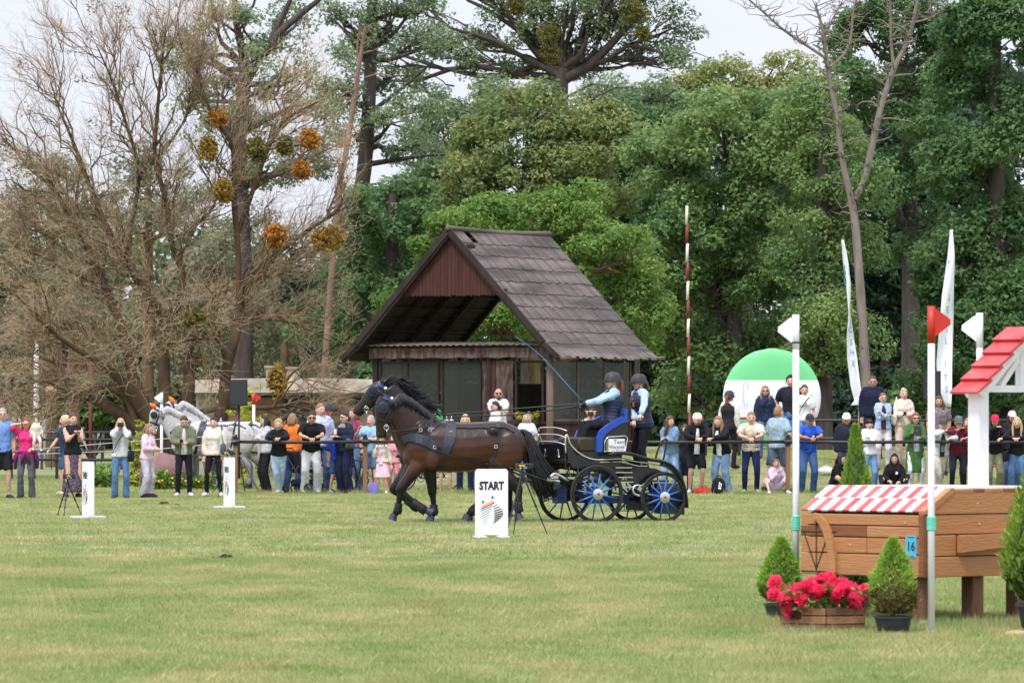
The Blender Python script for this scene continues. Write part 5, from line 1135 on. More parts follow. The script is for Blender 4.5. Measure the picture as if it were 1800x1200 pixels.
near_legs = [
 dict(y=-.17, p=[(-.16, 1.03, .16, .11, .8), (-.25, .88, .13, .1), (-.37, .72, .1, .08), (-.47, .58, .075, .065), (-.525, .505, .07, .06), (-.47, .45, .052, .045), (-.33, .34, .043, .038), (-.17, .215, .054, .048), (-.12, .2, .046, .043), (-.09, .185, .046, .046)], hd=(.85, 0, -.35), wrap=True),
 dict(y=.15, p=fore_planted(.02), wrap=True),
 dict(y=-.17, p=[(1.2, 1.12, .27, .16, .9), (1.06, .95, .2, .14), (1.12, .78, .14, .1), (1.24, .64, .1, .075), (1.34, .545, .082, .06), (1.36, .46, .056, .045), (1.365, .33, .046, .04), (1.36, .2, .055, .05), (1.35, .15, .047, .045), (1.345, .125, .048, .048)], hd=(.35, 0, -1), wrap=True),
 dict(y=.17, p=[(1.12, 1.12, .27, .16, .9), (.93, .94, .2, .14), (.92, .78, .14, .1), (.96, .64, .1, .075), (1.0, .545, .08, .06), (.93, .45, .055, .045), (.79, .32, .045, .04), (.64, .17, .055, .05), (.59, .12, .047, .045), (.565, .1, .048, .048)], hd=(-.3, 0, -1), wrap=True)]
x0 = XW(760, HD)
nh, nbv = horse('horse', 'near brown bay carriage horse trotting left, head bowed, in blue edged harness', (x0, HD, 0), R(4), bay, hairb, near_neck, near_head, [((-.775, 2.0), (-.90, 2.12))], near_legs, True, 'near', True, group='pair of carriage horses')
# white sock on the near hind pastern
m = MB(); m.tube([(1.352, -.17, .235), (1.35, -.17, .17)], [.053, .056], 12); m.build('white_sock', mat('cream_sock', L(206, 188, 170, .8), .8), nh, True)
far_neck = [(-.1, 1.28, .40, .2), (-.28, 1.52, .32, .16), (-.43, 1.76, .25, .135), (-.55, 1.97, .2, .115), (-.66, 2.12, .14, .1)]
far_head = [(-.70, 2.18, .10, .085), (-.80, 2.09, .15, .105), (-.88, 1.99, .15, .1), (-.985, 1.885, .112, .08), (-1.075, 1.80, .09, .064), (-1.13, 1.745, .09, .062), (-1.16, 1.71, .06, .045)]
far_legs = [
 dict(y=-.17, p=[(-.16, 1.03, .16, .11, .8), (-.25, .88, .13, .1), (-.34, .72, .1, .08), (-.41, .58, .075, .065), (-.44, .49, .068, .058), (-.455, .42, .05, .044), (-.475, .29, .042, .037), (-.49, .17, .053, .047), (-.53, .12, .045, .042), (-.555, .095, .046, .046)], hd=(-.35, 0, -1), wrap=True),
 dict(y=.15, p=[(p[0] - .02, p[1], p[2], p[3]) + tuple(p[4:]) for p in near_legs[0]['p']], hd=(.85, 0, -.35), wrap=True),
 dict(y=-.17, p=[(p[0] + .1, p[1], p[2], p[3]) + tuple(p[4:]) for p in near_legs[3]['p']], hd=(-.3, 0, -1), wrap=True),
 dict(y=.17, p=[(p[0] - .04, p[1], p[2], p[3]) + tuple(p[4:]) for p in near_legs[2]['p']], hd=(.35, 0, -1), wrap=True)]
fh, fbv = horse('horse', 'far black carriage horse of the pair, head raised and mane flying', (XW(752, HD + .95), HD + .95, 0), R(4), darkbay, hairb, far_neck, far_head, [((-.74, 2.17), (-.72, 2.34))], far_legs, True, 'fly', True, group='pair of carriage horses')
# grey pair waiting behind the spectators at the left
orange_m = mat('orange_cover', L(250, 120, 30, .9), .6, 0, .1, 10)
gl = [dict(y=-.16, p=fore_planted(0)), dict(y=.16, p=fore_planted(.1)), dict(y=-.17, p=near_legs[2]['p'], hd=(-.2, 0, -1)), dict(y=.17, p=near_legs[2]['p'], hd=(-.2, 0, -1))]
g_neck = [(-.1, 1.26, .38, .2), (-.28, 1.46, .33, .16), (-.45, 1.68, .26, .135), (-.6, 1.86, .2, .115), (-.72, 1.98, .14, .1)]
g_head = [(-.78, 2.02, .10, .085), (-.88, 1.94, .15, .105), (-.96, 1.85, .15, .1), (-1.07, 1.75, .112, .08), (-1.16, 1.67, .09, .064), (-1.22, 1.62, .09, .062), (-1.25, 1.59, .06, .045)]
gx = XW(366, 120.5)
horse('horse', 'dappled grey carriage horse with orange ear covers behind the spectators', (gx, 120.5, 0), R(-4), greyc, hairg, g_neck, g_head, [((-.8, 2.05), (-.92, 2.16))], gl, False, 'near', True, group='pair of grey horses', earcol=orange_m, blue=leather)
g_head2 = [(-.76, 1.9, .10, .085), (-.83, 1.78, .15, .105), (-.85, 1.66, .155, .1), (-.89, 1.53, .115, .08), (-.9, 1.41, .09, .064), (-.9, 1.34, .09, .062), (-.9, 1.29, .06, .045)]
g_neck2 = [(-.1, 1.26, .38, .2), (-.28, 1.42, .33, .16), (-.45, 1.6, .26, .135), (-.58, 1.74, .2, .115), (-.7, 1.85, .14, .1)]
horse('horse', 'second grey horse with bowed head and orange ear covers, left of the first', (XW(337, 119.4), 119.4, 0), R(-4), greyc, hairg, g_neck2, g_head2, [((-.84, 1.93), (-.98, 2.0))], gl, False, 'near', True, group='pair of grey horses', earcol=orange_m, blue=leather)
# ------------------------------------------------------------------ marathon carriage
CA = R(24); CS = F / HD; CGY = 917.
cxw = XW(1050, HD)
blackp = mat('black_gloss_paint', (.010, .011, .016), .28, .0, .25, 9, .0, 30, spec=.5, coat=.3); chrome = mat('polished_rail', (.72, .70, .66), .2, 1., .05, 8); blue_p = mat('blue_spoke_paint', L(48, 108, 206, .9), .35, 0, .08, 9); navy_p = mat('navy_chassis_paint', L(26, 40, 84, .8), .4, 0, .15, 9); seat_blue = mat('blue_vinyl', L(40, 82, 186, .8), .45, 0, .06, 9); olive_v = mat('olive_vinyl', L(58, 52, 38, .8), .6, 0, .15, 9); padm = mat('black_padding', (.018, .018, .021), .6, 0, .3, 12, .3, 30)
CYN = -.62
ct = empty('carriage', (cxw - CYN * math.sin(CA) * -1 * 0, HD + .62 / math.cos(CA) * 0 + .6, 0), CA, 'black marathon carriage with blue spoked wheels and polished rails', 'carriage')
ct.location = (cxw + CYN * math.sin(CA) * 1, HD + .55, 0)
def cx(px, y=CYN): return ((px - 900) / CS - (ct.location.x) + y * math.sin(CA)) / math.cos(CA)
def cz(py): return (CGY - py) / CS
def cp(px, py, y=CYN): return Vector((cx(px, y), y, cz(py)))
def wheel(x, y, r, n, front):
    w = empty('wheel', (x, y, r - .025)); w.parent = ct
    m = MB(); m.torus((0, 0, 0), r - .022, .022, 48, 8, 'Y', 1.0); m.build('tyre', rubber, w, True)
    m = MB(); T = Matrix.Rotation(PI / 2, 4, 'X'); m.lathe([(r - .062, -.024), (r - .038, -.026), (r - .038, .026), (r - .062, .024), (r - .062, -.024)], 48, T, False); m.build('rim', padm, w, 40)
    m0 = MB(); m0.tube([(0, 0, .07), (0, 0, .12), (0, 0, r * .72)], [(.015, .02), (.014, .018), (.011, .012)], 6); sme = m0.mesh('spoke', blue_p, True)
    m0 = MB(); m0.tube([(0, 0, r * .71), (0, 0, r - .05)], [(.0115, .0125), (.010, .011)], 6); tme = m0.mesh('spoke_tip', padm, True)
    for k in range(n):
        a = 2 * PI * (k + .35) / n; s_ = link('spoke', sme, w); s_.rotation_euler = (0, a, 0); t_ = link('spoke_tip', tme, s_)
    m = MB(); m.lathe([(.02, -.075), (.055, -.075), (.062, -.06), (.085, -.05), (.09, -.02), (.09, .05), (.05, .07), (.02, .07)], 20, T.copy() if True else None); h = m.build('hub', steel, w, 40)
    sg = -1
    m = MB(); m.lathe([(.01, 0), (.036, 0), (.036, .006), (.01, .006)], 16, Matrix.Translation((0, .082 if y > 0 else .082, 0)) @ T); 
    m = MB(); m.lathe([(.005, 0), (.022, 0), (.02, .004), (.005, .004)], 14, Matrix.Translation((0, -.074, 0)) @ T); m.build('hub_badge', mat('red_badge', L(150, 66, 52), .5), h)
    m = MB(); m.lathe([(.02, .05), (.13, .05), (.13, .065), (.02, .065)], 20, Matrix.Translation((0, .06 if y < 0 else -.18, 0)) @ Matrix.Rotation(-PI / 2, 4, 'X')); m.build('brake_disc', dsteel, w, 40)
    return w
FXC, RXC = cx(1049), cx(1168)
FR, RR = .465, .41
for y in (CYN, -CYN): wheel(FXC, y, FR, 12, True); wheel(RXC, y, RR, 12, False)
m = MB(); m.box(((FXC + RXC) / 2, 0, .36), (RXC - FXC, .12, .09)); m.box((FXC, 0, FR - .03), (.09, 1.16, .09)); m.box((RXC, 0, RR - .03), (.09, 1.16, .09)); m.box((FXC + .35, -.3, .34), (.7, .06, .1)); m.box((FXC + .35, .3, .34), (.7, .06, .1)); m.build('chassis', navy_p, ct)
m = MB(); m.lathe([(.05, 0), (.3, 0), (.3, .05), (.05, .05)], 24, Matrix.Translation((FXC, 0, .62))); m.tube([(FXC, 0, .4), (FXC, 0, .8)], .06, 10); m.box((FXC - .02, 0, .74), (.5, .8, .05)); m.build('turntable', dsteel, ct, 40)
for y in (-.4, .4):
    m = MB(); q = [Vector((FXC - .1 + .04 * math.cos(t * 2.2), y + .04 * math.sin(t * 2.2), .44 + .02 * t)) for t in range(15)]; m.tube(q, .01, 5); m.build('spring', steel, ct)
# body side panels, near and far
side = [(1001, 784), (1006, 786), (1020, 800), (1052, 813), (1094, 812), (1122, 822), (1124, 830), (1080, 830), (1030, 824), (1012, 822), (1003, 806)]
rear = [(1094, 812), (1122, 818), (1160, 824), (1178, 832), (1152, 838), (1130, 856), (1122, 858), (1112, 850), (1100, 824)]
for y in (-.5, .5):
    for nm, pl in (('side_panel', side), ('rear_panel', rear)):
        m = MB(); m.prism([(cx(a, CYN) , cz(b)) for a, b in pl], y - .012, y + .012); m.build(nm, blackp, ct)
m = MB(); m.box(((cx(1008) + cx(1120)) / 2, 0, cz(818)), (cx(1120) - cx(1008), .98, .03)); m.build('floor', blackp, ct)
m = MB(); m.box(((cx(1118) + cx(1180)) / 2, 0, cz(846)), (cx(1185) - cx(1112), .9, .03)); m.build('rear_platform', blackp, ct)
m = MB(); m.add([(cx(1001), -.48, cz(806)), (cx(1001), .48, cz(806)), (cx(999), .48, cz(780)), (cx(999), -.48, cz(780)), (cx(1001) - .02, -.48, cz(806)), (cx(1001) - .02, .48, cz(806)), (cx(999) - .02, .48, cz(780)), (cx(999) - .02, -.48, cz(780))], [(0, 1, 2, 3), (4, 7, 6, 5), (0, 4, 5, 1), (2, 6, 7, 3), (0, 3, 7, 4), (1, 5, 6, 2)]); m.add([(cx(1001), -.48, cz(806)), (cx(1001), .48, cz(806)), (cx(1014), .48, cz(822)), (cx(1014), -.48, cz(822))], [(0, 1, 2, 3)]); m.build('dash', blackp, ct)
# polished rails
rail_pts = [(998, 796), (997, 778), (999, 764), (1002, 768), (1006, 780), (1019, 794), (1034, 803), (1054, 808), (1094, 806), (1122, 811), (1160, 817), (1180, 824), (1197, 842), (1206, 868), (1209, 888)]
for y in (CYN + .08, -CYN - .08):
    m = MB(); m.tube([cp(a, b, CYN) + Vector((0, y - CYN, 0)) for a, b in rail_pts], .013, 7, k=3); m.build('rail', chrome, ct, True)
for py, pxs in ((757, 1000), (769, 999), (782, 998)):
    m = MB(); m.tube([cp(pxs, py) + Vector((0, .08, 0)), cp(pxs - 3, py - 2) + Vector((-.05, .3, .03)), cp(pxs - 3, py - 2) + Vector((-.05, .92, .03)), cp(pxs, py) + Vector((0, 1.16, 0))], .011, 6, k=3); m.build('dash_rail', chrome, ct, True)
m = MB(); m.tube([cp(a, b, CYN) + Vector((0, .06, 0)) for a, b in ((1094, 806), (1110, 815), (1128, 819), (1145, 819))], .01, 6, k=3); m.build('trim', chrome, ct, True)
# padded fender over the rear wheel
pad = [(1071, 800), (1085, 797), (1110, 799), (1140, 808), (1165, 812), (1183, 821), (1198, 840), (1207, 868)]
for y in (CYN + .02, -CYN - .02):
    m = MB(); P = [cp(a, b, CYN) + Vector((0, y - CYN, .01)) for a, b in pad]; m.tube(P, [(.03, .09)] * len(P), 10, (0, 0, 1) , k=3); m.build('fender', padm, ct, True)
    m = MB(); P = [cp(a, b, CYN) + Vector((0, y - CYN, -.03)) for a, b in pad[4:]] + [cp(1209, 890) + Vector((0, y - CYN, -.03))]; m.tube(P, [(.012, .1)] * len(P), 8, (0, 0, 1), k=3); m.build('mudguard', blackp, ct, True)
# driver's seat: cushion, back, blue edged side panels
m = MB(); m.box(((cx(1024) + cx(1062)) / 2, -.02, (cz(768) + cz(794)) / 2), (cx(1060) - cx(1026), .8, cz(768) - cz(794)), None, .03); m.build('seat_cushion', olive_v, ct, 40)
m = MB(); m.box(((cx(1026) + cx(1104)) / 2, 0, cz(802)), (cx(1104) - cx(1026), .84, cz(793) - cz(811)), None, .01); m.build('seat_box', blackp, ct)
outl = [(1056, 794), (1057, 770), (1062, 757), (1076, 746), (1094, 735), (1103, 731), (1111, 733), (1111, 742)]
inn = [(1066, 794), (1067, 773), (1071, 764), (1082, 755), (1098, 745), (1106, 742), (1111, 742)]
for y in (-.44, .40):
    m = MB(); P = [(cx(a), cz(b)) for a, b in outl + inn[::-1]]; 
    nO = len(outl)
    for i in range(nO - 2):
        j = min(i, len(inn) - 2); m.prism([(cx(outl[i][0]), cz(outl[i][1])), (cx(outl[i + 1][0]), cz(outl[i + 1][1])), (cx(inn[j + 1][0]), cz(inn[j + 1][1])), (cx(inn[j][0]), cz(inn[j][1]))], y - .035, y + .035)
    m.build('seat_trim', seat_blue, ct)
    m = MB(); m.prism([(cx(a), cz(b)) for a, b in ((1066, 794), (1067, 773), (1071, 764), (1082, 755), (1098, 745), (1111, 741), (1111, 770), (1104, 794))], y - .028, y + .028); m.build('seat_side', padm, ct)
m = MB(); m.beam((cx(1103), 0, cz(790)), (cx(1106), 0, cz(727)), .8, .06, (1, 0, 0)); m.build('backrest', padm, ct); m = MB(); m.beam((cx(1110), -.25, cz(745)), (cx(1111), -.25, cz(718)), .3, .07, (1, 0, 0)); m.build('backrest_trim', seat_blue, ct)
# name plate in a polished frame
fr = [(1069, 793), (1070, 775), (1075, 768), (1106, 766), (1110, 770), (1106, 793)]
m = MB(); P = [cp(a, b) + Vector((0, .14, 0)) for a, b in fr + fr[:1]]; m.tube(P, .011, 6); pf_ = m.build('plate_frame', chrome, ct, True)
m = MB(); m.prism([(cx(a), cz(b)) for a, b in ((1076, 791), (1105, 791), (1105, 771), (1076, 771))], -.492, -.486); pl = m.build('name_plate', white_m, pf_)
lt = mat('plate_letter', L(70, 72, 84), .6, 0, 0)
pc = cp(1090.5, 781)
t1 = txt(TX['Team'], lt, ct, (pc.x + .05, -.4935, pc.z + .04), sx=.95, sy=.95); t2 = txt(TX['Wiec'], lt, ct, (pc.x, -.4935, pc.z - .04), sx=.60, sy=.85)
m = MB(); m.prism([(cx(a), cz(b)) for a, b in ((1071, 792), (1075.5, 792), (1075.5, 772), (1072, 775))], -.49, -.486); m.build('number_strip', mat('strip_olive', L(110, 120, 90), .6), pf_)
# steps between the wheels
for i in range(5):
    t = i / 4; z = cz(822) + (cz(856) - cz(822)) * t; m = MB(); m.box((cx(1099) + .02 * t, -.5, z), (.3 + .02 * t, .14, .018)); st_ = m.build('step', blackp, ct); m = MB(); m.box((cx(1099) + .02 * t, -.575, z + .002), (.29 + .02 * t, .01, .014)); m.build('step_edge', chrome, st_)
for a, b in ((1083, 1088), (1113, 1118)): m = MB(); m.tube([cp(a, 820) + Vector((0, .12, 0)), cp(b, 862) + Vector((0, .12, 0))], .012, 6); m.build('step_bracket', dsteel, ct)
m = MB(); m.tube([cp(a, b) + Vector((0, .02, 0)) for a, b in ((1132, 855), (1120, 853), (1114, 860), (1117, 868), (1128, 872))], .02, 8, k=3); m.build('foot_loop', steel, ct, True)
m = MB(); m.tube([cp(a, b) + Vector((0, .1, 0)) for a, b in ((1158, 812), (1161, 796), (1170, 776), (1178, 772), (1178, 780), (1171, 815))], .017, 8, k=3); m.build('grab_handle', padm, ct, True)
# rear wire basket
m = MB(); x0_, x1_ = cx(1140), cx(1208); za, zb = cz(900), cz(868)
for i in range(9): x_ = x0_ + (x1_ - x0_) * i / 8; m.tube([(x_, -.44, za), (x_, -.44, zb)], .006, 4); m.tube([(x_, .44, za), (x_, .44, zb)], .006, 4)
for i in range(5): z_ = za + (zb - za) * i / 4; m.tube([(x0_, -.44, z_), (x1_, -.44, z_), (x1_, .44, z_), (x0_, .44, z_)], .006, 4)
m.build('wire_basket', dsteel, ct); m = MB(); m.box(((x0_ + x1_) / 2 - .1, 0, (za + zb) / 2), ((x1_ - x0_) * .5, .7, zb - za - .04)); m.build('tool_box', padm, ct)
m = MB(); m.box((cx(1208), 0, cz(878)), (.02, 1.1, cz(850) - cz(905))); m.build('tail_board', blackp, ct)
# front gear: silver guard, splinter bar, pole and swingletrees
m = MB(); m.tube([cp(a, b) + Vector((0, .15, 0)) for a, b in ((974, 838), (984, 832), (1006, 845))], .022, 8, k=3); m.build('guard_bar', steel, ct, True)
m = MB(); m.box((cx(985), 0, .62), (.07, 1.0, .05)); m.box((cx(998), -.3, .55), (.24, .08, .08)); m.box((cx(998), .3, .55), (.24, .08, .08)); m.box((cx(996), -.1, .5), (.16, .14, .14)); m.build('splinter_bar', dsteel, ct)
m = MB(); m.tube([cp(970, 842) + Vector((0, .2, 0)), cp(992, 846) + Vector((0, .2, 0))], .03, 8); m.box(cp(982, 838) + Vector((0, .2, 0)), (.12, .1, .05)); m.build('coupling', steel, ct)
m = MB(); m.box((cx(997), -.32, cz(872)), (.16, .2, .22)); m.build('brake_caliper', navy_p, ct)
for k, px in enumerate((1003, 1009, 1016, 1024, 1032)): m = MB(); m.tube([cp(px, 812) + Vector((0, .2, 0)), cp(px + 3, 838) + Vector((0, .22, 0))], .008, 5); m.build('brace', steel if k % 2 else dsteel, ct)
m = MB()
for k in range(2): m.lathe([(.01, 0), (.05, .0), (.028, .07), (.03, .12), (.012, .14)], 12, Matrix.Translation(Vector((cx(1000), -.25 + .5 * k, cz(803))))); 
m.build('cone_lamp', chrome, ct, True)
inv = ct.matrix_basis.inverted()
def drawn(nm, a, b, r, mt, sag=0., k=1): m = MB(); P = [Vector(a).lerp(Vector(b), t) + Vector((0, 0, -sag * math.sin(PI * t))) for t in np.linspace(0, 1, 9)]; m.tube([inv @ p for p in P], r, 6); return m.build(nm, mt, ct, True)
pe = nh.matrix_basis @ Vector((-.55, .48, 1.05)); drawn('pole', ct.matrix_basis @ Vector((cx(985), 0, .6)), pe, .03, dsteel); m = MB(); m.tube([inv @ (pe + Vector((0, -.3, 0))), inv @ (pe + Vector((0, .3, 0)))], .018, 8); m.build('yoke', steel, ct, True)
for hx, yy in ((nh, -.36), (nh, .36), (fh, -.36), (fh, .36)): drawn('trace_end', hx.matrix_basis @ Vector((1.2, yy * .8, .87)), ct.matrix_basis @ Vector((cx(982), (-.4 if hx is nh else .3), .62)), .012, leather)
# ------------------------------------------------------------------ wooden wheelbarrow jump
oak_w = mat('oiled_plank', L(206, 140, 88, .86), .55, 0, .22, 2.2, .35, 26, (.35, 3, 3), c2=L(206, 150, 104, .72)); oak_d = mat('oiled_plank_dark', L(148, 92, 58, .7), .6, 0, .25, 2.2, .35, 26, (.35, 3, 3)); leg_w = mat('leg_timber', L(120, 84, 62, .7), .7, 0, .25, 3, .4, 20, (3, 3, .4))
oak_y = mat('oiled_plank_end', L(208, 142, 88, .86), .55, 0, .22, 2.2, .35, 26, (3, .35, 3), c2=L(204, 146, 98, .72))
red_w = mat('washed_red_paint', L(216, 74, 76, .8), .5, 0, .1, 8, .15, 60, (3, .4, 1), c2=L(228, 112, 114, .82)); white_w = mat('washed_white_paint', (.82, .82, .84), .5, 0, .05, 8, .1, 60)
shing_r = mat('red_shingle', L(206, 60, 62, .8), .5, 0, .12, 6, .25, 40, c2=L(226, 98, 100, .85))
JC = Vector((3.222, 40.0, 0)); JY = math.atan2(-.74, .67); LJ, DJ = 1.35, 1.35
jp = empty('jump', JC, JY, 'brown plank wheelbarrow jump with red and white striped slope and little roof', 'obstacle')
rj = random.Random(3)
core = MB(); core.prism([(.04, .40), (.04, .85), (.31, 1.03), (DJ - .04, 1.03), (DJ - .04, .40)], -LJ + .04, -.04, 'X'); core.build('core', mat('inner_dark', (.05, .035, .025), .9), jp)
# front planks
zs = [.378, .553, .683, .775, .868]
for i in range(4):
    segs = [(-LJ, -.03)] if i in (0, 3) else [(-LJ, -.62), (-.62, -.03)]
    for a, b in segs: m = MB(); m.box(((a + b) / 2, .012 + rj.uniform(-.003, .003), (zs[i] + zs[i + 1]) / 2), (b - a - .004, .04, zs[i + 1] - zs[i] - .007), None, .006); m.build('plank', oak_w if rj.random() < .75 else oak_d, jp)
m = MB(); m.box((-.015, -.004, (.378 + .868) / 2), (.05, .05, .868 - .378), None, .006); m.build('corner_post', oak_d, jp)
# end planks (profile side)
ze = [.375, .54, .71, .87, 1.045]
for i in range(4):
    y0 = .03 if i < 3 else .18
    yb = [(y0, DJ)] if i in (0, 2, 3) else [(y0, .36), (.38, DJ)]
    for a, b in yb:
        m = MB()
        if i == 3: m.prism([(.06, .875), (b, .875), (b, 1.04), (.31, 1.04)], -.032, .012, 'X')
        else: m.box((-.01 + rj.uniform(-.003, .003), (a + b) / 2, (ze[i] + ze[i + 1]) / 2), (.04, b - a - .004, ze[i + 1] - ze[i] - .007), None, .006)
        m.build('plank', oak_y, jp)
for i, (a, b) in enumerate([(.33, .55), (.56, .68), (.69, .9), (.91, 1.1), (1.11, DJ)]): m = MB(); m.box((-.02, (a + b) / 2, 1.053), (.07, b - a - .006, .03), None, .004); m.build('edge_block', oak_d if i % 2 else oak_y, jp)
m = MB(); m.prism([(-.01, .872), (.04, .872), (.32, 1.042), (.32, 1.075), (.29, 1.075), (-.01, .9)], -.05, .02, 'X'); m.build('slope_edge', oak_y, jp)
# back and left planks
for i in range(4): m = MB(); m.box((-LJ / 2, DJ, (ze[i] + ze[i + 1]) / 2), (LJ - .02, .04, ze[i + 1] - ze[i] - .007)); m.build('plank', oak_d, jp)
for i in range(4): m = MB(); m.box((-LJ, DJ / 2 + .1, (ze[i] + min(1.0, ze[i + 1])) / 2), (.04, DJ - .25, min(1.0, ze[i + 1]) - ze[i] - .007)); m.build('plank', oak_d, jp)
# striped slope in two courses and white top
n = 17; w = (LJ - .05) / n
for c in range(2):
    t0, t1 = c * .5, c * .5 + .5
    for i in range(n):
        x0_ = -LJ + i * w; m = MB(); y0, z0 = .0 + .32 * t0, .885 + .19 * t0; y1, z1 = .0 + .32 * t1, .885 + .19 * t1
        red = (i + c) % 2 == 0
        q = [(x0_, y0, z0), (x0_ + w - .002, y0, z0), (x0_ + w - .002, y1 - .002, z1), (x0_, y1 - .002, z1)]; nrm = Vector((0, -.19, .32)).normalized() * .014
        vs = [Vector(p) for p in q] + [Vector(p) + nrm for p in q]; m.add(vs, [(0, 3, 2, 1), (4, 5, 6, 7), (0, 1, 5, 4), (1, 2, 6, 5), (2, 3, 7, 6), (3, 0, 4, 7)]); m.build('stripe', red_w if red else white_w, jp)
for i in range(5): m = MB(); a = .325 + (DJ - .32) * i / 5; b = .32 + (DJ - .32) * (i + 1) / 5; m.box((-LJ / 2 - .02, (a + b) / 2, 1.072), (LJ - .04, b - a - .004, .022)); m.build('top_board', white_w, jp)
# wheel relief with drawn spokes
WC = (-1.17, .40); Rw = .47
for a0 in range(6):
    t0, t1 = R(90 - a0 * 15), R(90 - (a0 + 1) * 15); m = MB(); sx = .52
    m.prism([(WC[0] + sx * Rw * math.cos(t0), WC[1] + Rw * math.sin(t0)), (WC[0] + sx * Rw * math.cos(t1), WC[1] + Rw * math.sin(t1)), (WC[0] + sx * (Rw - .0) * math.cos(t1) - .07, WC[1] + (Rw - .02) * math.sin(t1)), (WC[0] + sx * Rw * math.cos(t0) - (.07 if a0 else .02), WC[1] + (Rw - .02) * math.sin(t0))], -.045, -.009); m.build('wheel_rim', oak_w, jp)
blk = mat('spoke_line', (.03, .025, .02), .6)
for a, b in (((-1.17, .40), (-1.17, .86)), ((-1.17, .42), (-1.31, .72)), ((-1.17, .42), (-1.03, .72)), ((-1.34, .72), (-.95, .72)), ((-1.34, .405), (-.93, .405)), ((-1.17, .378), (-1.13, .40))): m = MB(); m.tube([(a[0], -.012, a[1]), (b[0], -.012, b[1])], .005, 5); m.build('spoke_wire', blk, jp)
# handle, number plate, legs
m = MB(); m.prism([(.36, .57), (.36, .70), (.9, .715), (1.2, .72), (1.23, .70), (1.23, .63), (1.2, .615), (1.12, .635), (.8, .60)], .012, .075, 'X'); m.build('handle', oak_y, jp)
m = MB(); m.box((-.13, -.0135, .62), (.118, .004, .17)); npl = m.build('number_plate', mat('plate_cyan', L(84, 190, 224, .85), .5, 0, .03), jp); nb = mat('plate_black', (.02, .02, .025), .5, 0, 0)
t_ = txt(TX['16'], nb, jp, (-.13, -.0175, .618), sx=.46, sy=.5)
m = MB(); m.box((-.13, -.0165, .692), (.07, .002, .006)); m.box((-.13, -.0165, .545), (.06, .002, .005)); m.build('small_print', nb, npl)
for (x_, y_) in ((-.12, .12), (-.1, .66), (-LJ + .15, .15), (-LJ + .15, 1.2), (-.12, 1.2)): m = MB(); m.box((x_, y_, .18), (.13, .13, .44), None, .008); m.build('leg', leg_w, jp)
for (x_, z_) in ((-.35, .5), (-.8, .62), (-.2, .8)): m = MB(); m.ell((x_, -.01, z_), (.009, .004, .009), 8, 4); m.build('bolt', steel, jp)
for (y_, z_) in ((.6, .95), (.62, .79), (.9, .46), (.65, .62)): m = MB(); m.ell((.011, y_, z_), (.004, .009, .009), 8, 4); m.build('bolt', steel, jp)
# little roof on white posts
PXY = (-.35, 1.0)
for y_, z0 in ((1.0, 1.08), (2.0, -.05)): m = MB(); m.box((PXY[0], y_, (z0 + 1.84) / 2), (.12, .12, 1.84 - z0), None, .004); m.build('roof_post', white_w, jp)
m = MB(); m.beam((PXY[0], .95, 1.86), (PXY[0], 2.1, 1.86), .07, .055); m.build('tie_beam', white_w, jp)
sl = math.atan2(.46, .55); du, dz = math.cos(sl), math.sin(sl)
for sg, y_e in ((1, .85), (-1, 2.15)):
    for i in range(5):
        st = .165; a = Vector((0, y_e + sg * du * st * i, 1.8 + dz * st * i)); b = a + Vector((0, sg * du * .2, dz * .2)); nr = Vector((0, -sg * dz, du)); a2 = a + nr * .045; b2 = b + nr * .012
        m = MB(); q = [Vector((x_, p.y, p.z)) for x_ in (-.50, -.20) for p in (a2, b2, b2 - nr * .022, a2 - nr * .022)]; m.add(q, [(0, 1, 5, 4), (1, 2, 6, 5), (2, 3, 7, 6), (3, 0, 4, 7), (0, 3, 2, 1), (4, 5, 6, 7)]); m.build('shingle', shing_r, jp)
    m = MB(); e0 = Vector((0, y_e + sg * .10, 1.815)); e1 = Vector((0, 1.5, 2.29))
    for x_ in (-.43, -.27): m.beam(e0 + Vector((x_, 0, 0)), e1 + Vector((x_, 0, 0)), .04, .07)
    m.build('rafter', white_w, jp)
m = MB(); m.beam((PXY[0], 1.5, 1.88), (PXY[0], 1.5, 2.3), .06, .06); m.beam((PXY[0], 1.25, 1.88), (PXY[0], 1.5, 2.15), .05, .05); m.build('king_post', white_w, jp)
m = MB(); m.ell((JC.x - .02, JC.y - .25, .02), (.05, .04, .035), 9, 6); tag(m.build('stone', mat('grey_stone', L(170, 170, 172, .7), .8, 0, .2, 20), None, True), 'small pale stone at the foot of the jump leg', 'stone')
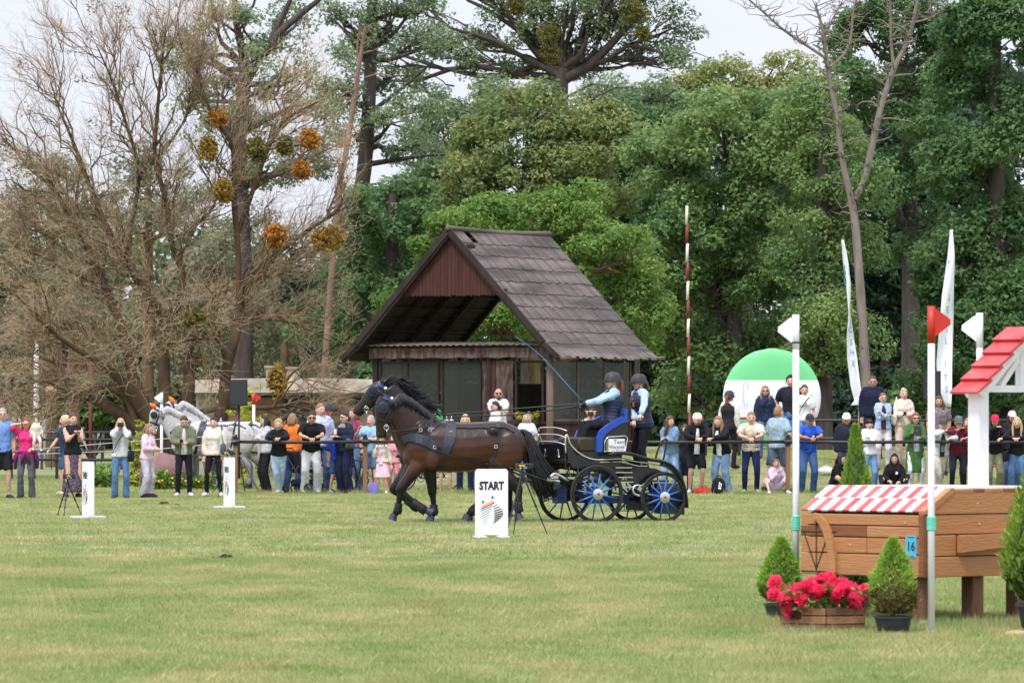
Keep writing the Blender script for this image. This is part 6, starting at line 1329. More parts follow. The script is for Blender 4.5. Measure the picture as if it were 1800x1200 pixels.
# ------------------------------------------------------------------ potted conifers
pot_m = mat('black_pot', (.035, .037, .045), .5, 0, .15, 8)
def conifer(name, label, px, py, w, h, top, bot, brown, seed, pot=(.3, .13), lean=0., leafs=9000, thuja=False, spire=0, z0=None, d=None, group='potted conifers round the jump'):
    d = d or GD(py); x = XW(px, d); o = empty(name, (x, d, 0), 0, label, 'conifer', group); r_ = np.random.default_rng(seed)
    rp, hp_ = pot
    if hp_: m = MB(); m.lathe([(rp * .36, 0), (rp * .40, hp_ * .1), (rp * .48, hp_ * .9), (rp * .52, hp_ * .9), (rp * .52, hp_), (rp * .46, hp_), (rp * .45, hp_ * .85), (.01, hp_ * .85)], 24); m.build('pot', pot_m, o, 40)
    m = MB(); m.tube([(0, 0, hp_ * .7), (lean * .5, 0, hp_ + h * .5), (lean, 0, hp_ + h * .95)], [.016, .012, .004], 7); m.build('trunk', bark_brown, o, True)
    n = leafs; t = r_.uniform(0, 1, n) ** 1.25; a = r_.uniform(0, 2 * PI, n)
    prof = np.interp(t, [0, .08, .22, .4, .6, .8, .93, 1], [.55, .85, 1., .93, .72, .44, .22, .05] if not spire else [.8, 1., .97, .85, .62, .26, .13, .03]) * w / 2
    lump = 1 + .16 * np.sin(a * 5 + t * 23) * np.sin(t * 31 + a * 2) + .1 * np.sin(a * 9 - t * 40)
    rr = prof * lump * (r_.uniform(0, 1, n) ** .33); P = np.stack([rr * np.cos(a) + lean * t, rr * np.sin(a), hp_ + .02 + t * h * (1 + 0)], 1)
    dr = np.stack([np.cos(a), np.sin(a), r_.uniform(.3, 1.5, n) if not thuja else r_.uniform(1.2, 3., n)], 1) + r_.normal(0, .45, (n, 3)); dr /= np.linalg.norm(dr, axis=1, keepdims=True)
    ln = r_.uniform(.02, .042, n)[:, None] * (1.35 if thuja else 1.); sd_ = np.cross(dr, unit(r_, n)); sd_ /= np.linalg.norm(sd_, axis=1, keepdims=True); wd_ = .0045 if not thuja else .007
    V_ = np.stack([P - sd_ * wd_, P + dr * ln * .6 - sd_ * wd_ * .8, P + dr * ln, P + sd_ * wd_], 1).reshape(-1, 3)
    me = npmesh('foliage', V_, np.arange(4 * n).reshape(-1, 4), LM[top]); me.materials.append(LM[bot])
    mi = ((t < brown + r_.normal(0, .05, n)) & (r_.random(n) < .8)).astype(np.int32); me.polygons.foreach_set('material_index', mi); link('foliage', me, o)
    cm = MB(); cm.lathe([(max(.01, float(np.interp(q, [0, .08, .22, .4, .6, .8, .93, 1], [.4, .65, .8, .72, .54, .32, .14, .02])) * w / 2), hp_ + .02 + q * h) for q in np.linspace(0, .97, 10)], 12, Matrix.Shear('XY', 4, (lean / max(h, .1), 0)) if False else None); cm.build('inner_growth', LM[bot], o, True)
    return o
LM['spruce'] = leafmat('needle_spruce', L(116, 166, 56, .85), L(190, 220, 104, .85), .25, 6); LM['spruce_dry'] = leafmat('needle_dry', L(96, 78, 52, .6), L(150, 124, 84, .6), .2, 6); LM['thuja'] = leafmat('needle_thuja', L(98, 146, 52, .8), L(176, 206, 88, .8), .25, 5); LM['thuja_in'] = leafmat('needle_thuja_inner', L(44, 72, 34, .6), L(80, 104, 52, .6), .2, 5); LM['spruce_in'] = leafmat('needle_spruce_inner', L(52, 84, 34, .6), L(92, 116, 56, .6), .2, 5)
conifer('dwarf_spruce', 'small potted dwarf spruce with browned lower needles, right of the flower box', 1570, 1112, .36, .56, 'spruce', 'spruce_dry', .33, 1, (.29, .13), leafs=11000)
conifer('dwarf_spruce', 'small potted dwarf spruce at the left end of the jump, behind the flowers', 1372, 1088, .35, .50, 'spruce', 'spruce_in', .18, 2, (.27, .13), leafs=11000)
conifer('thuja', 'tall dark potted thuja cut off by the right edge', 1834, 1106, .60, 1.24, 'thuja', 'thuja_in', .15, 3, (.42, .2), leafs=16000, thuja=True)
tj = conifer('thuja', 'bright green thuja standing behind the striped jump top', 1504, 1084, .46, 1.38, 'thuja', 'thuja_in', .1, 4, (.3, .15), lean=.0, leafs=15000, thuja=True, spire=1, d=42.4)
# flower box
bx = G(1447, 1108); fb = empty('flower_box', (bx.x, bx.y, 0), 0, 'pallet wood box brimming with crimson chrysanthemums in front of the jump', 'planter')
pal = mat('pallet_wood', L(176, 130, 92, .7), .75, 0, .25, 3, .4, 30, (.5, 3, 3), c2=L(200, 154, 114, .72)); pal_d = mat('pallet_wood_grey', L(150, 112, 84, .7), .8, 0, .25, 3, .4, 30, (.5, 3, 3))
A, Bc, Cc = Vector((-.315, .10, 0)), Vector((0.02, -.07, 0)), Vector((.315, .05, 0))
for (a, b) in ((A, Bc), (Bc, Cc)):
    for i, (z0, z1, mt) in enumerate(((.0, .05, pal_d), (.055, .115, pal), (.12, .175, pal_d if a is Bc else pal))): m = MB(); m.beam(a + Vector((.004, .0, (z0 + z1) / 2)), b + Vector((-.004, 0, (z0 + z1) / 2)), .018, z1 - z0 - .004); m.build('plank', mt, fb)
for (a, b) in ((A, A + Vector((.05, .3, 0))), (Cc, Cc + Vector((-.02, .32, 0))), (A + Vector((.05, .3, 0)), Cc + Vector((-.02, .32, 0)))): m = MB(); m.beam(a + Vector((0, 0, .09)), b + Vector((0, 0, .09)), .018, .17); m.build('plank', pal_d, fb)
m = MB(); m.box((0, .14, .12), (.5, .25, .06)); m.build('soil', soil, fb)
pet = leafmat('crimson_petal', L(236, 34, 96, 1.), L(255, 96, 140, 1.), .45, 8); rf_ = np.random.default_rng(9)
def chrys(r):
    m = MB(); V_ = []; Fc = []
    for i in range(90):
        ph = math.acos(1 - 1.55 * (i + .5) / 90); th = i * 2.39996; dv = Vector((math.sin(ph) * math.cos(th), math.sin(ph) * math.sin(th), math.cos(ph))); sd_ = dv.cross(Vector((.3, .2, 1))).normalized() * r * .13; t = dv * r * random.uniform(.8, 1.1) + Vector((0, 0, r * .08)); b = dv * r * .25
        V_ += [b - sd_ * .5, b.lerp(t, .7) - sd_, t, b.lerp(t, .7) + sd_, b + sd_ * .5]; k = 5 * i; Fc.append((k, k + 1, k + 2, k + 3, k + 4))
    m.add(V_, Fc); return m.mesh('flower', pet, False, False)
fms = [chrys(.07), chrys(.06), chrys(.076)]
spots = [(-.36, .16, .36), (-.37, .1, .27), (-.30, .08, .22), (-.27, .03, .14)] + [(rf_.uniform(-.28, .27), rf_.uniform(-.08, .22), 0) for _ in range(44)] + [(.33, .1, .3), (.29, .06, .22), (.36, .14, .27), (.24, .02, .2)]
for i, (x_, y_, z_) in enumerate(spots):
    z_ = z_ or .22 + .16 * math.exp(-(x_ / .22) ** 2) * (.55 + y_ * 2) + rf_.uniform(-.03, .05); f_ = link('flower', fms[i % 3], fb, (x_, y_, z_)); f_.rotation_euler = (rf_.uniform(.2, .9), rf_.uniform(-.4, .4), rf_.uniform(0, 6))
q = np.stack([rf_.uniform(-.33, .33, 60), rf_.uniform(-.06, .25, 60), rf_.uniform(.17, .34, 60)], 1); Vl, Fl = leaf_cloud(rf_, q, np.full(60, .05), 10, .028); link('leaves', npmesh('leaves', Vl, Fl, LM['oak']), fb)
# blue grass tuft and sand
r_ = np.random.default_rng(12); n = 260; gx_ = XW(1622, 43.5); o = empty('ornamental_grass', (gx_, 43.5, 0), 0, 'blue green tuft of ornamental grass behind the jump', 'plant')
a = r_.uniform(0, 2 * PI, n); ll = r_.uniform(.5, 1.15, n); sp_ = r_.uniform(.05, .3, n); V_ = []
for i in range(n): t = Vector((math.cos(a[i]) * sp_[i], math.sin(a[i]) * sp_[i], ll[i])); sd_ = Vector((-math.sin(a[i]), math.cos(a[i]), 0)) * .004; V_ += [-sd_, sd_, t]
link('blades', npmesh('blades', np.array([tuple(v) for v in V_]), np.arange(3 * n).reshape(-1, 3), leafmat('leaf_bluegrass', L(110, 140, 120, .7), L(160, 184, 170, .7))), o)
sp2 = G(1790, 1114); m = MB(); m.ell((sp2.x, sp2.y, .0), (.12, .16, .03), 12, 6); tag(m.build('sand_patch', mat('sand', L(206, 176, 134, .7), .95, 0, .15, 30, .5, 60), None, True), 'little heap of sand on the grass at the right edge', 'sand')
# ------------------------------------------------------------------ people
SK = {'a': L(232, 184, 160, .8), 'b': L(214, 160, 132, .8), 'c': L(196, 138, 110, .8)}
HC = {'brown': (92, 66, 50), 'dark': (46, 36, 34), 'black': (26, 24, 28), 'blonde': (206, 178, 132), 'grey': (178, 174, 170), 'auburn': (142, 84, 54), 'light': (158, 122, 92), 'white': (212, 208, 204), 'red': (150, 82, 50)}
def hairm(c): return mat('hair_' + c, L(*HC[c], .8), .5, 0, .25, 30, .4, 60, (3, 3, .5))
eye_m = mat('eye_dark', (.02, .016, .015), .3, 0, 0); lip_m = mat('lips', L(176, 100, 92, .8), .5, 0, 0); lens_m = mat('sunglass_lens', (.008, .008, .01), .12, 0, 0)
def skinm(k): return mat('skin_' + k, SK[k], .55, 0, .06, 12, .1, 30)
JOBS = []; FIN = []
def ik(a, t, l1, l2, hint):
    a = Vector(a); t = Vector(t); d = t - a; L_ = d.length
    if L_ > (l1 + l2) * .995: t = a + d * ((l1 + l2) * .995 / L_); d = t - a; L_ = d.length
    x = (l1 * l1 - l2 * l2 + L_ * L_) / (2 * L_); h = math.sqrt(max(0, l1 * l1 - x * x)); u = d / L_; hv = Vector(hint); hv = hv - u * hv.dot(u)
    hv = hv.normalized() if hv.length > 1e-5 else u.orthogonal().normalized()
    return a + u * x + hv * h, t
def head_geo(m, sex, k, shrink=1.):
    n, mm = 20, 16; rs = []
    for i in range(1, mm):
        ph = PI * i / mm; z = -math.cos(ph); rr = math.sin(ph); ring = []
        for j in range(n):
            a = 2 * PI * j / n; x = rr * math.cos(a); y = rr * math.sin(a)
            X, Y, Z = x * .077, y * .096, z * .113
            lo = max(0, -z)
            X *= 1 - .26 * lo * lo; Y = Y * (1 - .30 * lo * lo) if y > 0 else Y * (1 - .06 * lo)
            if y < 0: Y -= .012 * math.exp(-((z + .82) / .2) ** 2) * (1 - abs(x)) 
            X = X; fr = max(0, -y)
            Y -= .024 * fr ** 3 * math.exp(-(X / .014) ** 2) * math.exp(-((Z + .016) / .026) ** 2)
            Y += .009 * fr * (math.exp(-((abs(X) - .031) / .014) ** 2)) * math.exp(-((Z - .016) / .014) ** 2)
            ring.append(Vector((X, Y, Z)))
        rs.append(ring)
    m.rings(rs)
    for s_ in (-1, 1): m.ell((s_ * .076, .012, -.005), (.012, .022, .032), 8, 6)
def face_geo(m, brow=True):
    m.cur = 1
    for s_ in (-1, 1): m.ell((s_ * .031, -.084, .014), (.012, .006, .0055), 8, 5)
    m.cur = 2; m.ell((0, -.0915, -.052), (.022, .006, .006), 8, 5)
    m.cur = 3
    for s_ in (-1, 1): m.box((s_ * .031, -.0885, .034), (.028, .008, .006))
    m.cur = 0
def hair_geo(m, style, k=1.):
    """skull cap of hair (plus tails and curtains) in head space"""
    n, mm = 20, 14; rs = []
    for i in range(1, mm):
        ph = PI * i / mm; z = -math.cos(ph); rr = math.sin(ph); ring = []
        for j in range(n):
            a = 2 * PI * j / n; x = rr * math.cos(a); y = rr * math.sin(a); f = -y
            line = .40 + .16 * (1 - abs(x)) - .22 * max(0, abs(x) - .55) * 2 if f > .3 else (-.12 + (f + .1) * 1.0 if f > -.1 else -.6)
            if style == 'bald': line = 9 if f > -.2 else -.1
            line += .05 * math.sin(j * 7.7)
            t = 1 / (1 + math.exp(-(z - line) * 16)); off = (.016 if style not in ('short', 'bald') else (.011 if style == 'short' else .004)) * (1 + .3 * math.sin(j * 5.1 + i * 3.3)) * (.6 + .4 * max(0, z))
            s_ = 1 + (t * (off + .02) - .02) / .09
            ring.append(Vector((x * .077 * s_ * 1.01, y * .096 * s_ * 1.02 + .003, z * .113 * s_ + .004)))
        rs.append(ring)
    m.rings(rs)
    if style in ('long', 'longfront'):
        m.tube([(0, .04, .05), (0, .085, -.03), (0, .095, -.14), (0, .085, -.26), (0, .08, -.34)], [(.05, .085), (.045, .095), (.04, .10), (.035, .09), (.012, .06)], 12, (0, 1, 0), k=2)
        for s_ in (-1, 1): m.tube([(s_ * .06, -.02, .06), (s_ * .085, -.005, -.04), (s_ * .09, -.02, -.14), (s_ * .085, -.045 if style == 'longfront' else .02, -.26), (s_ * .08, -.06 if style == 'longfront' else .04, -.34)], [(.02, .03), (.026, .045), (.03, .05), (.028, .042), (.01, .02)], 8, (1, 0, 0), k=2)
    elif style == 'bob':
        m.tube([(0, .04, .05), (0, .075, -.03), (0, .08, -.12)], [(.05, .09), (.045, .095), (.03, .085)], 12, (0, 1, 0), k=2)
        for s_ in (-1, 1): m.tube([(s_ * .06, -.02, .06), (s_ * .082, -.005, -.03), (s_ * .078, -.01, -.115)], [(.02, .03), (.024, .045), (.016, .036)], 8, (1, 0, 0), k=2)
    elif style == 'pony': m.tube([(0, .09, .03), (0, .135, .0), (0, .145, -.1), (0, .13, -.24)], [.03, .036, .034, .01], 8, k=2)
    elif style == 'bun': m.ell((0, .05, .115), (.05, .05, .042), 10, 7)
    elif style == 'lowbun': m.ell((0, .11, -.02), (.055, .05, .055), 10, 7)
    elif style == 'curly':
        r_ = random.Random(5)
        for _ in range(46):
            a = r_.uniform(0, 2 * PI); z = r_.uniform(-.3, 1); rr = math.sqrt(1 - z * z); y = rr * math.sin(a)
            if y < -.5 and z < .45: continue
            m.ell((rr * math.cos(a) * .082, y * .104, z * .125 + .004), .02, 6, 5)
def cap_geo(m, k=1.):
    n = 18; rs = []
    for i in range(7):
        t = i / 6; z = .018 + .115 * math.sin(t * PI / 2); r = math.cos(t * PI / 2) ** .7 if i < 6 else .05
        rs.append([Vector((.088 * max(r, .05) * math.cos(2 * PI * j / n), .112 * max(r, .05) * math.sin(2 * PI * j / n) + .004, z + .008)) for j in range(n)])
    m.rings(rs)
    vs = []; top = []
    for j in range(9): a = PI + PI * j / 8; top.append(Vector((.07 * math.cos(a), -.085 + .075 * math.sin(a), .03 - .012 * abs(math.sin(a)))))
    m.add(top + [t - Vector((0, 0, .006)) for t in top], [tuple(range(9)), tuple(range(17, 8, -1))] + [(j, j + 9, j + 10, j + 1) for j in range(8)] + [(8, 17, 9, 0)])
def helmet_geo(m):
    n = 20; rs = []
    for i in range(9):
        t = i / 8; z = -.012 + .158 * math.sin(t * PI / 2); r = max(.06, math.cos(t * PI / 2) ** .62)
        rs.append([Vector((.108 * r * math.cos(2 * PI * j / n), .135 * r * math.sin(2 * PI * j / n) + .008, z + .012 * (math.sin(2 * PI * j / n) < 0) * 0)) for j in range(n)])
    m.rings(rs)
    top = [Vector((.085 * math.cos(PI + PI * j / 8), -.1 + .06 * math.sin(PI + PI * j / 8), .012)) for j in range(9)]
    m.add(top + [t - Vector((0, 0, .012)) for t in top], [tuple(range(9)), tuple(range(17, 8, -1))] + [(j, j + 9, j + 10, j + 1) for j in range(8)] + [(8, 17, 9, 0)])
    for s_ in (-1, 0, 1): m.tube([(s_ * .045, -.09, .085), (s_ * .05, .0, .145 - abs(s_) * .012), (s_ * .045, .11, .09)], .012, 6, k=2)
def hand_geo(m, wrist, elbow, curl, side, k):
    """palm, four fingers of different length and a thumb off the side of the palm"""
    d = (Vector(wrist) - Vector(elbow)).normalized(); up = Vector((0, 0, 1)); sd_ = d.cross(up)
    sd_ = sd_.normalized() if sd_.length > .2 else Vector((1, 0, 0)); up = sd_.cross(d); w = Vector(wrist)
    if curl < 0: d2 = d; curl = -curl
    R3 = Matrix((sd_, d, up)).transposed(); m.ell(w + d * .05 * k, (.038 * k, .055 * k, .018 * k), 8, 6, R3)
    for i, (o, l) in enumerate(((-.027, .062), (-.009, .075), (.009, .07), (.026, .054))):
        b = w + d * .088 * k + sd_ * o * k; q1 = b + (d * math.cos(curl) - up * math.sin(curl)) * l * .5 * k; q2 = q1 + (d * math.cos(curl * 2.2) - up * math.sin(curl * 2.2)) * l * .55 * k
        m.tube([b - d * .015 * k, q1, q2], [.0095 * k, .009 * k, .006 * k], 5)
    b = w + d * .03 * k - sd_ * side * .03 * k; q1 = b + (d * .7 - sd_ * side * .7).normalized() * .035 * k - up * .008; q2 = q1 + (d * .95 - sd_ * side * .2).normalized() * .03 * k - up * .01; m.tube([b, q1, q2], [.013 * k, .0105 * k, .007 * k], 5)
TORS = {'m': [(-.14, .150, .108), (-.02, .168, .122), (.12, .160, .115), (.3, .152, .112), (.5, .162, .120), (.72, .182, .125), (.86, .172, .105), (.95, .11, .085), (1.02, .062, .062)],
        'f': [(-.14, .155, .112), (-.02, .172, .125), (.12, .15, .108), (.3, .128, .098), (.5, .138, .108), (.68, .152, .122), (.84, .148, .1), (.94, .095, .078), (1.02, .052, .054)]}
def wrinkle(me, amp, seed):
    n = len(me.vertices); co = np.empty(n * 3, np.float32); no = np.empty(n * 3, np.float32); me.vertices.foreach_get('co', co); me.vertices.foreach_get('normal', no); co = co.reshape(-1, 3); no = no.reshape(-1, 3); r_ = np.random.default_rng(seed); d = np.zeros(n)
    for f, a in ((20, .4), (44, .45), (75, .35)):
        v = r_.normal(size=3); v /= np.linalg.norm(v); v2 = r_.normal(size=3) * .6; d += a * np.sin(co @ (v * f) + 2.2 * np.sin(co @ (v2 * f * .5)) + r_.uniform(0, 6))
    co += no * (d * amp)[:, None]; me.vertices.foreach_set('co', co.ravel()); me.update()
def person(label, px, d, H=1.72, sex='m', yaw=0., pose='hang', hair=('short', 'brown'), top=('long', (80, 80, 90)), bot=('straight', (60, 70, 100)), shoes=(40, 40, 44), ex=(), lean=None, skin='a', hyaw=0., hpitch=0., z=None, group=None, world=None, feet=None, hands=None, pelvis=None, elbows=None, knees=None, cat='person', curl=.6, tilt=0.):
    k = H / 1.72; x = XW(px, d) if px is not None else 0
    loc = Vector(world) if world is not None else Vector((x, d, gz(x, d) if z is None else z))
    o = empty('person', loc, R(yaw), label, cat, group); f = sex == 'f'
    railz = RAILZ - loc.z + .045; ry = -(d - FENCE) - .055 if d else 0
    ln = lean if lean is not None else {'rail': .34, 'railchin': .36, 'phone': .08, 'camera': .02}.get(pose, .03)
    P = Vector(pelvis) if pelvis is not None else Vector((0, (.02 if 'rail' not in pose else .06), .945 * k - (.03 if 'rail' in pose else 0)))
    Rs = Matrix.Rotation(ln, 3, 'X') @ Matrix.Rotation(tilt, 3, 'Y'); up = Rs @ Vector((0, 0, 1)); fw = Rs @ Vector((0, -1, 0)); xa = Rs @ Vector((1, 0, 0)); SL = .52 * k
    S = P + up * SL * .9; N = P + up * SL * 1.03; sw = (.172 if f else .205) * k
    hp_ = hpitch; hd_up = (Matrix.Rotation(ln * .45 + hp_, 3, 'X') @ Vector((0, 0, 1))); Hc = N + hd_up * .117 * k + Vector((0, -.012 * k, 0))
    HM = Matrix.Translation(Hc) @ Matrix.Rotation(R(hyaw), 4, 'Z') @ Matrix.Rotation(ln * .25 + hp_, 4, 'X') @ Matrix.Scale(k * (1.05 if f else 1.09), 4)
    ua, fa = .285 * k, .25 * k; sh = {-1: S - xa * sw, 1: S + xa * sw}
    hd = {-1: P - xa * 0, 1: P}
    tgt = {'hang': lambda s: Vector((s * .235 * k, .0, .76 * k)), 'rail': lambda s: Vector((s * .055 - .02, ry - .02, railz + .03)), 'crossed': lambda s: P + up * SL * .58 + fw * .22 * k - xa * s * .08 * k + up * (.03 * s), 'phone': lambda s: P + up * SL * .42 + fw * .27 * k + xa * s * .055 * k,
           'camera': lambda s: Hc + Vector((s * .06, -.13, -.05)) * k, 'clap': lambda s: P + up * SL * .72 + fw * .26 * k + xa * s * .03 * k, 'pocket': lambda s: P + xa * s * .2 * k + fw * .04, 'railchin': lambda s: (Hc + Vector((.02, -.1, -.13)) * k) if s < 0 else Vector((.1, ry - .02, railz + .03)), 'hold': lambda s: P + up * SL * .5 + fw * .24 * k + xa * s * .09 * k}
    T = tgt.get(pose, tgt['hang']); EL = {}; WR = {}
    for s_ in (-1, 1):
        t = Vector(hands[s_]) if hands and s_ in hands else T(s_)
        if hands and s_ not in hands and pose not in tgt: t = tgt['hang'](s_)
        hint = Vector(elbows[s_]) if elbows and s_ in elbows else (Vector((s_ * 1.9, .1, -.6)) if 'rail' in pose else Vector((s_ * .6, .6, -.8)))
        EL[s_], WR[s_] = ik(sh[s_], t, ua, fa, hint)
    KN = {}; AN = {}; HP = {}
    for s_ in (-1, 1):
        HP[s_] = P + Vector((s_ * .088 * k, 0, -.03 * k)); ft = Vector(feet[s_]) if feet else Vector((s_ * .125 * k, (.02 if 'rail' not in pose else .1), 0)); AN0 = ft + Vector((0, .02, .078 * k))
        kh = Vector(knees[s_]) if knees else Vector((s_ * .12, -1, 0)); KN[s_], AN[s_] = ik(HP[s_], AN0, .435 * k, .425 * k, kh)
    def torso(m, extra, t0, t1, wide=0., bust=True):
        rs = []
        for (t, w, dp) in [(t0, None, None)] + [q for q in TORS[sex] if t0 + .03 < q[0] < t1 - .03] + [(t1, None, None)]:
            if w is None: w = float(np.interp(t, [q[0] for q in TORS[sex]], [q[1] for q in TORS[sex]])); dp = float(np.interp(t, [q[0] for q in TORS[sex]], [q[2] for q in TORS[sex]]))
            e = extra * (1 if t < .9 else .4); c = P + up * SL * t; w = (w * k * 1.07 + e + (wide * max(0, .5 - t))); dp = dp * k * 1.05 + e
            rs.append([c + xa * (w * math.cos(2 * PI * j / 14)) - fw * (dp * math.sin(2 * PI * j / 14)) for j in range(14)])
        m.rings(rs)
        if t1 > .7:
            m.tube([S - xa * sw * .98, S + up * .015, S + xa * sw * .98], [(.055 * k + extra, .055 * k + extra), (.075 * k + extra, .075 * k + extra * .6), (.055 * k + extra, .055 * k + extra)], 10)
            if f and bust:
                for s_ in (-1, 1): m.ell(P + up * SL * .66 + fw * .085 * k + xa * s_ * .066 * k, (.062 * k + extra * .6,) * 3, 10, 7)
    # ---- body skin
    m = MB(); torso(m, 0, -.14, 1.02)
    m.tube([N - up * .06 * k, N + up * .02 * k, Hc - hd_up * .05 * k], [.062 * k, .052 * k, .052 * k], 10)
    for s_ in (-1, 1):
        m.tube([sh[s_], sh[s_].lerp(EL[s_], .5), EL[s_], EL[s_].lerp(WR[s_], .3), WR[s_]], [.055 * k, .051 * k, .043 * k, .045 * k, .03 * k] if not f else [.05 * k, .046 * k, .038 * k, .04 * k, .027 * k], 9)
        m.tube([HP[s_], HP[s_].lerp(KN[s_], .5), KN[s_], KN[s_].lerp(AN[s_], .3), AN[s_]], [.09 * k, .076 * k, .054 * k, .056 * k, .036 * k], 9)
        fd = Vector((s_ * .25, -1, 0)).normalized(); m.tube([AN[s_] + Vector((0, .03, -.04 * k)) , AN[s_] + fd * .07 * k - Vector((0, 0, .035 * k)), AN[s_] + fd * .15 * k - Vector((0, 0, .05 * k))], [.036 * k, .035 * k, .022 * k], 8)
    extra_m = MB(); head_geo(extra_m, sex, k); face_geo(extra_m); extra_m.xf(HM); b0 = MB()
    for s_ in (-1, 1): hand_geo(b0, WR[s_], EL[s_], curl, s_, k)
    extra_m.add(b0.v, b0.f)
    JOBS.append((m, .031 if H > 1.3 else .018, 1)); FIN.append(('body', o, extra_m, [skinm(skin), eye_m, lip_m, hairm(hair[1]) if hair[0] != 'none' else eye_m], 0, 0))
    # ---- trousers, shorts, skirts
    kind, colr = bot[0], bot[1]; m = MB(); e = .014
    if kind in ('skirt', 'dress'):
        lenq = {'skirt': .12, 'dress': .5}[kind] * k; c0 = P + up * SL * .2; rs = []
        for t in np.linspace(0, 1, 7):
            r0 = (.15 + (.12 if kind == 'dress' else .07) * t ** 1.2) * k; c = c0.lerp(Vector((P.x, P.y + .02, lenq)), t)
            rs.append([c + Vector((math.cos(2 * PI * j / 20) * r0 * (1 + .05 * math.sin(j * 5.) * t), math.sin(2 * PI * j / 20) * r0 * .82, 0)) for j in range(20)])
        m.rings(rs)
    else:
        torso(m, .012, -.16, .17 if kind != 'low' else .1)
        q = {'slim': (.098, .082, .066, .062, .05), 'straight': (.102, .092, .08, .075, .072), 'wide': (.104, .096, .088, .088, .096), 'shorts': (.104, .1, .1), 'leggings': (.094, .078, .058, .06, .042), 'flare': (.1, .084, .068, .07, .084)}[kind]
        for s_ in (-1, 1):
            if kind == 'shorts': pts = [HP[s_] + Vector((0, 0, .02)), HP[s_].lerp(KN[s_], .5), HP[s_].lerp(KN[s_], .86)]
            else: pts = [HP[s_] + Vector((0, 0, .02)), HP[s_].lerp(KN[s_], .5), KN[s_], KN[s_].lerp(AN[s_], .45), AN[s_] + Vector((0, .01, -.035 * k))]
            m.tube(pts, [r_ * k for r_ in q], 12)
    JOBS.append((m, .026 if H > 1.3 else .016, 1)); FIN.append(('trousers' if kind not in ('skirt', 'dress', 'shorts') else {'skirt': 'skirt', 'dress': 'dress_skirt', 'shorts': 'shorts'}[kind], o, None, [bot[2] if len(bot) > 2 and not isinstance(bot[2], tuple) else cloth(*colr)], .005, len(JOBS)))
    # ---- top
    kind, colr = top[0], top[1]; m = MB(); opt = top[2] if len(top) > 2 and isinstance(top[2], dict) else {}
    ex_ = opt.get('e', .016 if kind in ('tee', 'none') else .024); hem = opt.get('hem', -.1 if kind != 'coat' else -.8)
    torso(m, ex_, hem if kind != 'coat' else -.12, .97, opt.get('wide', .0))
    if kind == 'coat':
        c0 = P + up * SL * .05; rs = []
        for t in np.linspace(0, 1, 5): c = c0.lerp(Vector((P.x, P.y, .45 * k)), t); r0 = (.185 + .05 * t) * k; rs.append([c + Vector((math.cos(2 * PI * j / 16) * r0, math.sin(2 * PI * j / 16) * r0 * .78, 0)) for j in range(16)])
        m.rings(rs)
    for s_ in (-1, 1):
        E = sh[s_].lerp(EL[s_], .96)
        if kind == 'tee': m.tube([sh[s_] - xa * s_ * .03, sh[s_].lerp(EL[s_], .4), sh[s_].lerp(EL[s_], .78)], [.078 * k, .075 * k, .076 * k], 10)
        elif kind in ('long', 'coat'): g_ = opt.get('sl', 1.); m.tube([sh[s_] - xa * s_ * .03, sh[s_].lerp(EL[s_], .5), EL[s_], EL[s_].lerp(WR[s_], .5), EL[s_].lerp(WR[s_], opt.get('cuff', .93))], [.076 * k * g_, .069 * k * g_, .062 * k * g_, .057 * k * g_, .043 * k * g_], 10)
    if opt.get('hood'): m.tube([P + up * SL * .96 - fw * .06 * k - xa * .08 * k, P + up * SL * .95 - fw * .12 * k, P + up * SL * .96 - fw * .06 * k + xa * .08 * k], [.035 * k, .05 * k, .035 * k], 8, k=2); m.torus(P + up * SL * .98, .065 * k, .026 * k, 14, 6, 'Z')
    JOBS.append((m, .0235 if H > 1.3 else .015, 1)); FIN.append((opt.get('name', {'tee': 'shirt', 'long': 'jacket', 'coat': 'coat', 'none': 'vest'}[kind]), o, None, [opt['m'] if 'm' in opt else cloth(*colr)], .0055, len(JOBS)))
    # ---- shoes
    sm = cloth(*shoes)
    if shoes is not None:
        for s_ in (-1, 1):
            fd = Vector((s_ * .25, -1, 0)).normalized(); a = AN[s_]; m = MB(); zf = a.z - .078 * k + .002
            m.tube([Vector((a.x, a.y, zf + .045 * k)) - fd * .06 * k, Vector((a.x, a.y, zf + .05 * k)), Vector((a.x, a.y, zf + .045 * k)) + fd * .08 * k, Vector((a.x, a.y, zf + .034 * k)) + fd * .16 * k, Vector((a.x, a.y, zf + .026 * k)) + fd * .2 * k], [(.04 * k, .035 * k), (.05 * k, .042 * k), (.042 * k, .045 * k), (.032 * k, .046 * k), (.015 * k, .025 * k)], 10, (0, 0, 1)); m.build('shoe', sm, o, True)
    # ---- hair and hats
    ht = hair[0]
    if ht != 'none': m = MB(); hair_geo(m, ht); m.xf(HM).build('hair', hairm(hair[1]), o, True)
    hx = lambda v: HM @ Vector(v)
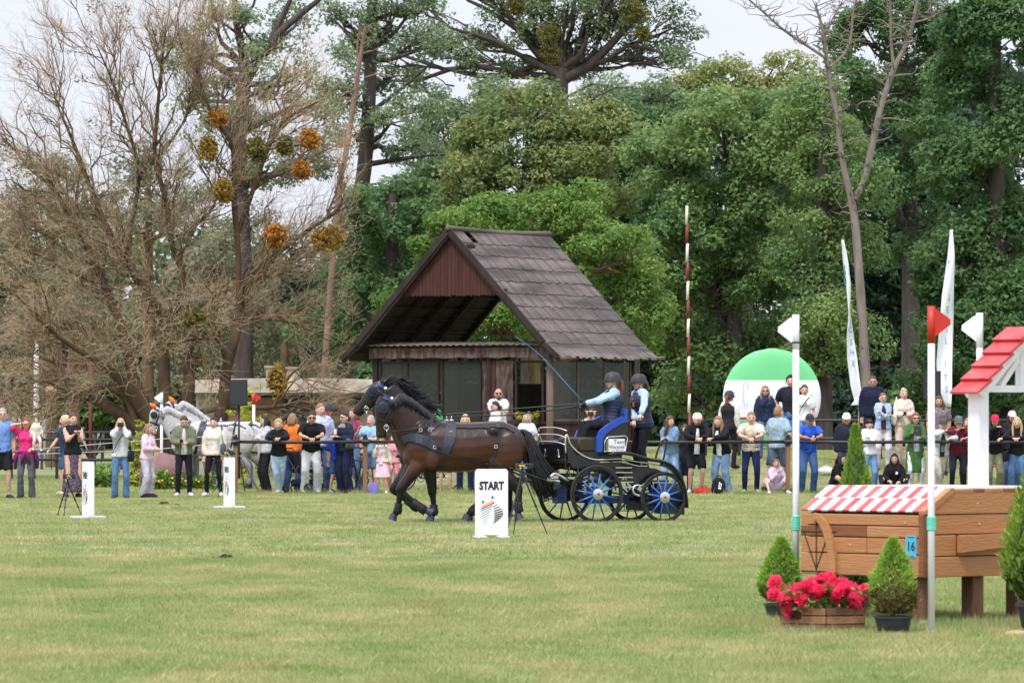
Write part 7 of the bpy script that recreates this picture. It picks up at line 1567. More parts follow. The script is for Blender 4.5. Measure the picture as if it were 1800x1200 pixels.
    for e in ex:
        nm, _, arg = e.partition(':'); a = [float(q) if q.replace('.', '').replace('-', '').isdigit() else q for q in arg.split(',')] if arg else []
        if nm == 'cap': m = MB(); cap_geo(m); m.xf(HM).build('cap', cloth(*[int(q) for q in a[:3]], 1., .2), o, 45)
        elif nm == 'visor': m = MB(); top_ = [Vector((.07 * math.cos(PI + PI * j / 8), -.087 + .077 * math.sin(PI + PI * j / 8), .031 - .012 * abs(math.sin(PI * j / 8)))) for j in range(9)]; m.add(top_ + [t - Vector((0, 0, -.006)) for t in top_], [tuple(range(9)), tuple(range(17, 8, -1))] + [(j, j + 9, j + 10, j + 1) for j in range(8)] + [(8, 17, 9, 0)]); m.xf(HM).build('cap_visor', cloth(*[int(q) for q in a[:3]], 1., .2), o)
        elif nm == 'helmet':
            m = MB(); helmet_geo(m); m.xf(HM).build('helmet', mat('helmet_shell', L(58, 58, 64, .8), .55, 0, .12, 20), o, 50); m = MB(); m.tube([(-.075, -.0, .0), (-.06, -.04, -.09), (0, -.06, -.125), (.06, -.04, -.09), (.075, 0, 0)], .006, 5, k=3); m.xf(HM).build('chin_strap', leather, o)
        elif nm == 'shades':
            m = MB()
            for s_ in (-1, 1): m.ell((s_ * .032, -.094, .014), (.027, .009, .02), 10, 6); m.tube([(s_ * .058, -.088, .02), (s_ * .077, .01, .02)], .004, 5)
            m.tube([(-.03, -.1, .02), (.03, -.1, .02)], .004, 5); m.xf(HM).build('sunglasses', lens_m, o, True)
        elif nm == 'glasses':
            m = MB()
            for s_ in (-1, 1): m.torus((s_ * .032, -.098, .012), .022, .0028, 14, 5); m.tube([(s_ * .055, -.09, .016), (s_ * .077, .01, .016)], .003, 5)
            m.xf(HM).build('glasses', lens_m, o, True)
        elif nm == 'topshades': m = MB(); [m.ell((s_ * .034, -.05, .108), (.028, .012, .018), 10, 6) for s_ in (-1, 1)]; m.xf(HM).build('sunglasses', mat('pale_lens', L(190, 196, 206, .8), .2), o, True)
        elif nm == 'beard': m = MB(); m.ell((0, -.068, -.075), (.05, .035, .04), 10, 7); m.xf(HM).build('beard', hairm(a[0]), o, True)
        elif nm == 'band': m = MB(); m.torus((0, 0, .05), .088, .016, 18, 6, 'Z', 1.4); m.xf(HM).build('headband', cloth(*[int(q) for q in a[:3]]), o, True)
        elif nm == 'phone': c = (WR[-1] + WR[1]) / 2 + (WR[1] - EL[1]).normalized() * .1 * k; m = MB(); m.box(c + Vector((0, -.01, .02)), (.07, .012, .14), Matrix.Rotation(.9, 3, 'X'), .004); m.build('phone', black_m, o)
        elif nm == 'tablet': c = (WR[-1] + WR[1]) / 2 + Vector((0, -.1, .09)); m = MB(); m.box(c, (.17, .012, .22), Matrix.Rotation(-.2, 3, 'X'), .006); m.build('tablet', black_m, o)
        elif nm == 'camera': c = Hc + Vector((0, -.15, -.0)) * k; m = MB(); m.box(c, (.13, .06, .09), None, .012); m.tube([c - Vector((0, .02, 0)), c - Vector((0, .13, 0))], [.04, .043], 14); m.build('camera', black_m, o, 40)
        elif nm == 'cup': c = WR[1] + Vector((-.06, -.06, .06)); m = MB(); m.lathe([(.03, 0), (.04, .11), (.041, .115), (.0, .115)], 12, Matrix.Translation(c)); m.build('cup', white_m, o, 40)
        elif nm == 'scarf': m = MB(); [m.torus(P + up * SL * (.97 - .04 * q) + fw * .015 * q, (.075 + .012 * q) * k, .034 * k, 16, 7, 'Z') for q in range(3)]; m.build('scarf', mat('knit_scarf', L(150, 146, 142, .8), .9, 0, .5, 70, .8, 60), o, True)
        elif nm in ('bag', 'bagl'):
            s_ = 1 if nm == 'bag' else -1; c = P + xa * s_ * .22 * k + fw * .06 + Vector((0, 0, a[3] if len(a) > 3 else -.05)); m = MB(); m.box(c, (.12, .26, .24), Matrix.Rotation(.2 * s_, 3, 'Z'), .04); bg_ = m.build('bag', cloth(*[int(q) for q in a[:3]]), o, 40)
            m = MB(); m.tube([c + Vector((0, 0, .1)), sh[s_] + up * .075 * k + fw * .05 * k, sh[s_] + up * .085 * k - fw * .06 * k, c + Vector((0, .08, .1))], .011, 5, k=4); m.build('strap', cloth(*[int(q) for q in a[:3]]), bg_, True)
        elif nm == 'cross': m = MB(); m.tube([sh[1] + up * .085 * k, P + up * SL * .75 + fw * .165 * k, P + up * SL * .3 + fw * .15 * k - xa * .12 * k, P - xa * .2 * k], .009, 5, k=4); m.build('bag_strap', cloth(*[int(q) for q in a[:3]]), o, True)
        elif nm == 'pack': m = MB(); m.box(P + up * SL * .6 - fw * .2 * k, (.3 * k, .16 * k, .42 * k), Matrix.Rotation(ln, 3, 'X'), .06); bp_ = m.build('backpack', cloth(*[int(q) for q in a[:3]]), o, 40); m = MB(); [m.tube([P + up * SL * .85 - fw * .16 * k + xa * s_ * .1 * k, S + up * .08 * k + xa * s_ * .1 * k, P + up * SL * .72 + fw * .15 * k + xa * s_ * .11 * k, P + up * SL * .35 - fw * .02 * k + xa * s_ * .17 * k], .014, 5, k=4) for s_ in (-1, 1)]; m.build('pack_strap', cloth(*[int(q) for q in a[:3]]), bp_, True)
        elif nm == 'inner':      # shirt seen in an open jacket
            m = MB(); rs = []
            for t in np.linspace(-.08, .97, 8):
                w = float(np.interp(t, [-.08, .5, .85, .97], [.085, .07, .05, .03])) * k; dp = float(np.interp(t, [q[0] for q in TORS[sex]], [q[2] for q in TORS[sex]])) * k + ex_ + .012 + (.045 * k * math.exp(-((t - .66) / .16) ** 2) if f else 0); c = P + up * SL * t + fw * (dp * (.99 if t < .9 else .9)); rs.append([c - xa * w - fw * .05, c - xa * w * .6, c + xa * w * .6, c + xa * w - fw * .05])
            m.rings(rs, False, False); m.build('inner_shirt', cloth(*[int(q) for q in a[:3]]), o, True)
        elif nm == 'belt': m = MB(); c = P + up * SL * .13; m.add([c + xa * ((TORS[sex][2][1] * k + .02) * math.cos(2 * PI * j / 24)) - fw * ((TORS[sex][2][2] * k + .02) * math.sin(2 * PI * j / 24)) + up * dz for dz in (-.018, .018) for j in range(24)], [(j, (j + 1) % 24, 24 + (j + 1) % 24, 24 + j) for j in range(24)]); m.build('belt', leather, o, True)
        elif nm == 'waistjacket':
            m = MB(); c = P + up * SL * .1
            m.tube([c + xa * (.19 * k * math.cos(t)) - fw * (.14 * k * math.sin(t)) for t in np.linspace(0, 2 * PI, 18)], .03 * k, 7)
            for s_ in (-1, 1): m.tube([c + fw * .15 * k + xa * s_ * .02, c + fw * .17 * k + xa * s_ * .06 - up * .1, c + fw * .14 * k + xa * s_ * .08 - up * .24], [.03, .035, .025], 7); m.tube([c + xa * s_ * .18 * k, c + xa * s_ * .24 * k - up * .15, c + xa * s_ * .23 * k - up * .34], [(.05, .09), (.05, .1), (.03, .08)], 8, (1, 0, 0))
            m.build('tied_jacket', cloth(*[int(q) for q in a[:3]]), o, True)
        elif nm == 'badge': m = MB(); c = P + up * SL * .3 + fw * (.17 * k); m.box(c, (.09, .006, .13)); bd_ = m.build('badge', cloth(*[int(q) for q in a[:3]]), o); m = MB(); m.tube([c + up * .07, P + up * SL * .92 + fw * .1 - xa * .06], .004, 4); m.tube([c + up * .07, P + up * SL * .92 + fw * .1 + xa * .06], .004, 4); m.build('lanyard', cloth(*[int(q) for q in a[:3]]), bd_)
        elif nm == 'watch': m = MB(); q = EL[1].lerp(WR[1], .93); m.tube([q - (WR[1] - EL[1]).normalized() * .014, q + (WR[1] - EL[1]).normalized() * .014], .032 * k, 9); m.build('watch', black_m, o)
        elif nm == 'glove':
            m = MB()
            for s_ in (-1, 1): hand_geo(m, WR[s_], EL[s_], curl, s_, k * 1.06); m.tube([EL[s_].lerp(WR[s_], .9), WR[s_] + (WR[s_] - EL[s_]).normalized() * .03], [.034 * k, .034 * k], 8)
            m.build('gloves', leather, o, True)
        elif nm == 'logo': m = MB(); c = P + up * SL * .7 + fw * (.158 * k + ex_) + xa * .06 * k; m.box(c, (.05, .006, .06), Matrix.Rotation(.3, 3, 'Y')); m.build('chest_emblem', cloth(*[int(q) for q in a[:3]]), o)
        elif nm == 'bigprint': m = MB(); c = P + up * SL * .62 + fw * (.158 * k + ex_); m.box(c, (.1, .006, .03)); m.box(c + xa * .03 + up * .03, (.03, .006, .06)); m.build('chest_print', cloth(*[int(q) for q in a[:3]]), o)
        elif nm == 'quilt':
            m = MB()
            for t in np.linspace(-.08, .88, 11):
                w = float(np.interp(t, [q[0] for q in TORS[sex]], [q[1] for q in TORS[sex]])) * k + ex_ + .002; dp = float(np.interp(t, [q[0] for q in TORS[sex]], [q[2] for q in TORS[sex]])) * k + ex_ + .002 + (.03 * k * math.exp(-((t - .66) / .16) ** 2) if f else 0); c = P + up * SL * t; m.tube([c + xa * (w * math.cos(a_)) - fw * (dp * math.sin(a_)) for a_ in np.linspace(0, 2 * PI, 20)], .013, 6)
            m.build('quilting', cloth(*colr), o, True)
    return o
def finish_people():
    global JOBS, FIN
    if not JOBS: return
    ms = remesh(JOBS)
    for me, (nm, o, ext, mats, amp, seed) in zip(ms, FIN):
        if ext is not None:
            nv = len(me.vertices); co = np.empty(nv * 3); me.vertices.foreach_get('co', co); V_ = co.reshape(-1, 3).tolist(); Fp = [list(p.vertices) for p in me.polygons]
            m2 = bpy.data.meshes.new('body'); m2.from_pydata(V_ + [list(v) for v in ext.v], [], Fp + [[i + nv for i in f] for f in ext.f])
            for q in mats: m2.materials.append(q)
            m2.polygons.foreach_set('material_index', [0] * len(Fp) + ext.mi); m2.polygons.foreach_set('use_smooth', [True] * len(m2.polygons)); m2.update(); bpy.data.meshes.remove(me); me = m2
        else:
            me.materials.clear()
            for q in mats: me.materials.append(q)
            if amp: wrinkle(me, amp, seed)
        link(nm, me, o)
    JOBS = []; FIN = []
# ------------------------------------------------------------------ the crowd
JE = (104, 132, 172); LJE = (172, 196, 220); NV = (34, 40, 66); BK = (34, 34, 40); WH = (232, 232, 238); CRM = (226, 218, 206)
CG = 'spectators behind the rail'; FR_ = FENCE + .46
def cr(label, px, d, *a, **kw): kw.setdefault('group', CG); return person(label, px, d, *a, **kw)
LG = 'spectators behind the ropes'
cr('man in light blue polo and black shorts cut off by the left edge', 4, 106, 1.86, 'm', 10, 'hang', ('short', 'grey'), ('tee', (116, 152, 216)), ('shorts', BK), (50, 54, 70), group=LG, ex=('glasses',))
cr('woman in pink top shading her eyes, purple jacket tied round her waist', 46, 106, 1.66, 'f', 0, 'x', ('bob', 'red'), ('tee', (232, 60, 130)), ('flare', (92, 94, 104)), (60, 60, 66), group=LG, hands={-1: (-.07, -.13, 1.56), 1: (.14, -.2, 1.04)}, elbows={-1: (-1, -.3, .1)}, ex=('waistjacket:112,44,104', 'glasses'), hyaw=8)
cr('baby in pale overall carried on the arm of the woman in pink', None, 0, .72, 'f', 15, 'x', ('short', 'blonde'), ('long', (222, 212, 200), {'name': 'romper'}), ('straight', (222, 212, 200)), (236, 234, 230), group=None, world=(XW(64, 105.8), 105.75, 1.02), hands={-1: (-.12, -.06, .3), 1: (.12, -.06, .3)}, feet={-1: (-.07, -.1, -.02), 1: (.07, -.12, -.04)}, pelvis=(0, 0, .3))
cr('woman clapping in black sleeveless top and dark patterned skirt', 128, 107, 1.76, 'f', 22, 'clap', ('bun', 'brown'), ('none', BK, {'name': 'top', 'hem': -.14}), ('skirt', (70, 52, 74), mat('patterned_skirt', L(48, 36, 52, .9), .85, 0, .5, 26, .2, 30, c2=L(150, 126, 150, .7))), (40, 40, 44), group=LG)
cr('grey haired man with a backpack behind the clapping woman', 115, 111.5, 1.74, 'm', -70, 'x', ('bald', 'white'), ('tee', (44, 56, 84)), ('shorts', (70, 90, 120)), (210, 190, 180), group=LG, hands={-1: (-.22, -.3, .98), 1: (.25, 0, .8)}, ex=('pack:60,90,100',))
cr('distant man in denim jacket standing by the far steps', 96.5, 190, 1.62, 'm', 70, 'hang', ('short', 'dark'), ('long', (96, 120, 156)), ('slim', (44, 52, 76)), group=None)
cr('distant woman in beige standing beside the man in denim at the far steps', 104.5, 190.5, 1.48, 'f', 70, 'hang', ('long', 'brown'), ('long', (206, 186, 172)), ('slim', (120, 96, 90)), group=None)
cr('blonde woman in grey sweater and flared jeans taking a picture', 212, 106.5, 1.66, 'f', 4, 'camera', ('long', 'blonde'), ('long', (200, 202, 206), {'sl': 1.12}), ('flare', (92, 124, 168)), (60, 70, 96), group=LG, ex=('camera', 'bag:36,36,40,-.02', 'cross:36,36,40'))
cr('girl in pink hoodie and wide grey trousers seen from the side', 259, 107.5, 1.54, 'f', 62, 'phone', ('long', 'light'), ('long', (232, 200, 216), {'hood': 1, 'sl': 1.1}), ('wide', (196, 192, 204)), (50, 48, 54), group=LG)
cr('young man in olive hoodie looking down at his phone', 323, 108, 1.72, 'm', 6, 'phone', ('short', 'brown'), ('long', (116, 124, 98), {'hood': 1, 'sl': 1.12}), ('slim', BK), (226, 226, 230), group=LG, hpitch=.45, ex=('phone', 'inner:210,206,208'))
cr('smiling woman in cream hoodie and black leggings with a shoulder bag', 376, 108, 1.66, 'f', -10, 'hang', ('pony', 'dark'), ('long', (226, 220, 208), {'hood': 1, 'sl': 1.1}), ('leggings', (28, 28, 32)), (220, 220, 224), group=LG, ex=('bag:86,92,106,.1',), feet={-1: (-.16, 0, 0), 1: (.14, .02, 0)})
# between rail posts one and two
cr('woman with long dark hair in grey sweatshirt, turned away left', 466, FENCE + 1.0, 1.72, 'f', -65, 'crossed', ('long', 'dark'), ('long', (196, 198, 202)), ('straight', BK))
cr('girl with cropped blonde hair in black top and pale jeans leaning on the rail', 490, FR_, 1.70, 'f', 0, 'rail', ('curly', 'blonde'), ('long', (30, 30, 36)), ('straight', LJE), (220, 216, 210), ex=('phone',), feet={-1: (.0, .12, 0), 1: (.02, .3, 0)})
cr('woman in orange jacket with brown hair, her back to the rail', 514, FENCE + 1.5, 1.76, 'f', 160, 'hang', ('bob', 'light'), ('long', (244, 126, 50)), ('straight', (58, 74, 120)), ex=('bag:176,120,96',))
cr('man in black T-shirt and sunglasses leaning on the rail', 547, FR_, 1.86, 'm', 6, 'rail', ('short', 'dark'), ('tee', (26, 26, 30), {'e': .024}), ('wide', (206, 208, 214)), (210, 210, 214), ex=('shades', 'watch'), skin='b')
cr('tall man in lilac hoodie with brown short hair, behind the leaning man', 563, FENCE + 1.7, 1.98, 'm', 18, 'hang', ('short', 'light'), ('long', (196, 202, 232), {'hood': 1, 'sl': 1.1}), ('straight', (70, 90, 130)), ex=('bigprint:70,72,90',), hyaw=14)
cr('rider in grey helmet and orange vest behind the man in lilac', 573, FENCE + 2.6, 1.98, 'm', 95, 'hang', ('short', 'dark'), ('none', (246, 124, 40), {'e': .03}), ('slim', BK), ex=('helmet',))
cr('boy in blue T-shirt and denim shorts behind the rail', 588, FENCE + .8, 1.36, 'm', 40, 'hang', ('short', 'red'), ('tee', (40, 72, 170)), ('shorts', (70, 96, 140)), (230, 230, 232))
cr('woman in navy jacket and grey knit scarf holding a paper cup', 606, FENCE + .55, 1.80, 'f', -48, 'hold', ('lowbun', 'dark'), ('long', (38, 44, 66)), ('wide', (32, 38, 70)), (40, 40, 46), ex=('shades', 'scarf', 'cup', 'bag:90,92,92,.12'))
cr('woman in plum top with auburn hair half hidden behind the scarf', 622, FENCE + 1.6, 1.88, 'f', -40, 'hang', ('bob', 'auburn'), ('tee', (150, 70, 100)), ('straight', JE), ex=('bagl:206,204,200,.3',))
cr('man in light blue shirt raising a phone beside the horses heads', 652, FENCE + .9, 1.72, 'm', -20, 'x', ('short', 'grey'), ('tee', (150, 186, 222)), ('shorts', (96, 122, 156)), (70, 70, 76), hands={-1: (-.16, -.3, 1.42), 1: (.02, -.36, 1.22)}, ex=())
cr('little girl in pale pink tulle dress and cream jacket', 671, FENCE + .1, 1.24, 'f', -14, 'x', ('long', 'light'), ('long', (224, 216, 200), {'hem': .05}), ('dress', (240, 200, 218)), (236, 236, 240), hands={-1: (-.08, -.12, .98), 1: (.22, .02, .62)}, ex=('inner:238,196,220',))
cr('child in dusky pink trousers behind the black horse', 692, FENCE + .6, 1.3, 'f', -30, 'hang', ('long', 'light'), ('long', (222, 150, 160)), ('slim', (214, 146, 152)), (90, 90, 96))
cr('person with bare legs and red shoes hidden behind the bay horse', 783, FENCE + .7, 1.46, 'f', 0, 'hang', ('bob', 'light'), ('tee', (180, 190, 210)), ('shorts', (196, 160, 150)), (210, 60, 50))
cr('person with blonde hair and navy trousers hidden behind the bay horse', 818, FENCE + .7, 1.74, 'f', 0, 'hang', ('bob', 'blonde'), ('long', (150, 160, 180)), ('straight', (38, 46, 84)), (50, 50, 56))
cr('man in green T-shirt, black cap and sunglasses in front of the shelter', 757, FENCE + 2.9, 1.7, 'm', 15, 'hang', ('short', 'grey'), ('tee', (90, 208, 110)), ('straight', JE), ex=('cap:34,36,38', 'shades', 'beard:white'), skin='b')
cr('bald man in white T-shirt and sunglasses with folded arms', 876, FENCE + 3.1, 1.76, 'm', 5, 'crossed', ('bald', 'dark'), ('tee', (232, 232, 236)), ('straight', JE), ex=('shades', 'beard:brown'), skin='b')
cr('woman with dark bun and glasses in white, turned left before the bald man', 871, FENCE + 2.5, 1.66, 'f', -70, 'hold', ('lowbun', 'dark'), ('tee', (236, 228, 224)), ('straight', CRM), ex=('glasses',))
cr('grey haired woman in pale grey shirt at the open bay of the shelter', 926, FENCE + 2.0, 1.56, 'f', -15, 'hang', ('bob', 'grey'), ('tee', (214, 216, 222)), ('straight', JE))
cr('man in beige polo holding up a camera behind the driver', 1040, FENCE + 2.0, 1.68, 'm', -10, 'camera', ('short', 'dark'), ('tee', (196, 184, 166)), ('straight', (90, 84, 80)), ex=('camera',), skin='b')
# right of the carriage
cr('young woman in denim jacket with folded arms on the rail beside the carriage', 1178, FR_, 1.74, 'f', -4, 'crossed', ('long', 'brown'), ('long', (128, 160, 198)), ('straight', (146, 178, 214)), lean=.36, hyaw=40, ex=('belt',))
cr('brown haired person in dark coat half hidden between denim and cap', 1204, FENCE + .9, 1.52, 'f', 10, 'hang', ('bob', 'brown'), ('coat', (44, 44, 58)), ('straight', (70, 96, 140)))
cr('bearded man in white and red cap, black jacket and shorts on the rail', 1224, FR_, 1.82, 'm', 6, 'rail', ('short', 'brown'), ('long', (28, 28, 34), {'sl': 1.1}), ('shorts', (34, 34, 40)), (220, 220, 226), ex=('cap:236,232,222', 'visor:206,40,60', 'beard:brown', 'inner:232,234,240'), hyaw=22)
cr('laughing woman with long fair hair, black bomber jacket and wide jeans', 1267, FR_, 1.76, 'f', -26, 'rail', ('longfront', 'light'), ('long', (28, 28, 32), {'sl': 1.2, 'e': .034}), ('wide', (136, 170, 208)), ex=('phone', 'inner:236,234,236'))
rb_ = cr('rider in black helmet seen from behind, red braid down her back', 1282, FENCE + 3.0, 1.72, 'f', 150, 'hang', ('pony', 'red'), ('long', (228, 222, 214)), ('slim', BK), ex=('helmet',))
cr('fair man in sand polo shirt leaning on the rail with crossed wrists', 1320, FR_, 1.86, 'm', 0, 'rail', ('short', 'light'), ('tee', (222, 210, 194)), ('slim', (36, 44, 84)), (220, 220, 224), ex=('belt', 'watch'))
cr('blonde woman in sunglasses and navy jacket before the round banner', 1345, FENCE + 4.4, 1.68, 'f', 0, 'hang', ('longfront', 'light'), ('long', (40, 50, 80)), ('straight', JE), ex=('shades', 'cross:30,30,36'))
cr('man in grey blue T-shirt and shorts seen from behind, walking left', 1368, FENCE + .8, 1.92, 'm', 140, 'x', ('short', 'light'), ('tee', (158, 182, 196), {'e': .026}), ('shorts', (92, 108, 128)), (60, 72, 92), hands={-1: (-.3, -.15, 1.1), 1: (.26, -.05, .95)}, feet={-1: (-.1, -.25, 0), 1: (.1, .4, 0)})
cr('dark haired young man in navy T-shirt, tallest before the round banner', 1390, FENCE + 5.0, 1.92, 'm', -8, 'pocket', ('curly', 'dark'), ('tee', (36, 38, 52)), ('straight', (104, 146, 196)))
cr('girl in white printed T-shirt with a bag strap beside the tall young man', 1414, FENCE + 4.3, 1.70, 'f', 0, 'hang', ('pony', 'brown'), ('tee', (238, 236, 238)), ('straight', (112, 150, 196)), ex=('bigprint:150,140,140', 'cross:40,40,46'))
cr('man in royal blue polo and dark cap leaning on the rail', 1421, FR_, 1.80, 'm', 8, 'rail', ('short', 'grey'), ('tee', (44, 92, 206)), ('straight', (72, 104, 158)), ex=('cap:50,56,70', 'belt', 'watch', 'logo:200,214,240'), skin='c')
sit = dict(pelvis=(0, .0, .16), feet={-1: (-.22, -.5, 0), 1: (.2, -.45, 0)}, knees={-1: (-.6, -.2, 1), 1: (.6, -.2, 1)})
cr('child in lilac shirt sitting on the grass with chin in hand', 1361, FENCE + .35, 1.4, 'f', 10, 'x', ('pony', 'light'), ('long', (224, 200, 230)), ('shorts', (222, 206, 230)), None if False else (220, 216, 220), lean=.35, hands={-1: (.0, -.32, .46), 1: (.16, -.34, .3)}, **sit)
cr('man in white cap and dark zip jacket standing back from the rail', 1488, FENCE + .65, 1.76, 'm', 10, 'hang', ('short', 'brown'), ('long', (40, 44, 58)), ('straight', (60, 76, 110)), ex=('cap:240,240,244',), hyaw=-12, skin='b')
cr('woman with black hair and headband in white hoodie, arms folded', 1528, FENCE + .5, 1.64, 'f', 14, 'crossed', ('short', 'black'), ('long', (234, 234, 240), {'hood': 1, 'sl': 1.1}), ('straight', (120, 160, 206)), ex=('band:20,20,24',), hyaw=-10)
cr('big man in navy polo jacket and glasses towering behind the crowd', 1534, FENCE + 4.6, 1.90, 'm', 0, 'hang', ('short', 'brown'), ('long', (32, 38, 62), {'wide': .05, 'e': .04}), ('straight', (40, 44, 60)), ex=('glasses',), skin='b')
cr('woman with short auburn hair and glasses in denim jacket, arms folded', 1552, FENCE + 2.9, 1.72, 'f', 4, 'crossed', ('short', 'auburn'), ('long', (170, 194, 222)), ('straight', (226, 214, 222)), ex=('glasses', 'inner:70,44,50'), hyaw=8)
cr('blonde woman in cream suit holding a phone, sunglasses in her hair', 1588, FENCE + 3.2, 1.72, 'f', 10, 'phone', ('bun', 'blonde'), ('long', (232, 214, 200)), ('wide', (222, 200, 184)), ex=('topshades', 'phone', 'bagl:232,226,214,.08'))
cr('auburn haired woman in green coat filming with a tablet', 1609, FENCE + .9, 1.78, 'f', 10, 'x', ('bob', 'auburn'), ('coat', (72, 112, 60)), ('straight', (226, 226, 236)), hands={-1: (-.13, -.3, 1.36), 1: (.02, -.32, 1.24)}, ex=('shades', 'tablet', 'inner:190,188,214'))
cr('man in plaid shirt standing under the right loudspeaker', 1650, FENCE + 2.6, 1.74, 'm', 0, 'hang', ('long', 'brown'), ('tee', (200, 186, 196), {'m': mat('plaid_shirt', L(210, 200, 206, .85), .85, 0, .5, 24, .2, 20, c2=L(90, 60, 80))}), ('straight', JE), skin='b')
cr('woman in grey cap and white denim jacket over green, chin on her hand', 1655, FR_, 1.70, 'f', 6, 'railchin', ('short', 'brown'), ('long', (226, 226, 236)), ('straight', (222, 216, 206)), (230, 230, 230), ex=('cap:74,80,78', 'inner:34,70,52', 'badge:120,150,150'), feet={-1: (-.02, .1, 0), 1: (-.04, .3, 0)})
cr('man in grey cap and dark red sweater resting his face on his fist', 1684, FR_, 1.76, 'm', 0, 'railchin', ('short', 'grey'), ('long', (104, 36, 50), {'cuff': .3}), ('slim', (40, 42, 54)), ex=('cap:92,104,112', 'beard:grey'), skin='c')
cr('person in brown sleeves mostly hidden by the white roof post', 1702, FENCE + .7, 1.66, 'f', -30, 'hold', ('long', 'light'), ('long', (120, 90, 84)), ('straight', (130, 92, 80)))
cr('girl in crimson cap with long dark hair and black jacket', 1748, FR_, 1.78, 'f', 0, 'railchin', ('longfront', 'dark'), ('long', (30, 30, 34), {'sl': 1.1}), ('wide', (134, 130, 108)), ex=('cap:206,44,76', 'glasses', 'bag:40,40,44,-.1'), lean=.3)
cr('girl in lavender cap with dark hair behind the blonde girl', 1779, FENCE + 1.1, 1.80, 'f', 10, 'hang', ('longfront', 'dark'), ('long', (36, 36, 42)), ('straight', JE), ex=('cap:206,196,218',))
cr('blonde girl in black top and jeans leaning on the rail at the right edge', 1788, FR_, 1.74, 'f', -6, 'rail', ('longfront', 'blonde'), ('long', (30, 30, 34)), ('straight', (96, 132, 176)), ex=())
cr('young woman with long black hair in black hoodie sitting on the grass', 1573, FENCE + .3, 1.62, 'f', -8, 'x', ('longfront', 'black'), ('long', (26, 26, 30), {'hood': 1, 'sl': 1.15}), ('slim', BK), lean=.2, hands={-1: (-.1, -.4, .3), 1: (.12, -.4, .28)}, ex=('logo:220,220,224',), **sit)
cr('dark haired person in black sitting sideways on the grass by the blue polo', 1466, FENCE + .5, 1.62, 'f', 60, 'x', ('long', 'black'), ('long', (28, 28, 32)), ('shorts', (30, 30, 36)), lean=.3, hands={-1: (-.1, -.4, .34), 1: (.12, -.4, .3)}, **sit)
# driver and groom on the carriage
def onc(px, py, y): return ct.matrix_basis @ Vector((cx(px, y), y, cz(py)))
jm = mat('padded_navy', L(38, 44, 74, .9), .6, 0, .2, 12, .3, 12); BS = (176, 206, 240)
dp = onc(1072, 765, -.12); dz0 = dp.z
dyaw = -90 + math.degrees(CA) - 8
Mi = (Matrix.Translation(Vector((dp.x, dp.y, 0))) @ Matrix.Rotation(R(dyaw), 4, 'Z')).inverted()
hand_w = W(1026, 712, HD + .4)
rl = {s_: Mi @ (hand_w + Vector((0, s_ * -.06, .02 * s_))) for s_ in (-1, 1)}
fl = {s_: Mi @ (onc(1012, 800, -.12 + s_ * -.1)) for s_ in (-1, 1)}
driver = person('carriage driver in grey helmet, navy quilted vest and blue shirt holding the reins', None, 0, 1.76, 'f', dyaw, 'x', ('pony', 'red'), ('long', BS, {'sl': .95}), ('slim', (30, 30, 36)), (30, 30, 34), ex=('helmet', 'shades', 'glove'), world=(dp.x, dp.y, 0), pelvis=(0, .03, dz0 + .19), lean=-.06, hands=rl, feet=fl, knees={-1: (-.1, -1, .8), 1: (.1, -1, .8)}, cat='person', curl=1.1)
gp = onc(1131, 846, .0)
gyaw = -90 + math.degrees(CA) + 4
Mg = (Matrix.Translation(Vector((gp.x, gp.y, gp.z))) @ Matrix.Rotation(R(gyaw), 4, 'Z')).inverted()
gh = {1: Mg @ W(1122, 746, HD + .25), -1: Mg @ W(1114, 752, HD + .75)}
groom = person('groom in grey helmet, navy quilted vest and blue shirt standing on the carriage step', None, 0, 1.68, 'f', gyaw, 'x', ('pony', 'brown'), ('long', BS, {'sl': .95}), ('slim', (32, 32, 38)), (30, 30, 34), ex=('helmet', 'shades'), world=(gp.x, gp.y, gp.z + .015), lean=.12, hands=gh, curl=1.1)
VEST = []
def add_vest(o, pel, lean_, H, jm=jm):
    k = H / 1.72; P = Vector(pel); Rs = Matrix.Rotation(lean_, 3, 'X'); up = Rs @ Vector((0, 0, 1)); fw = Rs @ Vector((0, -1, 0)); xa = Vector((1, 0, 0)); SL = .52 * k; m = MB(); rs = []
    for i, t in enumerate(np.linspace(-.16, .99, 40)):
        w = float(np.interp(t, [q[0] for q in TORS['f']], [q[1] for q in TORS['f']])) * k; dpt = float(np.interp(t, [q[0] for q in TORS['f']], [q[2] for q in TORS['f']])) * k + .028 * k * math.exp(-((t - .66) / .18) ** 2)
        e = .036 + .011 * abs(math.sin(i * PI / 3.3)); e *= 1 if t < .85 else .75; c = P + up * SL * t
        rs.append([c + xa * ((w + e) * math.cos(2 * PI * j / 22)) - fw * ((dpt + e) * math.sin(2 * PI * j / 22)) for j in range(22)])
    m.rings(rs); v = m.build('vest', jm, o, True)
    m = MB(); m.torus(P + up * SL * 1.0, .062 * k, .022 * k, 14, 6, 'Z', 1.5); m.build('collar', jm, v, True)
    m = MB(); c = P + up * SL * .62 + fw * (.19 * k) + xa * .085; m.box(c, (.045, .01, .07)); m.box(c + up * .09, (.03, .01, .03)); m.build('chest_emblem', cloth(190, 100, 60), v)
add_vest(rb_, (0, .02, .945), .03, 1.72, cloth(44, 44, 50)); add_vest(driver, (0, .03, dz0 + .19), -.06, 1.76); add_vest(groom, (0, .02, .945 * 1.68 / 1.72), .12, 1.68)
finish_people()
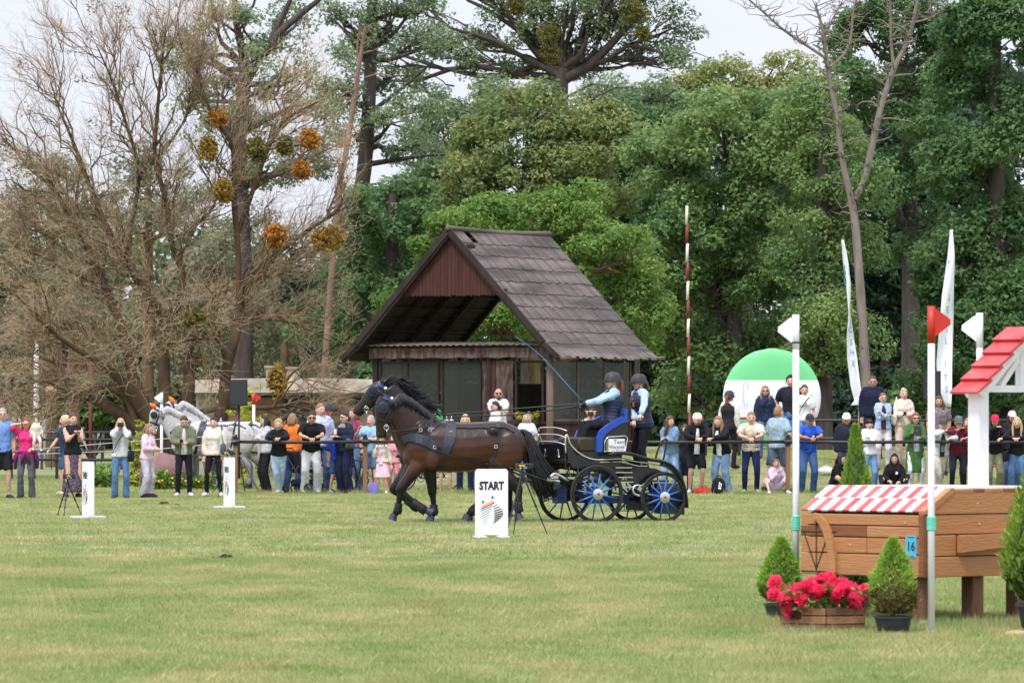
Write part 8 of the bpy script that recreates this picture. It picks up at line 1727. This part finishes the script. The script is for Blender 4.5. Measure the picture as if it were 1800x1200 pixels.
# reins and whip
def line(nm, pts, r, mt, lb, cat): m = MB(); m.tube(catmull([Vector(p) for p in pts], None, 5), r, 6); o = m.build(nm, mt, None, True); tag(o, lb, cat); return o
tn = nh.matrix_basis @ Vector((.3, -.05, 1.66)); bn = nh.matrix_basis @ Vector((-.75, -.09, 1.42)); tf = fh.matrix_basis @ Vector((.3, .05, 1.66)); bf = fh.matrix_basis @ Vector((-1.05, -.09, 1.8))
hw = hand_w
line('rein', [hw, hw.lerp(tn, .5) + Vector((0, 0, -.05)), tn, tn.lerp(bn, .35) + Vector((0, -.22, -.06)), bn], .011, leather, 'lower black rein running from the driver to the bay horse', 'rein')
line('rein', [hw + Vector((0, .05, .03)), hw.lerp(tf, .5) + Vector((0, 0, .04)), tf + Vector((0, 0, .05)), tf.lerp(bf, .5) + Vector((0, 0, -.02)), bf], .011, leather, 'upper black rein running from the driver to the black horse', 'rein')
line('rein', [hw, hw + Vector((.0, -.05, -.25)), hw + Vector((-.03, -.05, -.55)), hw + Vector((.05, -.04, -.75))], .012, leather, 'loose rein end hanging down from the driver hands', 'rein')
wt = W(905, 590, HD + .3); wo = empty('whip', hw, 0, 'thin blue driving whip held up by the driver', 'whip')
m = MB(); m.tube([(0, 0, 0), (W(1021, 702, HD + .3) - hw)], .014, 6); m.build('handle', leather, wo); m = MB(); m.tube([W(1021, 702, HD + .3) - hw, W(965, 640, HD + .3) - hw, W(945, 620, HD + .3) - hw, wt - hw], [.006, .005, .004, .0025], 6, k=3); m.build('stock', mat('blue_whip', L(70, 150, 200, .9), .4), wo, True)
# ------------------------------------------------------------------ bicycles, pushchair and bags among the crowd
def bicycle(label, px, d, yaw, c):
    x = XW(px, d); o = empty('bicycle', (x, d, gz(x, d)), R(yaw), label, 'bicycle', 'bicycles in the crowd'); fm = mat('bike_' + c, {'black': (.02, .02, .024), 'red': L(170, 40, 44)}[c], .4)
    for xx in (-.5, .5):
        w = empty('wheel', (xx, 0, .33)); w.parent = o; m = MB(); m.torus((0, 0, 0), .315, .018, 28, 6); m.build('tyre', rubber, w, True); m = MB(); [m.tube([(0, 0, 0), (.3 * math.cos(a), 0, .3 * math.sin(a))], .002, 3) for a in np.linspace(0, 2 * PI, 15)[:-1]]; m.ell((0, 0, 0), (.025, .04, .025), 8, 6); m.build('spokes', steel, w)
    m = MB()
    for a, b in (((-.38, .78), (-.08, .3)), ((-.08, .3), (.17, .8)), ((-.36, .74), (.15, .72)), ((-.08, .3), (.5, .33)), ((.14, .7), (.5, .33)), ((-.38, .82), (-.5, .33)), ((-.38, .78), (-.41, .98))): m.tube([(a[0], 0, a[1]), (b[0], 0, b[1])], .018, 6)
    m.build('frame', fm, o); m = MB(); m.tube([(-.36, -.28, 1.0), (-.43, -.1, 1.02), (-.43, .1, 1.02), (-.36, .28, 1.0)], .012, 6); m.build('handlebar', black_m, o, True); m = MB(); m.ell((.19, 0, .86), (.13, .07, .03), 10, 6); m.build('saddle', leather, o, True); m = MB(); m.torus((-.08, -.04, .3), .085, .01, 16, 5); m.build('crank', dsteel, o)
bicycle('black bicycle behind the woman with the scarf', 632, FENCE + 1.1, 70, 'black'); bicycle('dark bicycle behind the child hidden by the bay horse', 745, FENCE + 1.4, 15, 'black'); bicycle('red bicycle behind the boy in blue', 592, FENCE + 2.1, 30, 'red')
x = XW(528, FENCE + .75); o = empty('pushchair', (x, FENCE + .75, 0), R(-30), 'black pushchair standing between the leaning spectators', 'pushchair'); m = MB()
for s_ in (-.22, .22): m.tube([(.35, s_, .12), (-.05, s_, .6), (-.35, s_, 1.0)], .014, 6); m.tube([(-.3, s_, .12), (.1, s_, .62)], .014, 6)
m.tube([(-.35, -.22, 1.), (-.35, .22, 1.)], .016, 6); m.build('frame', dsteel, o, True)
m = MB(); m.box((.05, 0, .5), (.4, .36, .08), None, .03); m.box((-.12, 0, .72), (.08, .36, .42), Matrix.Rotation(-.3, 3, 'Y'), .03); m.build('seat', cloth(34, 36, 46), o); m = MB(); m.box((.05, 0, .24), (.45, .36, .16), None, .05); m.build('basket', cloth(40, 44, 60), o)
for s_ in (-.24, .24):
    for xx in (-.3, .36): m = MB(); m.torus((xx, s_, .12), .1, .02, 18, 6); m.ell((xx, s_, .12), (.04, .02, .04), 8, 6); m.build('wheel', rubber, o, True)
def bag(label, px, d, size, c, c2=None, t=None):
    x = XW(px, d); o = empty('bag', (x, d, gz(x, d)), 0, label, 'bag', 'bags on the ground'); w, dp_, h = size; m = MB(); rs = []
    for z, q in ((0, .9), (.15, 1.), (.5, .97), (.8, .8), (.95, .5), (1., .2)): rs.append([Vector((w / 2 * q * math.cos(a) * (1 + .06 * math.sin(3 * a)), dp_ / 2 * q * math.sin(a), h * z)) for a in np.linspace(0, 2 * PI, 15)[:-1]])
    m.rings(rs); m.build('body', cloth(*c), o, True); m = MB(); m.tube([(-.06, 0, h * .92), (-.04, 0, h * 1.12), (.04, 0, h * 1.12), (.06, 0, h * .92)], .01, 5, k=3); m.build('handle', cloth(*(c2 or c)), o, True)
    if t: q = txt(TX[t], white_m, o, (0.02, -dp_ / 2 - .004, h * .52), (PI / 2, R(-80), 0), sx=1.1, sy=1.1)
    return o
bag('black backpack with white lettering standing in the grass by the rail', 1263, FENCE - .05, (.32, .2, .36), (30, 30, 36), None, 'scr'); bag('red bag lying behind the man in the white and red cap', 1238, FENCE + .5, (.5, .24, .14), (206, 62, 50)); bag('dark bag with pink top at the feet of the girl in pink', 263, 107.3, (.34, .22, .1), (44, 42, 50), (226, 120, 190)); bag('violet and blue bag leaning on the second rail post', 656, FENCE - .1, (.24, .14, .26), (120, 120, 190), (220, 90, 170)); bag('pale bag on the bank beside the man in royal blue', 1452, FENCE + 2.6, (.4, .25, .16), (232, 226, 226))
m = MB(); x = XW(1762, FENCE + 1.6); m.box((0, 0, .5), (.42, .4, .03), None, .01); m.box((0, .2, .78), (.42, .03, .5), Matrix.Rotation(-.15, 3, 'X'), .02); o = empty('folding_chair', (x, FENCE + 1.6, gz(x, FENCE + 1.6)), R(20), 'red folding chair behind the girl in the crimson cap', 'chair'); m.build('seat', cloth(190, 56, 62), o)
for sx_, sy_ in ((-1, -1), (1, -1), (-1, 1), (1, 1)): m = MB(); m.tube([(sx_ * .2, sy_ * .18, 0), (sx_ * .2, sy_ * .18, .5)], .012, 6); m.build('leg', dsteel, o)
